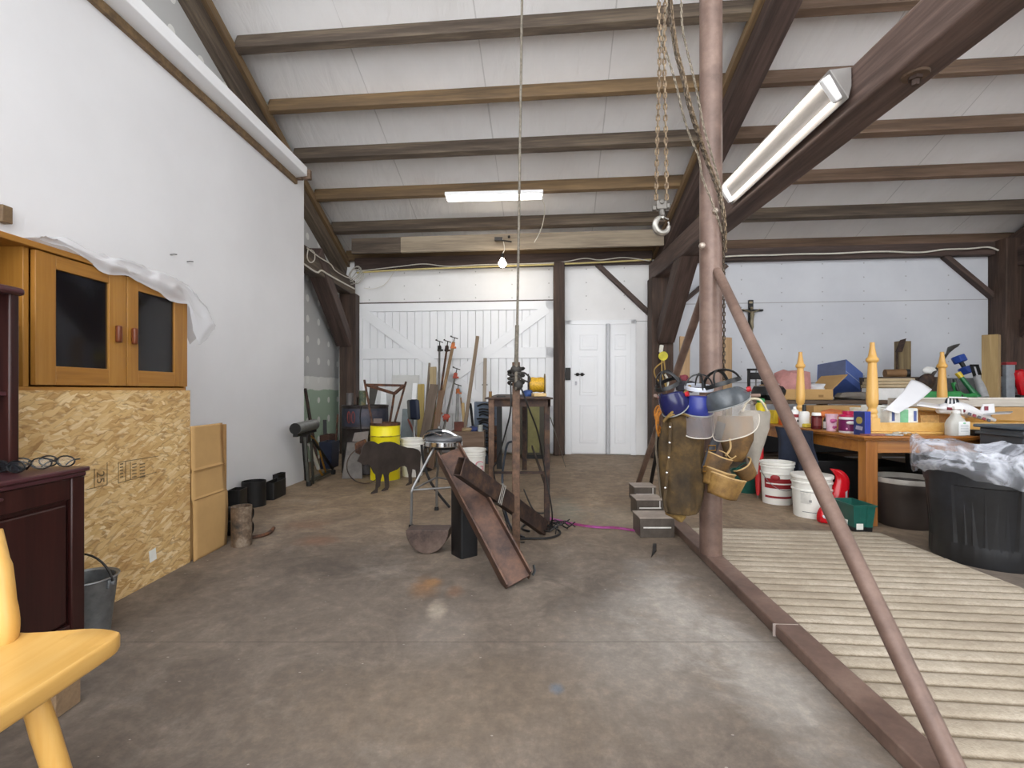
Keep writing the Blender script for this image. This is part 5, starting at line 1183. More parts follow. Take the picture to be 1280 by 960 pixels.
# leather tool pouch with strap
def pouch():
    Y = 2.74; r = thing('tool_belt', 'tan leather tool belt with open pouches hung below the grey face shield', 'tool belt', P(908, 615, Y))
    M_L = blotch('pouch_tan', '5e4420', '80602f', '9a7a45', scale=9, rough=.6, bmp=.15); M_L2 = blotch('pouch_dark', '38270f', '5c411d', '7a5a2c', scale=6, rough=.65, bmp=.15)
    def pocket(c, w, h, d, tilt, mat, name, yaw=0.0):
        Rm = Euler((0, tilt, yaw)).to_matrix(); c = V(c)
        def f(u, v):
            a = PI * u; k = .78 + .22 * v
            return c + Rm @ V((-w / 2 * math.cos(a) * k, -d * math.sin(a) ** .8 * k, -h * (1 - v) + .02 * h * math.sin(a * 3)))
        b = MB().grid(f, 20, 8); 
        p = b.build(name, mat, r, solid=.006, smooth=70)
        rim = MB().tube([f(k / 20, 1.0) for k in range(21)], .0045, 6); rim.build('pocket_rim', plain('rim_tan', 'b39463', .6), p)
        bt = MB(); bt.add([f(k / 20, 0) for k in range(21)], [tuple(range(21))]); bt.build('pocket_base', mat, p, solid=.004)
        return p
    loftpx([(520, 897, 940, .5), (535, 896, 942, .8), (550, 900, 942, 1), (562, 903, 938, .95), (573, 910, 932, .7), (577, 914, 928, .4)], Y + .02, .03, .4, 28, 3).build('back_flap', M_L2, r, smooth=60)
    pocket(P(898, 570, Y - .05), .15, .12, .06, .35, M_L2, 'hammer_pocket')
    pocket(P(899, 588, Y - .06), .17, .09, .075, .3, M_L, 'nail_pocket')
    pocket(P(908, 595, Y - .085), .20, .115, .085, .28, M_L, 'front_pocket')
    pocket(P(926, 580, Y - .03), .12, .09, .05, -.65, M_L2, 'side_pocket', .3)
    MB().tube(bez([P(902, 528, Y - .05), P(897, 545, Y - .06), P(889, 565, Y - .07), P(882, 586, Y - .06)], 6), .026, 10, flat=.35).build('belt_strap', plain('belt_black', '1d1b22', .5), r)
    for x, y in ((890, 560), (883.5, 586)):
        q = P(x, y, Y - .085); bk = MB(); bk.tube([q + V((.02 * sx_, 0, .014 * sz)) for sx_, sz in ((-1, -1), (1, -1), (1, 1), (-1, 1))], .004, 6, loop=True); bk.build('buckle', M_BRASS, r)
    h = MB(); h.tube(bez([P(912, 548, Y - .04), P(913, 560, Y - .06), P(907, 570, Y - .07)], 5), .006, 6); h.tube(bez([P(899, 563, Y - .06), P(906, 566, Y - .08), P(914, 573, Y - .07), P(920, 570, Y - .06)], 5), .0035, 6); h.build('leather_tie', MATS['rim_tan'], r)
pouch()
# ropes behind the jacket, pulley on the post
def rope_coil():
    Y = 2.95; r = thing('orange_rope', 'tangled orange rope hung behind the suede jacket', 'rope', P(830, 560, Y))
    M_O = plain('rope_orange', 'b8762a', .8, var=.25, scale=40)
    for k in range(7):
        c = P(829 + random.uniform(-3, 4), 525 + random.uniform(-4, 6), Y + .02 * k); a, b_ = random.uniform(.03, .05), random.uniform(.07, .11); th = random.uniform(-.3, .3)
        MB().tube([c + V((a * math.cos(t) + th * b_ * math.sin(t), .01 * math.sin(3 * t + k), b_ * math.sin(t))) for t in [2 * PI * q / 22 for q in range(22)]], .0055, 6, loop=True).build('rope_loop', M_O, r)
    MB().tube(bez([P(822, 530, Y), P(820, 560, Y), P(824, 600, Y), P(826, 622, Y)], 6), .006, 6).build('rope_tail', plain('rope_grey', '6d6355', .8), r)
rope_coil()
def pulley():
    Y = 7.33; r = thing('rope_pulley', 'yellow pulley and looped rope hung on the timber post by the jacket', 'pulley', P(828, 450, Y))
    MB().box(P(826.5, 436, Y), (.06, .03, .12), (0, .15, 0)).build('pulley_hanger', plain('hanger_white', 'd8d5c8', .5), r, bev=.012)
    MB().cyl(P(829, 445, Y - .03), P(829, 445, Y + .03), .07, 16).build('pulley_wheel', plain('pulley_yellow', 'c9bd1e', .45, var=.2), r)
    for pts in (((827, 450), (828, 470), (833, 486), (835, 505)), ((830, 450), (832, 470), (833, 490), (835, 506)), ((829, 452), (818, 462), (822, 475), (832, 478))):
        MB().tube(bez([P(x, y, Y - .02) for x, y in pts], 6), .011, 6).build('hanging_rope', plain('rope_tan', 'a88a4c', .8), r)
    MB().tube(bez([P(x, y, Y - .05) for x, y in ((831, 468), (834, 473), (835, 482), (833, 488))], 6), .016, 7).build('white_hook', MATS['hanger_white'], r)
pulley()
# dark odds and ends on the hook rail behind the shields
rough('cloth_hat', 'dark cloth cap hung behind the navy face shield', 'cap', P(857, 483, 2.98), (.13, .1, .07), plain('cap_dark', '26232a', .8), 21)
rough('red_cloth', 'small red cloth tucked behind the navy face shield', 'cloth', P(855, 474, 2.99), (.05, .05, .06), plain('cloth_maroon', '6b2731', .8), 25)
# ------------------------------------------------------------------ rug
def rug():
    m, nt, b = _mat('ribbed_rug'); v = coords(nt); sx = N(nt, 'ShaderNodeSeparateXYZ'); nt.links.new(v, sx.inputs[0])
    n = N(nt, 'ShaderNodeTexNoise', Scale=140.0, Detail=3.0); nt.links.new(v, n.inputs['Vector'])
    n2 = N(nt, 'ShaderNodeTexNoise', Scale=2.2, Detail=6.0, Roughness=.7); nt.links.new(v, n2.inputs['Vector'])
    t = maths(nt, 'ADD', maths(nt, 'ADD', sx.outputs['Y'], maths(nt, 'MULTIPLY', sx.outputs['X'], .1)), maths(nt, 'MULTIPLY', n.outputs['Fac'], .008))
    d = maths(nt, 'PINGPONG', t, .044)
    c = ramp(nt, n2.outputs['Fac'], [(.3, '978a7a'), (.5, 'b0a492'), (.7, 'c3b8a8')])
    n7 = N(nt, 'ShaderNodeTexNoise', Scale=55.0, Detail=5.0, Roughness=.8); nt.links.new(v, n7.inputs['Vector'])
    r7 = N(nt, 'ShaderNodeMapRange'); r7.inputs['From Min'].default_value = .4; r7.inputs['From Max'].default_value = .7; nt.links.new(n7.outputs['Fac'], r7.inputs['Value'])
    c = mixc(nt, maths(nt, 'MULTIPLY', r7.outputs[0], .55), c, '8f8270')
    q = N(nt, 'ShaderNodeMapRange'); q.inputs['From Min'].default_value = .013; q.inputs['From Max'].default_value = .005
    nt.links.new(d, q.inputs['Value']); c = mixc(nt, maths(nt, 'MULTIPLY', q.outputs[0], .8), c, '66563f')
    nt.links.new(c, b.inputs['Base Color']); b.inputs['Roughness'].default_value = .95; bump(nt, b, n.outputs['Fac'], .5, .006)
    rows, colsn = 460, 44
    def f(u, vv):
        y0 = .25 + 3.42 * vv; xl = xr(y0) + .075; x = xl + (2.71 - xl) * u; y = y0 - .1 * (x - 1.3)
        t = y + .1 * x; ph = abs(((t / .088) + .5) % 1.0 - .5) * 2      # 0 in the groove, 1 on the rib
        z = .004 + .009 * math.sin(min(1, ph * 1.4) * PI / 2) + .0015 * noise.noise(V((x * 40, y * 40, 0)))
        if vv == 1 or u in (0, 1): z = .001
        return V((x, y, z))
    o = MB().grid(f, colsn, rows).build('ribbed_rug', m, smooth=60, origin=(0, 0, 0))
    tag(o, 'beige ribbed rug lying beside the steel floor rail', 'rug')
rug()
# ------------------------------------------------------------------ bins and buckets on the floor
M_TEAL = plain('teal_plastic', '1f5a50', .4, var=.1)
def trash():
    c = V((2.96, 3.0, 0)); r = thing('trash_can', 'large round black trash can lined with a clear bag beside the rug', 'trash can', c)
    rs = []
    for z, rad in ((0, .262), (.02, .27), (.12, .276), (.13, .276), (.47, .297), (.48, .297), (.56, .304), (.585, .305), (.59, .318), (.625, .32), (.63, .312), (.60, .30), (.03, .255), (.025, .02)):
        ring = []
        for k in range(96):
            a = 2 * PI * k / 96; rr = rad
            if .1 < z < .475 and rad > .27:
                s = (math.degrees(a) % 90) - 45
                if abs(s) < 30: rr += -.012 + .005 * math.cos(math.radians(s) * 36)
            ring.append(c + V((rr * math.cos(a), rr * math.sin(a), z)))
        rs.append(ring)
    MB().rings(rs, cap=False).build('can_body', blotch('can_black', '131315', '1a1b1e', '27292f', scale=3, rough=.45, bmp=.05), r, smooth=40)
    MB().lathe([(0, .03), (.25, .03)], c, 40).build('can_floor', M_BLKP, r)
    # liner folded out over the rim
    def f(u, v):
        a = 2 * PI * u; n = noise.noise(V((math.cos(a) * 3, math.sin(a) * 3, v * 3))); n2 = noise.noise(V((math.cos(a) * 9, math.sin(a) * 9, v * 5 + 4)))
        if v < .35: t = v / .35; rad = .26 + .045 * t; z = .42 + .22 * t
        elif v < .55: t = (v - .35) / .2; rad = .305 + .045 * math.sin(t * PI / 2); z = .64 + (.05 + .05 * n + .03 * max(0, math.sin(a * 1 - .4))) * math.sin(t * PI)
        else: t = (v - .55) / .45; rad = .35 + .012 * math.sin(t * PI) - .012 * t; z = .635 - (.115 + .03 * math.sin(a * 3 + 1)) * t
        rg = 1 - abs(noise.noise(V((math.cos(a) * 5 + v * 2, math.sin(a) * 5, v * 2.5 + 9)))) * 2
        rad += .016 * n * min(1, v * 2) + .012 * rg * min(1, v * 2); z += .016 * rg
        if v > .34: rad = max(rad, .326)
        return c + V((rad * math.cos(a), rad * math.sin(a), z))
    o = MB().grid(f, 120, 34).build('bin_liner', clear('liner_plastic', 'dfe3ee', .1, .22, bmp=.3, scale=3.2), smooth=180)
    tag(o, 'crumpled clear bin liner folded over the rim of the black trash can', 'bin liner')
trash()
def pot():
    c = V((3.075, 3.75, 0)); r = thing('plant_pot', 'dark brown round plant pot with a pale rim under the oak table edge', 'plant pot', c)
    MB().lathe([(0, 0), (.165, 0), (.175, .012), (.20, .16), (.208, .26), (.214, .27), (.216, .34), (.205, .34), (.17, .03), (0, .03)], c, 40, cap=False).build('pot_body', plain('pot_brown', '3b332f', .38, var=.12, scale=4), r)
    MB().lathe([(.216, .338), (.222, .342), (.222, .372), (.218, .378), (.203, .376), (.203, .338)], c, 40, cap=False).build('pot_rim', plain('rim_pale', 'a39d95', .4), r)
pot()
def planter():
    c = V((2.605, 3.67, 0)); r = thing('planter_box', 'dark green rectangular planter with a white sticker at the table leg', 'planter', c)
    b = MB()
    def L(kx, ky, z): return [c + V((x * kx, y * ky, z)) for x, y in ((-1, -1), (-.35, -1), (-.3, -.93), (.3, -.93), (.35, -1), (1, -1), (1, 1), (-1, 1))]
    b.rings([L(.066, .11, .0), L(.068, .112, .03), L(.082, .125, .185), L(.09, .134, .187), L(.09, .134, .2), L(.078, .122, .2), L(.064, .104, .02)], cap=True)
    b.build('planter_body', M_TEAL, r, bev=.003)
    MB().rings([L(.0665, .1105, .0), L(.069, .113, .034)], cap=False).build('dark_base', M_BLKP, r)
    q = c + V((-.0785, -.0, .05)); MB().box(q, (.002, .11, .05), (0, .09, 0)).build('sticker', MATS['sticker_paper'], r)
    q = c + V((-.03, -.1165, .04)); MB().box(q, (.05, .002, .045)).build('sticker', MATS['sticker_paper'], r)
planter()
b1 = bucket('white_bucket', 'white bucket with a red label standing behind the plain white bucket', (2.485, 4.50, 0), .140, .385, rings_=(.74, .9))
M_RED = plain('label_red', '8f1f25', .5, var=.08)
lb = MB()
def patch(c, r, a0, a1, z0, z1, n=14, dr=.0015, s=0.0):
    return MB().grid(lambda u, v: V(c) + V(((r(v) + dr) * math.cos(a0 + (a1 - a0) * u), (r(v) + dr) * math.sin(a0 + (a1 - a0) * u), z0 + (z1 - z0) * v + s * u)), n, 4)
rr1 = lambda z0, z1: (lambda v: .14 * (.88 + .12 * (z0 + (z1 - z0) * v) / .385))
for z0, z1 in ((.15, .24), (.06, .08)):
    patch((2.485, 4.5, 0), rr1(z0, z1), math.radians(192), math.radians(305), z0, z1, dr=.003).build('red_label', M_RED, b1)
patch((2.485, 4.5, 0), rr1(.19, .2), math.radians(200), math.radians(300), .188, .2, dr=.005).build('label_stripe', MATS['white_bucket'], b1)
e = MB(); e.ball(V((2.485, 4.5, 0)) + V((-.142 * math.cos(math.radians(55)), -.142 * math.sin(math.radians(55)), .25)), (.04, .012, .028), 8, Matrix.Rotation(math.radians(-35), 3, 'Z')); e.build('label_emblem', M_RED, b1)
b2 = bucket('white_bucket', 'white bucket with a dusty lid and faint print beside the green planter', (2.515, 4.03, 0), .150, .345, lid=True, rings_=(.66, .84), bail=False)
M_GR = plain('print_dark', '55565a', .7)
patch((2.515, 4.03, 0), lambda v: .14, math.radians(205), math.radians(236), .12, .21, dr=.002).build('faded_label', plain('label_grey', 'cfcdc6', .6), b2)
for z0, z1, a0, a1 in ((.215, .219, 205, 262), (.05, .054, 210, 285)):
    patch((2.515, 4.03, 0), lambda v: .15 * (.88 + .12 * z0 / .345), math.radians(a0), math.radians(a1), z0, z1, dr=.004).build('label_line', M_GR, b2)
for a_ in (232, 236, 268, 272):
    patch((2.515, 4.03, 0), lambda v: .15 * (.88 + .12 * .15 / .345), math.radians(a_), math.radians(a_ + 2.2), .135, .155, dr=.005).build('print_mark', M_GR, b2)
def bag(name, label, cat, c, lv, mat, seed, nse=.35):
    """soft filled bag: levels of (z, half width, half depth, x shift)"""
    rs = []
    for z, hw, hd, dx in lv:
        ring = []
        for k in range(26):
            t = 2 * PI * k / 26; p = V((hw * math.cos(t), hd * math.sin(t), 0)); n = noise.noise(V((math.cos(t) * 1.6 + seed, math.sin(t) * 1.6, z * 14))) + .5 * noise.noise(V((math.cos(t) * 4 + seed, math.sin(t) * 4, z * 40)))
            ring.append(V(c) + V((dx, 0, z)) + p * (1 + nse * n))
        rs.append(ring)
    r = thing(name, label, cat, V(c)); MB().rings(rs).build(name + '_body' if False else 'bag_body', mat, r, smooth=60, sub=1); return r
M_REDB = plain('bag_red', 'c01420', .22, var=.1)
rb = bag('red_bag', 'tall red plastic bag with a twisted top behind the green planter', 'bag', (2.70, 3.99, 0), [(0, .07, .05, -.01), (.05, .085, .055, 0), (.15, .082, .05, .01), (.24, .07, .042, .03), (.30, .055, .035, .05), (.34, .05, .03, .04), (.375, .05, .025, .01), (.395, .035, .02, -.02), (.40, .02, .012, -.04)], M_REDB, 3, .22)
patch((2.705, 3.985, 0), lambda v: .062, math.radians(288), math.radians(345), .03, .22, dr=.004, s=.02).build('white_panel', plain('bag_white', 'd8d6dd', .3), rb)
rb = bag('red_bag', 'small red plastic bag squashed against the green planter', 'bag', (2.475, 3.80, 0), [(0, .05, .04, 0), (.03, .062, .05, 0), (.08, .058, .045, .003), (.12, .035, .03, .002), (.14, .015, .012, 0)], M_REDB, 8, .2)
q = MB(); q.ball((2.45, 3.757, .06), (.02, .006, .014), 7, Euler((0, .5, 0)).to_matrix()); q.build('white_mark', MATS['bag_white'], rb)
c = V((2.44, 4.98, 0)); r = thing('round_planter', 'teal ribbed round planter behind the white buckets', 'planter', c)
MB().lathe([(0, 0), (.10, 0), (.12, .03), (.135, .09), (.14, .095), (.148, .15), (.152, .155), (.155, .2), (.162, .21), (.162, .225), (.148, .225), (.11, .03), (0, .03)], c, 36, cap=False).build('planter_body', M_TEAL, r)
MB().tube(bez([c + V((-.15, 0, .2)), c + V((-.07, -.06, .3)), c + V((.09, -.07, .31)), c + V((.155, 0, .21))], 6), .005, 6).build('wire_handle', M_TEAL, r)
# umbrella, dark cloth
tip, top = V((2.365, 4.62, .01)), V((2.46, 4.75, .72))
r = thing('umbrella', 'furled red umbrella with a black handle leaning behind the white buckets', 'umbrella', tip)
MB().tube([tip.lerp(top, t) for t in (.04, .12, .3, .5, .68, .76)], [.012, .022, .034, .04, .034, .014], 12).build('furled_canopy', plain('umbrella_red', 'b81f22', .55, var=.15), r)
MB().tube([tip, tip.lerp(top, .05)], .006, 6).build('ferrule', M_STEEL, r)
MB().tube([tip.lerp(top, .75), top], .013, 8).build('umbrella_handle', M_BLKP, r)
def drape(name, label, cat, p0, wv, drop, mat, seed, folds=5, amp=.03):
    p0, wv = V(p0), V(wv); n = V((wv.y, -wv.x, 0)).normalized()
    def f(u, v): return p0 + wv * (u + .03 * math.sin(v * 5 + u * 3)) + V((0, 0, -drop * v * (1 - .12 * math.sin(u * 7 + seed)))) + n * (amp * (.3 + v) * math.sin(u * folds * PI + seed) + .02 * v)
    return tag(MB().grid(f, 40, 16).build(name, mat, solid=.004, smooth=80), label, cat)
drape('navy_jacket', 'navy cloth garment hanging off the end of the oak table', 'garment', (2.655, 4.25, .69), (-.03, .55, 0), .38, plain('navy_cloth', '222a3c', .85, var=.2), 1.3, 4)
def canvas():
    Y = 2.97; r = thing('canvas_bag', 'grey canvas bag hung behind the clear visor and the pipe brace', 'bag', P(945, 600, Y))
    loftpx([(513, 925, 962, .5), (518, 924, 963, .8), (535, 926, 961, 1), (555, 929, 955, 1), (575, 933, 948, .9), (592, 937, 946, .6)], Y + .05, .045, .35, 30, 7).build('bag_body', plain('canvas_grey', '8d867c', .85, var=.1, bmp=.1), r, smooth=60)
    MB().tube(bez([P(928, 514, Y), P(936, 500, Y), P(950, 500, Y), P(959, 514, Y)], 6), .008, 6).build('bag_strap', plain('strap_cream', 'bdb49c', .8), r)
    y_ = thing('squeeze_bottle', 'yellow squeeze bottle with a green cap on the grey canvas bag', 'bottle', P(951, 514, Y + .05))
    MB().lathe([(0, 0), (.026, 0), (.032, .015), (.03, .04), (.02, .055), (0, .056)], P(951, 514, Y + .05), 16).build('bottle_body', plain('bottle_yellow', 'd4bd1c', .35), y_)
    MB().lathe([(.02, .054), (.024, .06), (.022, .078), (0, .082)], P(951, 514, Y + .05), 16).build('bottle_cap', plain('cap_green', '1f7a3d', .4), y_)
canvas()
# ------------------------------------------------------------------ oak table
TZ = .70
M_TBL = wood('table_oak', '7d4a1c', '9c6228', 'b17836', axis=0, scale=9, rough=.35, bmp=.04)
M_TBLZ = wood('table_oak_upright', '7d4a1c', '9c6228', 'b17836', axis=2, scale=9, rough=.35, bmp=.04)
def oak():
    x0, x1, y0, y1 = 2.69, 4.9, 3.67, 5.62; r = thing('oak_table', 'oak table with square legs loaded with bottles and an upturned pine table', 'table', (x0, y0, 0))
    t = MB(); t.span((x0, y0, TZ - .022), (x1, y1, TZ)); t.build('table_top', M_TBL, r, bev=.006)
    t = MB(); t.span((x0 + .012, y0 + .012, TZ - .036), (x1 - .012, y1 - .012, TZ - .022)); t.build('top_moulding', M_TBL, r, bev=.005)
    a = MB(); a.span((x0 + .05, y0 + .05, TZ - .135), (x1 - .05, y0 + .075, TZ - .036)); a.span((x0 + .05, y1 - .075, TZ - .135), (x1 - .05, y1 - .05, TZ - .036)); a.span((x0 + .05, y0 + .05, TZ - .135), (x0 + .075, y1 - .05, TZ - .036)); a.span((x1 - .075, y0 + .05, TZ - .135), (x1 - .05, y1 - .05, TZ - .036)); a.build('apron_frame', M_TBL, r, bev=.002)
    for x in (x0 + .045, x1 - .135):
        for y in (y0 + .035, y1 - .125): MB().span((x, y, 0), (x + .09, y + .09, TZ - .036)).build('leg', M_TBLZ, r, bev=.004)
oak()
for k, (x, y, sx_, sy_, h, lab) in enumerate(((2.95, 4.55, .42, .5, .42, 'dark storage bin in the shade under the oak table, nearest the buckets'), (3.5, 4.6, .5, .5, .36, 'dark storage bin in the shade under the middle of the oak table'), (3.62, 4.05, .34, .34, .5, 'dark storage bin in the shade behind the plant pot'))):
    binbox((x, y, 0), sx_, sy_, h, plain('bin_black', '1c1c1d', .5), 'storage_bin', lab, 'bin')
# upturned pine table
def upturned():
    x0, x1, y0, y1 = 2.84, 4.36, 3.80, 4.86; r = thing('pine_table', 'upturned honey pine table with turned legs standing on the oak table', 'table', ((x0 + x1) / 2, y0, TZ))
    MB().span((x0, y0, TZ), (x1, y1, TZ + .02)).build('table_top', M_PINE, r, bev=.005)
    for a, b_ in (((x0 + .05, y0 + .035, TZ + .02), (x1 - .05, y0 + .06, TZ + .092)), ((x0 + .05, y1 - .06, TZ + .02), (x1 - .05, y1 - .035, TZ + .092)), ((x0 + .035, y0 + .06, TZ + .02), (x0 + .06, y1 - .06, TZ + .092)), ((x1 - .06, y0 + .06, TZ + .02), (x1 - .035, y1 - .06, TZ + .092))):
        MB().span(a, b_).build('apron_board', M_PINE, r, bev=.003)
    pr = [(.036, .0), (.036, .015), (.030, .03), (.036, .04), (.036, .055), (.028, .068), (.028, .08), (.037, .098), (.041, .125), (.042, .17), (.039, .26), (.033, .36), (.0295, .43), (.029, .44), (.037, .447), (.0435, .457), (.0445, .467), (.041, .478), (.031, .488), (.026, .515), (.019, .56), (.017, .575), (.0165, .605), (0, .606)]
    for x in (x0 + .05, x1 - .05):
        for y in (y0 + .05, y1 - .05):
            L = MB().lathe(pr, (x, y, TZ + .13), 20).build('leg', M_PINEZ, r)
            MB().span((x - .038, y - .038, TZ + .02), (x + .038, y + .038, TZ + .13)).build('leg_block', M_PINEZ, L, bev=.006)
upturned()
TP = TZ + .021
# ------------------------------------------------------------------ bottles and packets along the table edge
def bottle(name, label, cat, c, r, h, body, cap, capr=.5, sh=.72, caph=.12, n=20, group=None):
    o = thing(name, label, cat, c, group); c = V(c)
    MB().lathe([(0, 0), (r * .93, 0), (r, .006), (r, h * sh), (r * .8, h * (sh + .07)), (r * capr, h * (1 - caph)), (0, h * (1 - caph))], c, n).build('bottle_body', body, o)
    MB().lathe([(r * capr, h * (1 - caph)), (r * (capr + .06), h * (1 - caph) + .003), (r * capr, h * .99), (0, h)], c, n).build('bottle_cap', cap, o); return o
def band(o, c, r, z0, z1, mat, name='label_band', a0=150, a1=390): patch(c, lambda v: r, math.radians(a0), math.radians(a1), z0, z1, n=20, dr=.0012).build(name, mat, o)
M_WP = plain('white_plastic', 'e3e2e0', .35, var=.03); M_CAPW = plain('cap_white', 'eeeeec', .4, var=.02)
def at(px, py, z=TZ): return FL(px, py, z)
c = at(981, 531); o = bottle('cleaner_bottle', 'orange bottle with a white label, nearest the pipe brace', 'bottle', (2.76, c.y, TZ), .045, .165, plain('bottle_orange', 'b4501c', .3), M_RED, .45); band(o, (2.76, c.y, TZ), .045, .09, .13, M_WP); band(o, (2.76, c.y, TZ), .0455, .10, .118, M_RED, 'label_print', 230, 300)
c = V((2.75, 4.67, TZ)); o = bottle('glue_bottle', 'white bottle with a red printed label beside the yellow sponge', 'bottle', c, .042, .195, M_WP, M_CAPW, .3); band(o, c, .042, .09, .12, M_RED, 'label_band', 215, 300)
MB().ball(c + V((.005, -.043, .055)), (.009, .003, .014), 6).build('label_mark', M_BLKP, o)
c = V((2.875, 4.99, TZ)); o = bottle('glue_bottle', 'plain white bottle with fine grey print behind the jar', 'bottle', c, .037, .185, M_WP, M_CAPW, .3); band(o, c, .037, .03, .1, plain('fine_print', 'c3c3c2', .6), 'label_band', 220, 320)
tag(MB().box((2.785, 4.53, TZ + .018), (.075, .05, .036), (0, 0, .3)).build('yellow_sponge', plain('sponge', 'd6c04a', .9, bmp=.3), bev=.008), 'yellow sponge lying before the white bottles on the oak table', 'sponge')
c = V((2.765, 4.36, TZ)); o = bottle('dark_jar', 'dark red jar with a white cap beside the pink cup', 'jar', c, .044, .15, plain('jar_maroon', '51191c', .25), M_CAPW, .8, .74, .2); band(o, c, .044, .03, .1, plain('jar_label', '6f2a2a', .5), 'label_band', 210, 330)
c = V((2.775, 4.24, TZ)); o = bottle('small_bottle', 'small black bottle with a white label between the jar and the cup', 'bottle', (2.83, 4.33, TZ), .02, .11, M_BLKP, M_BLKP, .6); band(o, (2.83, 4.33, TZ), .02, .01, .07, M_WP)
def cup(name, label, c, r, h, mat, lab): 
    o = thing(name, label, 'cup', c); c = V(c)
    MB().lathe([(0, 0), (r * .82, 0), (r * .98, h * .9), (r * 1.06, h * .9), (r * 1.06, h), (r * .95, h), (0, h - .004)], c, 24).build('cup_body', mat, o)
    for a, z, k in ((250, .6, .02), (262, .22, .013), (290, .25, .011), (285, .62, .012)):
        q = c + V((r * .9 * math.cos(math.radians(a)), r * .9 * math.sin(math.radians(a)), h * z)); MB().ball(q, (k, .006, k), 7, Matrix.Rotation(math.radians(a + 90), 3, 'Z')).build('printed_spot', lab, o)
cup('pink_cup', 'pale pink printed cup between the dark red jar and the purple tub', (2.775, 4.17, TZ), .045, .145, plain('cup_pink', 'd9b3c4', .4), plain('cup_print', 'b24a84', .5))
c = V((2.79, 3.985, TZ)); o = thing('wipes_tub', 'white tub with a purple label and magenta lid beside the blue box', 'tub', c)
MB().lathe([(0, 0), (.062, 0), (.066, .006), (.066, .125), (.06, .132), (0, .132)], c, 28).build('tub_body', M_WP, o)
MB().lathe([(.062, .13), (.067, .134), (.066, .148), (.04, .156), (.04, .178), (0, .18)], c, 28).build('tub_lid', plain('lid_magenta', 'b3174a', .3), o)
band(o, c, .066, .015, .11, plain('label_purple', '6a1650', .4)); MB().ball(c + V((-.02, -.064, .085)), (.034, .006, .014), 8, Matrix.Rotation(-.3, 3, 'Z')).build('label_flash', M_WP, o)
for q in ((.03, -.061, .1), (.035, -.058, .045), (-.045, -.05, .035)): MB().ball(c + V(q), (.009, .005, .009), 6).build('label_spot', plain('spot_pink', 'd48ab0', .5), o)
c = V((2.775, 3.80, TZ)); o = thing('blue_box', 'upright blue printed box beside the front pine leg', 'box', c)
Rz = Matrix.Rotation(-.75, 3, 'Z'); MB().box(c + V((-.01, -.01, .092)), (.085, .075, .184), (0, 0, -1.15)).build('box_body', plain('box_blue', '2b3fa0', .4, var=.08), o, bev=.002)
n_ = V((-math.sin(1.15), -math.cos(1.15), 0)); 
fr = MB(); fr.box(c + V((-.01, -.01, .092)) + n_ * .0376, (.08, .002, .178), (0, 0, -1.15)); fr.build('printed_face', plain('face_navy', '232c5c', .45), o)
fr = MB(); fr.ball(c + V((-.01, -.01, .115)) + n_ * .039, (.024, .003, .03), 8, Matrix.Rotation(-1.15, 3, 'Z')); fr.build('printed_badge', plain('badge_gold', '8f7d3e', .5), o)
fr = MB(); fr.box(c + V((-.01, -.01, .055)) + n_ * .0386, (.05, .002, .03), (.0, .2, -1.15)); fr.build('printed_picture', plain('badge_grey', '8e8a9c', .5), o)
for k, (px, py, w_, d_, rz_, col, lab) in enumerate(((1092, 544, .16, .09, .2, '8c5a55', 'thin reddish magazine lying at the corner of the oak table'), (1112, 543.5, .15, .08, -.15, '9fa3a8', 'grey magazine lying open beside the reddish magazine'), (1128, 543, .12, .06, .4, 'cfc9b8', 'crumpled cream paper beside the grey magazine'))):
    c = at(px, py); c.y = 3.735; c.x = (px - CX) / FOC * c.y
    if k < 2: o = MB().box((c.x, c.y, TZ + .006), (w_, d_, .011), (0, 0, rz_)).build('magazine', plain('mag' + col, col, .4, var=.3, scale=30), bev=.002)
    else:
        o = MB().grid(lambda u, v: V((c.x + (u - .5) * w_, c.y + (v - .5) * d_, TZ + .012 + .012 * abs(noise.noise(V((u * 4, v * 4, 1)))) + .01 * math.sin(u * 6) ** 2)), 14, 8).build('crumpled_paper', plain('paper_cream', col, .7, var=.05), solid=.001)
    tag(o, lab, 'magazine' if k < 2 else 'paper')
# behind the bottles
c = V((2.795, 4.86, TZ)); o = bottle('pump_bottle', 'black and white pump bottle behind the dark red jar', 'bottle', (2.80, 4.60, TZ), .045, .215, M_WP, M_BLKP, .35, .62, .3)
tag(MB().box((2.78, 5.12, TZ + .07), (.09, .16, .14), (0, 0, .1)).build('spray_carton', plain('carton_yellow', 'c9ad26', .5, var=.2), bev=.004), 'yellow carton behind the orange bottle on the oak table', 'carton')
rough('orange_cloth', 'crumpled orange cloth inside the upturned pine table', 'cloth', (3.05, 4.55, TP + .07), (.24, .2, .15), plain('cloth_orange', 'c8703e', .8, var=.15), 31)
tag(MB().box((3.18, 4.2, TP + .1), (.17, .13, .2), (0, 0, .2)).build('white_packet', plain('packet_white', 'e2e4df', .4), bev=.006), 'white packet with a green corner behind the blue box', 'packet')
def packet(c, sz, rz_, label):
    o = thing('paper_pack', label, 'packet', V(c) - V((0, 0, sz[2] / 2))); R = Matrix.Rotation(rz_, 3, 'Z')
    MB().box(c, sz, (0, 0, rz_)).build('pack_body', MATS['packet_white'], o, bev=.01)
    MB().box(V(c) + R @ V((.0, -sz[1] / 2 - .001, .01)), (sz[0] * .28, .002, sz[2] * .75), (0, 0, rz_)).build('green_print', plain('print_green', '7fbf94', .5), o)
    for sx_ in (-.38, .38): MB().box(V(c) + R @ V((sx_ * sz[0], -sz[1] / 2 - .001, .02)), (sz[0] * .1, .002, sz[2] * .5), (0, 0, rz_)).build('blue_print', plain('print_blue', '4d5c93', .5), o)
packet((3.28, 4.08, TP + .095), (.24, .13, .17), .0, 'white packet with green and blue print beside the front pine leg')
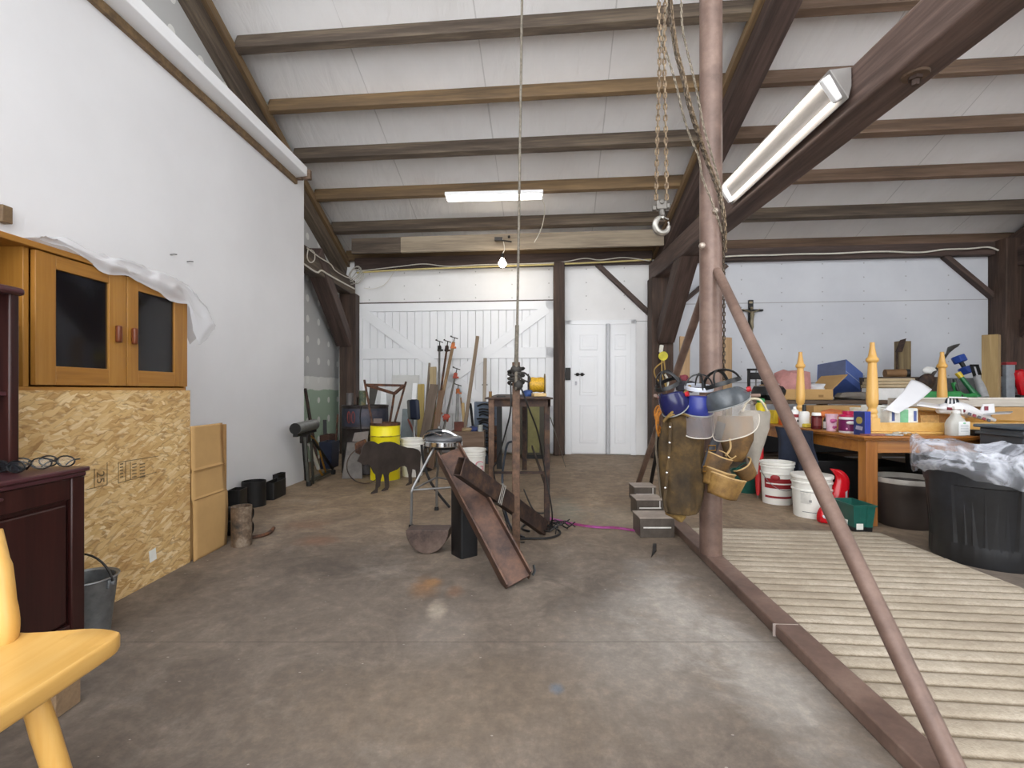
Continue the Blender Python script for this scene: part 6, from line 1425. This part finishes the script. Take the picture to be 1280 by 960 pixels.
can('green_tin', 'round white and green tin behind the front pine leg', 'tin', (3.2, 4.42, TP), .075, .17, blotch('tin_green', 'e6e7e2', 'dfe3d8', '5f9c58', scale=4, rough=.4, bmp=0))
# pine crate, pale plank, toy aeroplane
wb = thing('wooden_box', 'shallow varnished wooden box inside the upturned pine table', 'box', (3.8, 4.3, TP))
MB().span((3.36, 4.14, TP), (3.78, 4.16, TP + .15)).build('box_front', M_OAKX, wb, bev=.003); MB().span((3.36, 4.44, TP), (3.78, 4.46, TP + .15)).build('box_back', M_OAKX, wb, bev=.003)
for x in (3.36, 3.76): MB().span((x, 4.16, TP), (x + .02, 4.44, TP + .15)).build('box_end', M_OAKX, wb, bev=.003)
MB().span((3.38, 4.16, TP), (3.76, 4.44, TP + .01)).build('box_base', M_OAKX, wb)
MB().box((3.6, 4.137, TP + .08), (.16, .004, .07)).build('paper_label', plain('label_tan', 'd0a76a', .6, var=.15, scale=40), wb)
o = MB().span((3.58, 4.52, TP + .10), (5.3, 4.74, TP + .125)); o.span((3.58, 4.52, TP + .16), (5.3, 4.74, TP + .25))
pk = thing('long_plank', 'long pale grey plank lying across the upturned pine table', 'plank', (4.4, 4.6, TP + .17))
MB().span((3.7, 4.53, TP + .175), (5.4, 4.73, TP + .255)).build('plank_body', wood('plank_pale', '9c968a', 'b5b0a6', 'c9c5bc', axis=0, rough=.6), pk, bev=.004)
MB().span((3.7, 4.525, TP + .248), (5.4, 4.53, TP + .262)).build('plank_edge', plain('edge_pale', 'd3d0c9', .5), pk)
tag(MB().span((3.62, 4.5, TP), (4.25, 4.74, TP + .172)).build('support_box', M_CARD, bev=.004), 'cardboard box carrying the long pale plank', 'box')
tag(MB().span((4.5, 4.5, TZ), (4.85, 4.74, TP + .172)).build('support_box', M_CARD, bev=.004), 'cardboard box carrying the far end of the long pale plank', 'box')
def plane():
    Y = 4.02; Q = lambda x, y, d=0: P(x, y, Y + d); r = thing('toy_aeroplane', 'white and red toy aeroplane lying on the wooden box', 'toy', Q(1200, 525))
    M_A = plain('plane_white', 'dedee0', .3, var=.04); M_AR = plain('plane_red', '7c2436', .35)
    MB().tube([Q(1172, 514), Q(1180, 511), Q(1190, 509), Q(1205, 512), Q(1225, 519), Q(1243, 525.5)], [.02, .045, .06, .055, .035, .015], 16).build('fuselage', M_A, r)
    MB().ball(Q(1190, 503, -.01), (.055, .035, .05), 9, Euler((0, .15, 0)).to_matrix()).build('cockpit_glass', plain('glass_dark', '2b333a', .1), r)
    for d_ in ((-.035, 0), (0, 0), (.03, .0)):
        MB().bar(Q(1190, 508, -.04) + V((d_[0], 0, 0)), Q(1190, 497.5, -.04) + V((d_[0] * .8, 0, 0)), .008, .008).build('window_frame', M_A, r)
    MB().prism([Q(1186, 497.5, -.08), Q(1208, 498, -.08), Q(1212, 500.5, .1), Q(1190, 499, .1)], (0, 0, .012)).build('upper_wing', M_A, r, bev=.003)
    MB().prism([Q(1146, 507.5, .0), Q(1150, 504, .12), Q(1187, 509, .05), Q(1183, 512.5, -.06)], (0, 0, .014)).build('wing', M_A, r, bev=.004)
    MB().prism([Q(1225, 516, .0), Q(1229, 505.5, .0), Q(1243, 504.5, .0), Q(1244, 516.5, .0), Q(1236, 521)], (0, .012, 0)).build('tail_fin', M_A, r, bev=.002)
    MB().prism([Q(1229, 519, -.07), Q(1262, 517.5, -.07), Q(1266, 515.5, .06), Q(1238, 516.5, .06)], (0, 0, .01)).build('tail_plane', plain('tail_grey', 'a7a9ac', .35), r, bev=.002)
    MB().tube([Q(1180, 510.5, -.012), Q(1193, 511.5, -.012), Q(1200, 513.5, -.012)], [.04, .052, .05], 14, flat=.45).build('red_stripe', M_AR, r)
    for k in range(5): MB().box(Q(1212 + 6 * k, 517.5 + 2 * k, -.05 + .006 * k), (.025, .006, .022), (0, .35, 0)).build('side_mark', M_AR if k % 2 else plain('mark_grey', '54565e', .4), r)
    MB().box(Q(1233, 510.5, -.005), (.03, .004, .035)).build('fin_mark', M_AR, r)
plane()
def jug():
    c = V((3.45, 3.73, TZ)); r = thing('spray_jug', 'white and grey cleaner jug with a trigger standing before the pine rail', 'jug', c)
    MB().rings([[c + V((hx * math.copysign(abs(math.cos(t)) ** .6, math.cos(t)) + sh, hy * math.copysign(abs(math.sin(t)) ** .6, math.sin(t)), z)) for t in [2 * PI * k / 24 for k in range(24)]] for z, hx, hy, sh in ((0, .066, .04, 0), (.01, .07, .043, 0), (.09, .07, .043, 0), (.12, .055, .038, -.002), (.15, .03, .028, -.004), (.175, .022, .02, -.004))]).build('jug_body', plain('jug_grey', 'b8b6b0', .3, var=.04), r)
    MB().lathe([(.024, .172), (.026, .176), (.026, .195), (0, .2)], c, 16).build('jug_cap', M_CAPW, r)
    MB().box(c + V((.025, -.0425, .058)), (.085, .004, .105)).build('front_label', plain('label_white', 'e8e9ea', .5, var=.02), r, bev=.001)
    for k in range(5): MB().box(c + V((.025, -.0448, .035 + .012 * k)), (.06, .001, .003)).build('label_text', plain('text_grey', 'a9adb2', .6), r)
    MB().ball(c + V((.025, -.0445, .098)), (.012, .002, .007), 6).build('label_leaf', MATS['print_green'], r)
    h = MB(); h.box(c + V((.015, 0, .215)), (.07, .03, .025)); h.bar(c + V((.045, 0, .21)), c + V((.05, 0, .165)), .012, .015, (0, 1, 0)); h.build('trigger', M_CAPW, r, bev=.005)
jug()
tag(MB().span((3.57, 3.7, TZ), (3.64, 3.76, TZ + .045)).build('black_carton', M_BLKP, bev=.003), 'small black box beside the white cleaner jug', 'box')
def paper():
    a, b_, c, d = P(1103, 514, 3.95), P(1139, 474, 4.35), P(1165, 487, 4.3), P(1122, 517, 3.95)
    def f(u, v): 
        p = a.lerp(d, u).lerp(b_.lerp(c, u), v); return p + V((0, -.03 * math.sin(v * PI) + .025 * math.sin(u * PI) * (1 - v), .015 * math.sin(u * PI)))
    tag(MB().grid(f, 10, 16).build('white_sheet', plain('sheet_white', 'dddde1', .6, var=.01), solid=.002, smooth=80), 'large folded white paper sheet propped by the front pine leg', 'paper')
paper()
# grey totes at the table front
for k, (z, lab) in enumerate(((0, 'dark grey tote on the floor beside the trash can, lowest of its stack'), (.3, 'dark grey tote stacked second beside the trash can'), (.6, 'blue grey shallow tote topping the stack beside the trash can'))):
    r = thing('storage_tote', lab, 'tote', (3.78, 3.42, z)); h = .28 if k < 2 else .2
    MB().prism([(3.5, 3.28, z), (4.06, 3.28, z), (4.08, 3.6, z), (3.5, 3.6, z)], (0, 0, h - .02)).build('tote_body', plain('tote_grey', '3b4046', .45), r, bev=.015)
    MB().span((3.475, 3.25, z + h - .025), (4.1, 3.625, z + h)).build('tote_lid', plain('tote_lid', '4f5963', .4), r, bev=.01)
    MB().span((3.485, 3.26, z + h - .075), (4.09, 3.615, z + h - .055)).build('tote_rib', MATS['tote_grey'], r, bev=.006)
# ------------------------------------------------------------------ bench against the end wall and what lies on it
BZ = .93
def bench():
    r = thing('workbench', 'long dark workbench against the pale end wall under the clutter', 'workbench', (5, 6.4, 0))
    MB().span((2.9, 5.78, BZ - .045), (7.3, 7.0, BZ)).build('bench_top', wood('bench_wood', '3a2f26', '55463a', '6c5b4b', axis=0, rough=.8), r, bev=.004)
    for x in (2.95, 4.4, 5.8, 7.15):
        for y in (5.84, 6.84): MB().span((x, y, 0), (x + .1, y + .1, BZ - .045)).build('leg', M_BRNB, r)
    MB().span((2.95, 5.8, .25), (7.2, 6.95, .28)).build('lower_shelf', MATS['bench_wood'], r)
bench()
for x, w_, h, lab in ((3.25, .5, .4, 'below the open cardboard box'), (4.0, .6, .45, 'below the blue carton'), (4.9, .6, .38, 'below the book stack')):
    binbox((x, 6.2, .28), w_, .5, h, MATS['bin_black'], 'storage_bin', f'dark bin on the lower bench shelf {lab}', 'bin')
def carton():
    r = thing('open_carton', 'open cardboard carton with raised flaps on the bench', 'carton', (3.72, 6.2, BZ)); x0, x1, y0, y1, h, t = 3.36, 3.98, 5.95, 6.4, .135, .006
    for a, b_ in (((x0, y0, BZ), (x1, y0 + t, BZ + h)), ((x0, y1 - t, BZ), (x1, y1, BZ + h)), ((x0, y0 + t, BZ), (x0 + t, y1 - t, BZ + h)), ((x1 - t, y0 + t, BZ), (x1, y1 - t, BZ + h))): MB().span(a, b_).build('carton_wall', M_CARD, r)
    MB().span((x0, y0, BZ), (x1, y1, BZ + .006)).build('carton_base', M_CARD, r)
    fl = lambda pts: MB().prism(pts, (0, 0, .005)).build('carton_flap', M_CARD, r)
    fl([(x0, y0, BZ + h), (x0, y1, BZ + h), (x0 - .14, y1, BZ + h + .04), (x0 - .14, y0, BZ + h + .04)])
    MB().prism([(x1, y0, BZ + h), (x1, y1, BZ + h), (x1 + .16, y1 + .02, BZ + h + .17), (x1 + .2, y0 + .02, BZ + h + .18)], (-.005, 0, .005)).build('carton_flap', M_CARD, r)
    fl([(x0, y1, BZ + h), (x1, y1, BZ + h), (x1, y1 + .13, BZ + h + .06), (x0, y1 + .13, BZ + h + .06)])
    MB().box((3.83, y0 - .001, BZ + .05), (.06, .002, .03)).build('printed_mark', M_CARD2, r)
    for q in (.03, .2): MB().box((x1 + .001, y0 + .13 + q, BZ + .07), (.002, .09, .07)).build('paper_label', M_WP, r)
carton()
rough('pink_cushion', 'bulging pink cloth rising out of the open carton', 'cloth', (3.60, 6.18, BZ + .2), (.40, .34, .36), plain('pink_cloth', 'b98480', .85, var=.12), 5)
rough('white_wrap', 'crumpled white wrapping in the open carton beside the pink cloth', 'wrapping', (3.87, 6.15, BZ + .14), (.2, .3, .14), plain('wrap_white', 'cfd0d2', .6, var=.05), 6)
tag(MB().span((3.3, 5.25, TZ), (3.95, 5.55, TZ + .18)).build('low_carton', M_CARD, bev=.004), 'closed tan carton on the oak table below the open carton', 'carton')
def bluebox():
    O = P(1058, 449, 6.5); e1, e2, e3 = V((-.33, .1, -.066)), V((-.055, -.07, -.27)), V((.36, .18, -.185)); r = thing('blue_carton', 'tilted blue carton with darker end on the bench behind the open carton', 'carton', V((O.x, O.y, BZ)))
    vs = [O + e1 * a + e2 * b_ + e3 * c for a in (0, 1) for b_ in (0, 1) for c in (0, 1)]
    MB().add(vs, [(0, 1, 3, 2), (4, 6, 7, 5), (0, 4, 5, 1), (2, 3, 7, 6), (0, 2, 6, 4), (1, 5, 7, 3)]).build('carton_body', plain('carton_blue', '4b62a0', .5, var=.06), r, bev=.004)
    n = e1.cross(e2).normalized(); n = n if n.y < 0 else -n
    MB().prism([O + e1 * .02 + e2 * .02, O + e1 * .98 + e2 * .02, O + e1 * .98 + e2 * .98, O + e1 * .02 + e2 * .98], n * .003).build('dark_end', plain('carton_navy', '39415f', .55), r)
    n2 = e2.cross(e3).normalized(); n2 = n2 if n2.y < 0 else -n2
    MB().prism([O + e2 * .6 + e3 * .0, O + e2 * .64 + e3 * .0, O + e2 * .64 + e3, O + e2 * .6 + e3], n2 * .003).build('tape_strip', plain('tape_pale', '9aa3b8', .4), r)
bluebox()
bl = MB()
for k in range(3):
    tag(MB().box((4.75 + .01 * k, 6.07, BZ + .152 + .04 * k + .02), (.52 - .02 * k, .22, .036), (0, 0, .02 * k)).build('timber_board', wood('offcut_tan', '9a8463', 'b6a382', 'cbbb9e', axis=0, rough=.7), bev=.003), ('lowest of three tan boards stacked on the white box', 'middle of three tan boards stacked on the white box', 'topmost of three tan boards stacked on the white box')[k], 'board')
tag(MB().span((4.5, 5.98, BZ), (5.0, 6.18, BZ + .15)).build('white_box', M_WP, bev=.005), 'flat white box under the tan boards on the bench', 'box')
rough('grey_sack', 'flattened grey sack on the bench before the blue carton', 'sack', (4.25, 5.98, BZ + .05), (.45, .28, .1), plain('sack_grey', '6d675f', .85, var=.15), 11)
# wall side timbers and tools
M_OLD = wood('old_offcut', '54462f', '77664a', '98855f', axis=2, scale=8, rough=.8, bmp=.25)
a = P(1128, 500, 6.85); o = thing('timber_offcut', 'weathered timber offcut with a rusty hinge standing on the bench', 'timber', V((a.x, 6.85, BZ)))
MB().span((a.x - .08, 6.8, BZ), (a.x + .085, 6.9, 1.75)).build('offcut_body', M_OLD, o, bev=.004)
MB().prism([P(1120, 440, 6.78), P(1126, 425, 6.78), P(1133, 423, 6.78), P(1128, 440, 6.78)], (0, .015, 0)).build('rusty_hinge', M_RUSTD, o); MB().bar(P(1121, 437, 6.78), P(1121, 462, 6.78), .02, .01, (0, 1, 0)).build('hinge_strap', M_RUSTD, o)
q = P(1106, 467, 6.55); MB().cyl(q, P(1131, 466.5, 6.5), .058, 18).build('log_piece', wood('log_brown', '6a4c30', '8a6844', axis=0, rough=.75))
o = bpy.data.objects['log_piece']; tag(o, 'short brown turned log lying on the tan boards before the timber offcut', 'log')
MB().cyl(P(1131.2, 466.5, 6.5), P(1137, 466.5, 6.48), .055, 18).build('log_end', M_BLK, o)
tag(MB().span((4.78, 6.2, BZ), (5.62, 6.7, BZ + .295)).build('covered_box', plain('box_brown', '4f4338', .8), bev=.004), 'brown box carrying the short log on the bench', 'box')
def shovel():
    r = thing('shovel', 'dark shovel with a slim blade leaning behind the rear pine leg', 'shovel', P(1165, 490, 6.4))
    MB().ball(P(1158, 477, 6.12), (.12, .045, .10), 10, Euler((0, -.5, 0)).to_matrix()).build('pan_head', M_RUSTD, r)
    MB().tube([P(1165, 470, 6.14), P(1177, 452, 6.5), P(1187, 438, 6.75)], [.02, .018, .016], 10).build('shaft', plain('shaft_dark', '3d3a36', .6), r)
    MB().tube([P(1184, 442, 6.7), P(1189, 435, 6.75), P(1194, 432.5, 6.78), P(1199, 430, 6.8)], [.016, .045, .04, .012], 12, flat=.5).build('slim_blade', plain('blade_grey', '4d4b48', .5, .3), r)
shovel()
tag(MB().ball(P(1162, 463.5, 6.25), (.092, .03, .055), 10, Euler((0, .1, 0)).to_matrix()).build('speckled_dish', plain('lid_speckled', 'd9d9d6', .5, var=.08, scale=80)), 'oval white speckled lid resting on the shovel head', 'lid')
def dumbbell():
    r = thing('dumbbell', 'blue hexagonal dumbbell standing tilted against the end wall', 'dumbbell', P(1207, 466, 6.7)); a, b_ = P(1199, 449, 6.75), P(1207.5, 463, 6.7); x = (b_ - a).normalized()
    for p in (a, b_): MB().cyl(p - x * .05, p + x * .05, .085, 6).build('weight_head', plain('neoprene_blue', '22469c', .5), r, bev=.012)
    MB().cyl(a, b_, .028, 12).build('grip_bar', M_BLKP, r)
dumbbell()
tag(MB().span((6.0, 6.55, BZ), (6.7, 6.85, BZ + .29)).build('tool_chest', plain('chest_grey', '77797b', .5, var=.15), bev=.006), 'grey tool chest under the blue dumbbell', 'tool chest')
o = thing('green_case', 'green plastic case on the bench behind the rear pine leg', 'case', (5.3, 5.95, BZ)); MB().span((5.05, 5.86, BZ), (5.5, 6.1, BZ + .11)).build('case_body', plain('case_green', '2f8a47', .4), o, bev=.02); MB().span((5.2, 5.85, BZ + .04), (5.27, 5.86, BZ + .09)).build('case_latch', plain('latch_green', '57a86c', .4), o)
def lopper():
    r = thing('lopper', 'green handled lopper with a yellow tip leaning on the bench', 'lopper', P(1222, 497, 5.95)); a, b_ = P(1197, 466, 6.1), P(1222, 497, 5.95)
    MB().tube([a.lerp(b_, .18), a.lerp(b_, .6), b_], [.026, .028, .04], 10).build('green_handle', plain('handle_green', '1f6b3e', .4), r); MB().tube([a, a.lerp(b_, .2)], [.034, .03], 10).build('yellow_tip', plain('tip_yellow', 'd3b52c', .4), r)
    MB().tube(bez([P(1192, 478, 6.0), P(1197, 490, 5.98), P(1206, 495, 5.96), P(1219, 494, 5.95)], 5), .03, 8).build('green_grip', MATS['case_green'], r); MB().tube(bez([P(1193, 474, 6.0), P(1196, 486, 5.97), P(1202, 496, 5.95)], 5), .02, 8).build('black_blade', M_BLKP, r)
lopper()
def caulk():
    r = thing('hand_saw', 'grey shafted tool with a black slotted head leaning at the bench post', 'tool', P(1230, 497, 5.95)); a, b_ = P(1218, 457, 6.1), P(1230, 497, 5.95)
    for s in (-.035, .035): MB().bar(a + V((s, 0, 0)), a.lerp(b_, .36) + V((s, 0, 0)), .018, .03, (0, 1, 0)).build('slotted_head', M_BLKP, r)
    MB().bar(a + V((-.05, 0, 0)), a + V((.05, 0, 0)), .02, .03).build('head_bridge', M_BLKP, r); MB().tube([a.lerp(b_, .34), b_], [.045, .05], 12).build('grey_shaft', plain('shaft_grey', '9a9b9d', .4), r)
caulk()
a = P(1241, 495, 5.95); o = MB().box((a.x, 5.97, BZ + .405), (.15, .15, .81), (0, 0, .62)); tag(o.build('timber_block', wood('block_tan', '7a6340', '9d8459', 'bba274', axis=2, scale=7, rough=.75), bev=.006), 'tall square tan timber block standing upright on the bench', 'timber')
tag(MB().span((P(1258, 0, 6).x, 6.0, BZ), (P(1269, 0, 6).x, 6.05, BZ + .44)).build('grey_channel', plain('channel_pale', '8f959b', .45, .4), bev=.003), 'upright grey metal channel with a red cap at the bench end', 'metal channel')
o = MB().span((P(1257, 0, 6).x, 5.99, BZ + .44), (P(1270, 0, 6).x, 6.06, BZ + .475)).build('red_cap', M_RED, bev=.004); o.parent = bpy.data.objects['grey_channel']; o.location = V(o.location) - V(bpy.data.objects['grey_channel'].location)
rough('red_glove', 'bright red glove at the end of the bench beside the post', 'glove', P(1277, 478, 6.0), (.14, .1, .36), M_REDB, 17, (0, -.25, 0))
tag(MB().span((P(1271, 0, 6).x, 5.95, BZ), (P(1290, 0, 6).x, 6.1, BZ + .06)).build('low_tin', M_BLK, bev=.004), 'low dark tin under the red glove', 'tin')
tag(MB().span((5.62, 6.3, BZ), (5.95, 6.32, BZ + .22)).build('grey_bracket', M_STEEL, bev=.003), 'grey metal plate on edge behind the lopper', 'metal plate')
tag(MB().span((6.3, 6.1, BZ), (6.9, 6.3, BZ + .3)).build('red_striped_box', blotch('box_stripe', '6f1f2a', 'a7adb0', 'c5cacc', scale=5, rough=.4), bev=.004), 'red and grey box behind the tall timber block', 'box')
# tan boards against the wall, small lamp
leaner('tan_board', 'narrow tan board standing against the end wall behind the hand chain', (909, 422), (909, 480), 7.3, 7.15, 11, wood('board_tan2', '9c7c58', 'b4946c', axis=0), 'board', .03)
leaner('tan_board', 'tan board standing against the end wall behind the rear pipe brace', (856, 421), (855, 480), 7.3, 7.15, 13, MATS['board_tan2'], 'board', .03)
r = thing('bench_lamp', 'small round grey lamp head on a hooked stem at the end wall', 'lamp', P(944, 472, 7.0)); MB().ball(P(943, 438, 7.05), .055, 10).build('lamp_head', plain('lamp_dark', '3a3b3d', .35, .4), r); MB().ball(P(942, 438, 7.0), .035, 8).build('lamp_glass', plain('lamp_grey', '75787c', .2), r)
MB().tube(bez([P(945, 443, 7.05), P(946, 447, 7.05), P(943, 449, 7.05), P(946, 452, 7.05), P(945, 470, 7.0), V((P(945, 470, 6.95).x, 6.95, BZ))], 5), .01, 6).build('lamp_stem', M_STEEL, r)
bk = MB(); 
for x in (936, 953): bk.bar(P(x, 461, 6.9), V((P(x, 461, 6.9).x, 6.9, BZ)), .035, .03, (0, 1, 0))
bk.bar(P(934, 462, 6.9), P(955, 462, 6.9), .03, .03)
bk.bar(P(936, 470, 6.9), P(953, 470, 6.9), .03, .1)
tag(bk.build('bench_vise', M_BLK, bev=.004), 'dark steel bracket standing on the bench under the small lamp', 'bracket')
rough('black_bag', 'heap of black plastic and papers on the bench behind the pipe brace', 'bag', (3.22, 6.05, BZ + .09), (.34, .34, .2), M_BLKP, 41)
tag(MB().box((3.16, 5.92, BZ + .225), (.22, .14, .006), (.2, .15, .3)).build('loose_paper', M_WP), 'loose white papers on the black heap behind the pipe brace', 'paper')
# ------------------------------------------------------------------ crucifix
def crucifix():
    c = W(938, 398, .03); r = thing('crucifix', 'dark wooden crucifix hanging on the pale end wall', 'crucifix', W(938, 422, .03)); k = c.y / FOC
    MB().bar(W(938.5, 375, .02), W(938, 422, .02), .075, .03, NB).build('upright_bar', M_BLK, r, bev=.006); MB().bar(W(922.5, 388, .025), W(953.5, 388, .025), .06, .03).build('cross_bar', M_BLK, r, bev=.006)
    M_B = plain('figure_bronze', '8b8068', .4, .5, var=.2)
    b = MB(); hd = W(939.5, 385.5, .07); b.ball(hd, (.022, .022, .028), 8); b.tube([W(940, 389, .07), W(940.5, 393, .07), W(940, 398, .075), W(939.5, 403, .08), W(940.5, 409, .075), W(939.5, 415, .06)], [.02, .034, .026, .028, .02, .012], 10)
    for s in (-1, 1): b.tube([W(940 + s * 2, 390, .065), W(940 + s * 6, 388.5, .06), W(939 + s * 11, 386.5, .055)], [.014, .011, .009], 8)
    b.build('figure', M_B, r); MB().box(W(938.5, 378, .045), (.05, .012, .03)).build('title_plate', M_B, r)
crucifix()
# ------------------------------------------------------------------ cables along the beams
M_YC = plain('yellow_cable', 'cdbb7d', .5, var=.06); M_WC = plain('white_cable', 'd5d0c4', .5, var=.06)
cable('cable', 'yellow white cable run along the wall plate over the plank doors', [W(x, y, .17) for x, y in ((446, 341), (500, 337.5), (560, 335), (620, 333), (690, 330.5), (760, 327.5), (814, 324.5))], .014, M_YC)
cable('cable', 'thin white cable sagging along the wall plate near the bare bulb', [W(x, y, .18) for x, y in ((448, 339), (500, 333), (530, 330), (560, 333), (600, 331), (650, 330), (700, 328), (730, 323), (750, 325), (780, 322), (812, 326))], .008, M_WC)
cable('cable', 'white cable run along the wall plate over the cluttered bench', [W(x, y, .17) for x, y in ((903, 321), (930, 319.5), (960, 319), (1000, 317.5), (1040, 317), (1080, 315), (1110, 314.5), (1150, 315.5), (1180, 312), (1210, 311), (1235, 309), (1248, 313))], .012, M_WC)
T = lambda x, y: P(x, y, -2.612 * FOC / (x - CX))
cable('cable', 'white cable stapled along the lower edge of the grey tie beam', [T(x, y) for x, y in ((378, 328.5), (390, 337), (397, 340.5), (402, 338), (410, 343), (426, 352), (443, 361))], .012, M_WC)
cable('cable', 'thin white cable along the upper edge of the grey tie beam', [T(x, y) for x, y in ((384, 310), (400, 322), (413, 330), (419, 338), (430, 345), (438, 348))], .008, M_WC)
for k in range(5):
    c = W(444, 345, .3) + V((random.uniform(-.03, .03), random.uniform(-.03, .03), random.uniform(-.03, .03)))
    MB().tube([c + V((.11 * math.cos(t), .04 * math.sin(t * 2 + k), .12 * math.sin(t + k * .3))) for t in [2 * PI * q / 20 for q in range(20)]], .007, 5, loop=True).build('wire_coil' if k == 0 else 'wire_turn', plain('coil_grey', 'b3aea4', .5), bpy.data.objects.get('wire_coil'))
tag(bpy.data.objects['wire_coil'], 'coil of pale wire hung at the corner post under the roof', 'wire coil')
cable('cable', 'thin white drop cable looping over the end wall beside the corner post', [W(x, y, .1) for x, y in ((496, 333), (490, 344), (480, 356), (466, 361), (455, 360))], .005, M_WC)
cable('cable', 'white cable loop on the grey tie beam by the partition end', [T(x, y) for x, y in ((385, 312), (384, 322), (388, 328), (393, 325), (393, 316), (389, 312))], .007, M_WC)
cable('cable', 'thin flex hanging from the strip light down to the header plank', [P(678, 249, 6.5), P(681, 262, 6.7), P(677, 285, 7.1), P(668, 303, 7.3)], .006, M_WC)
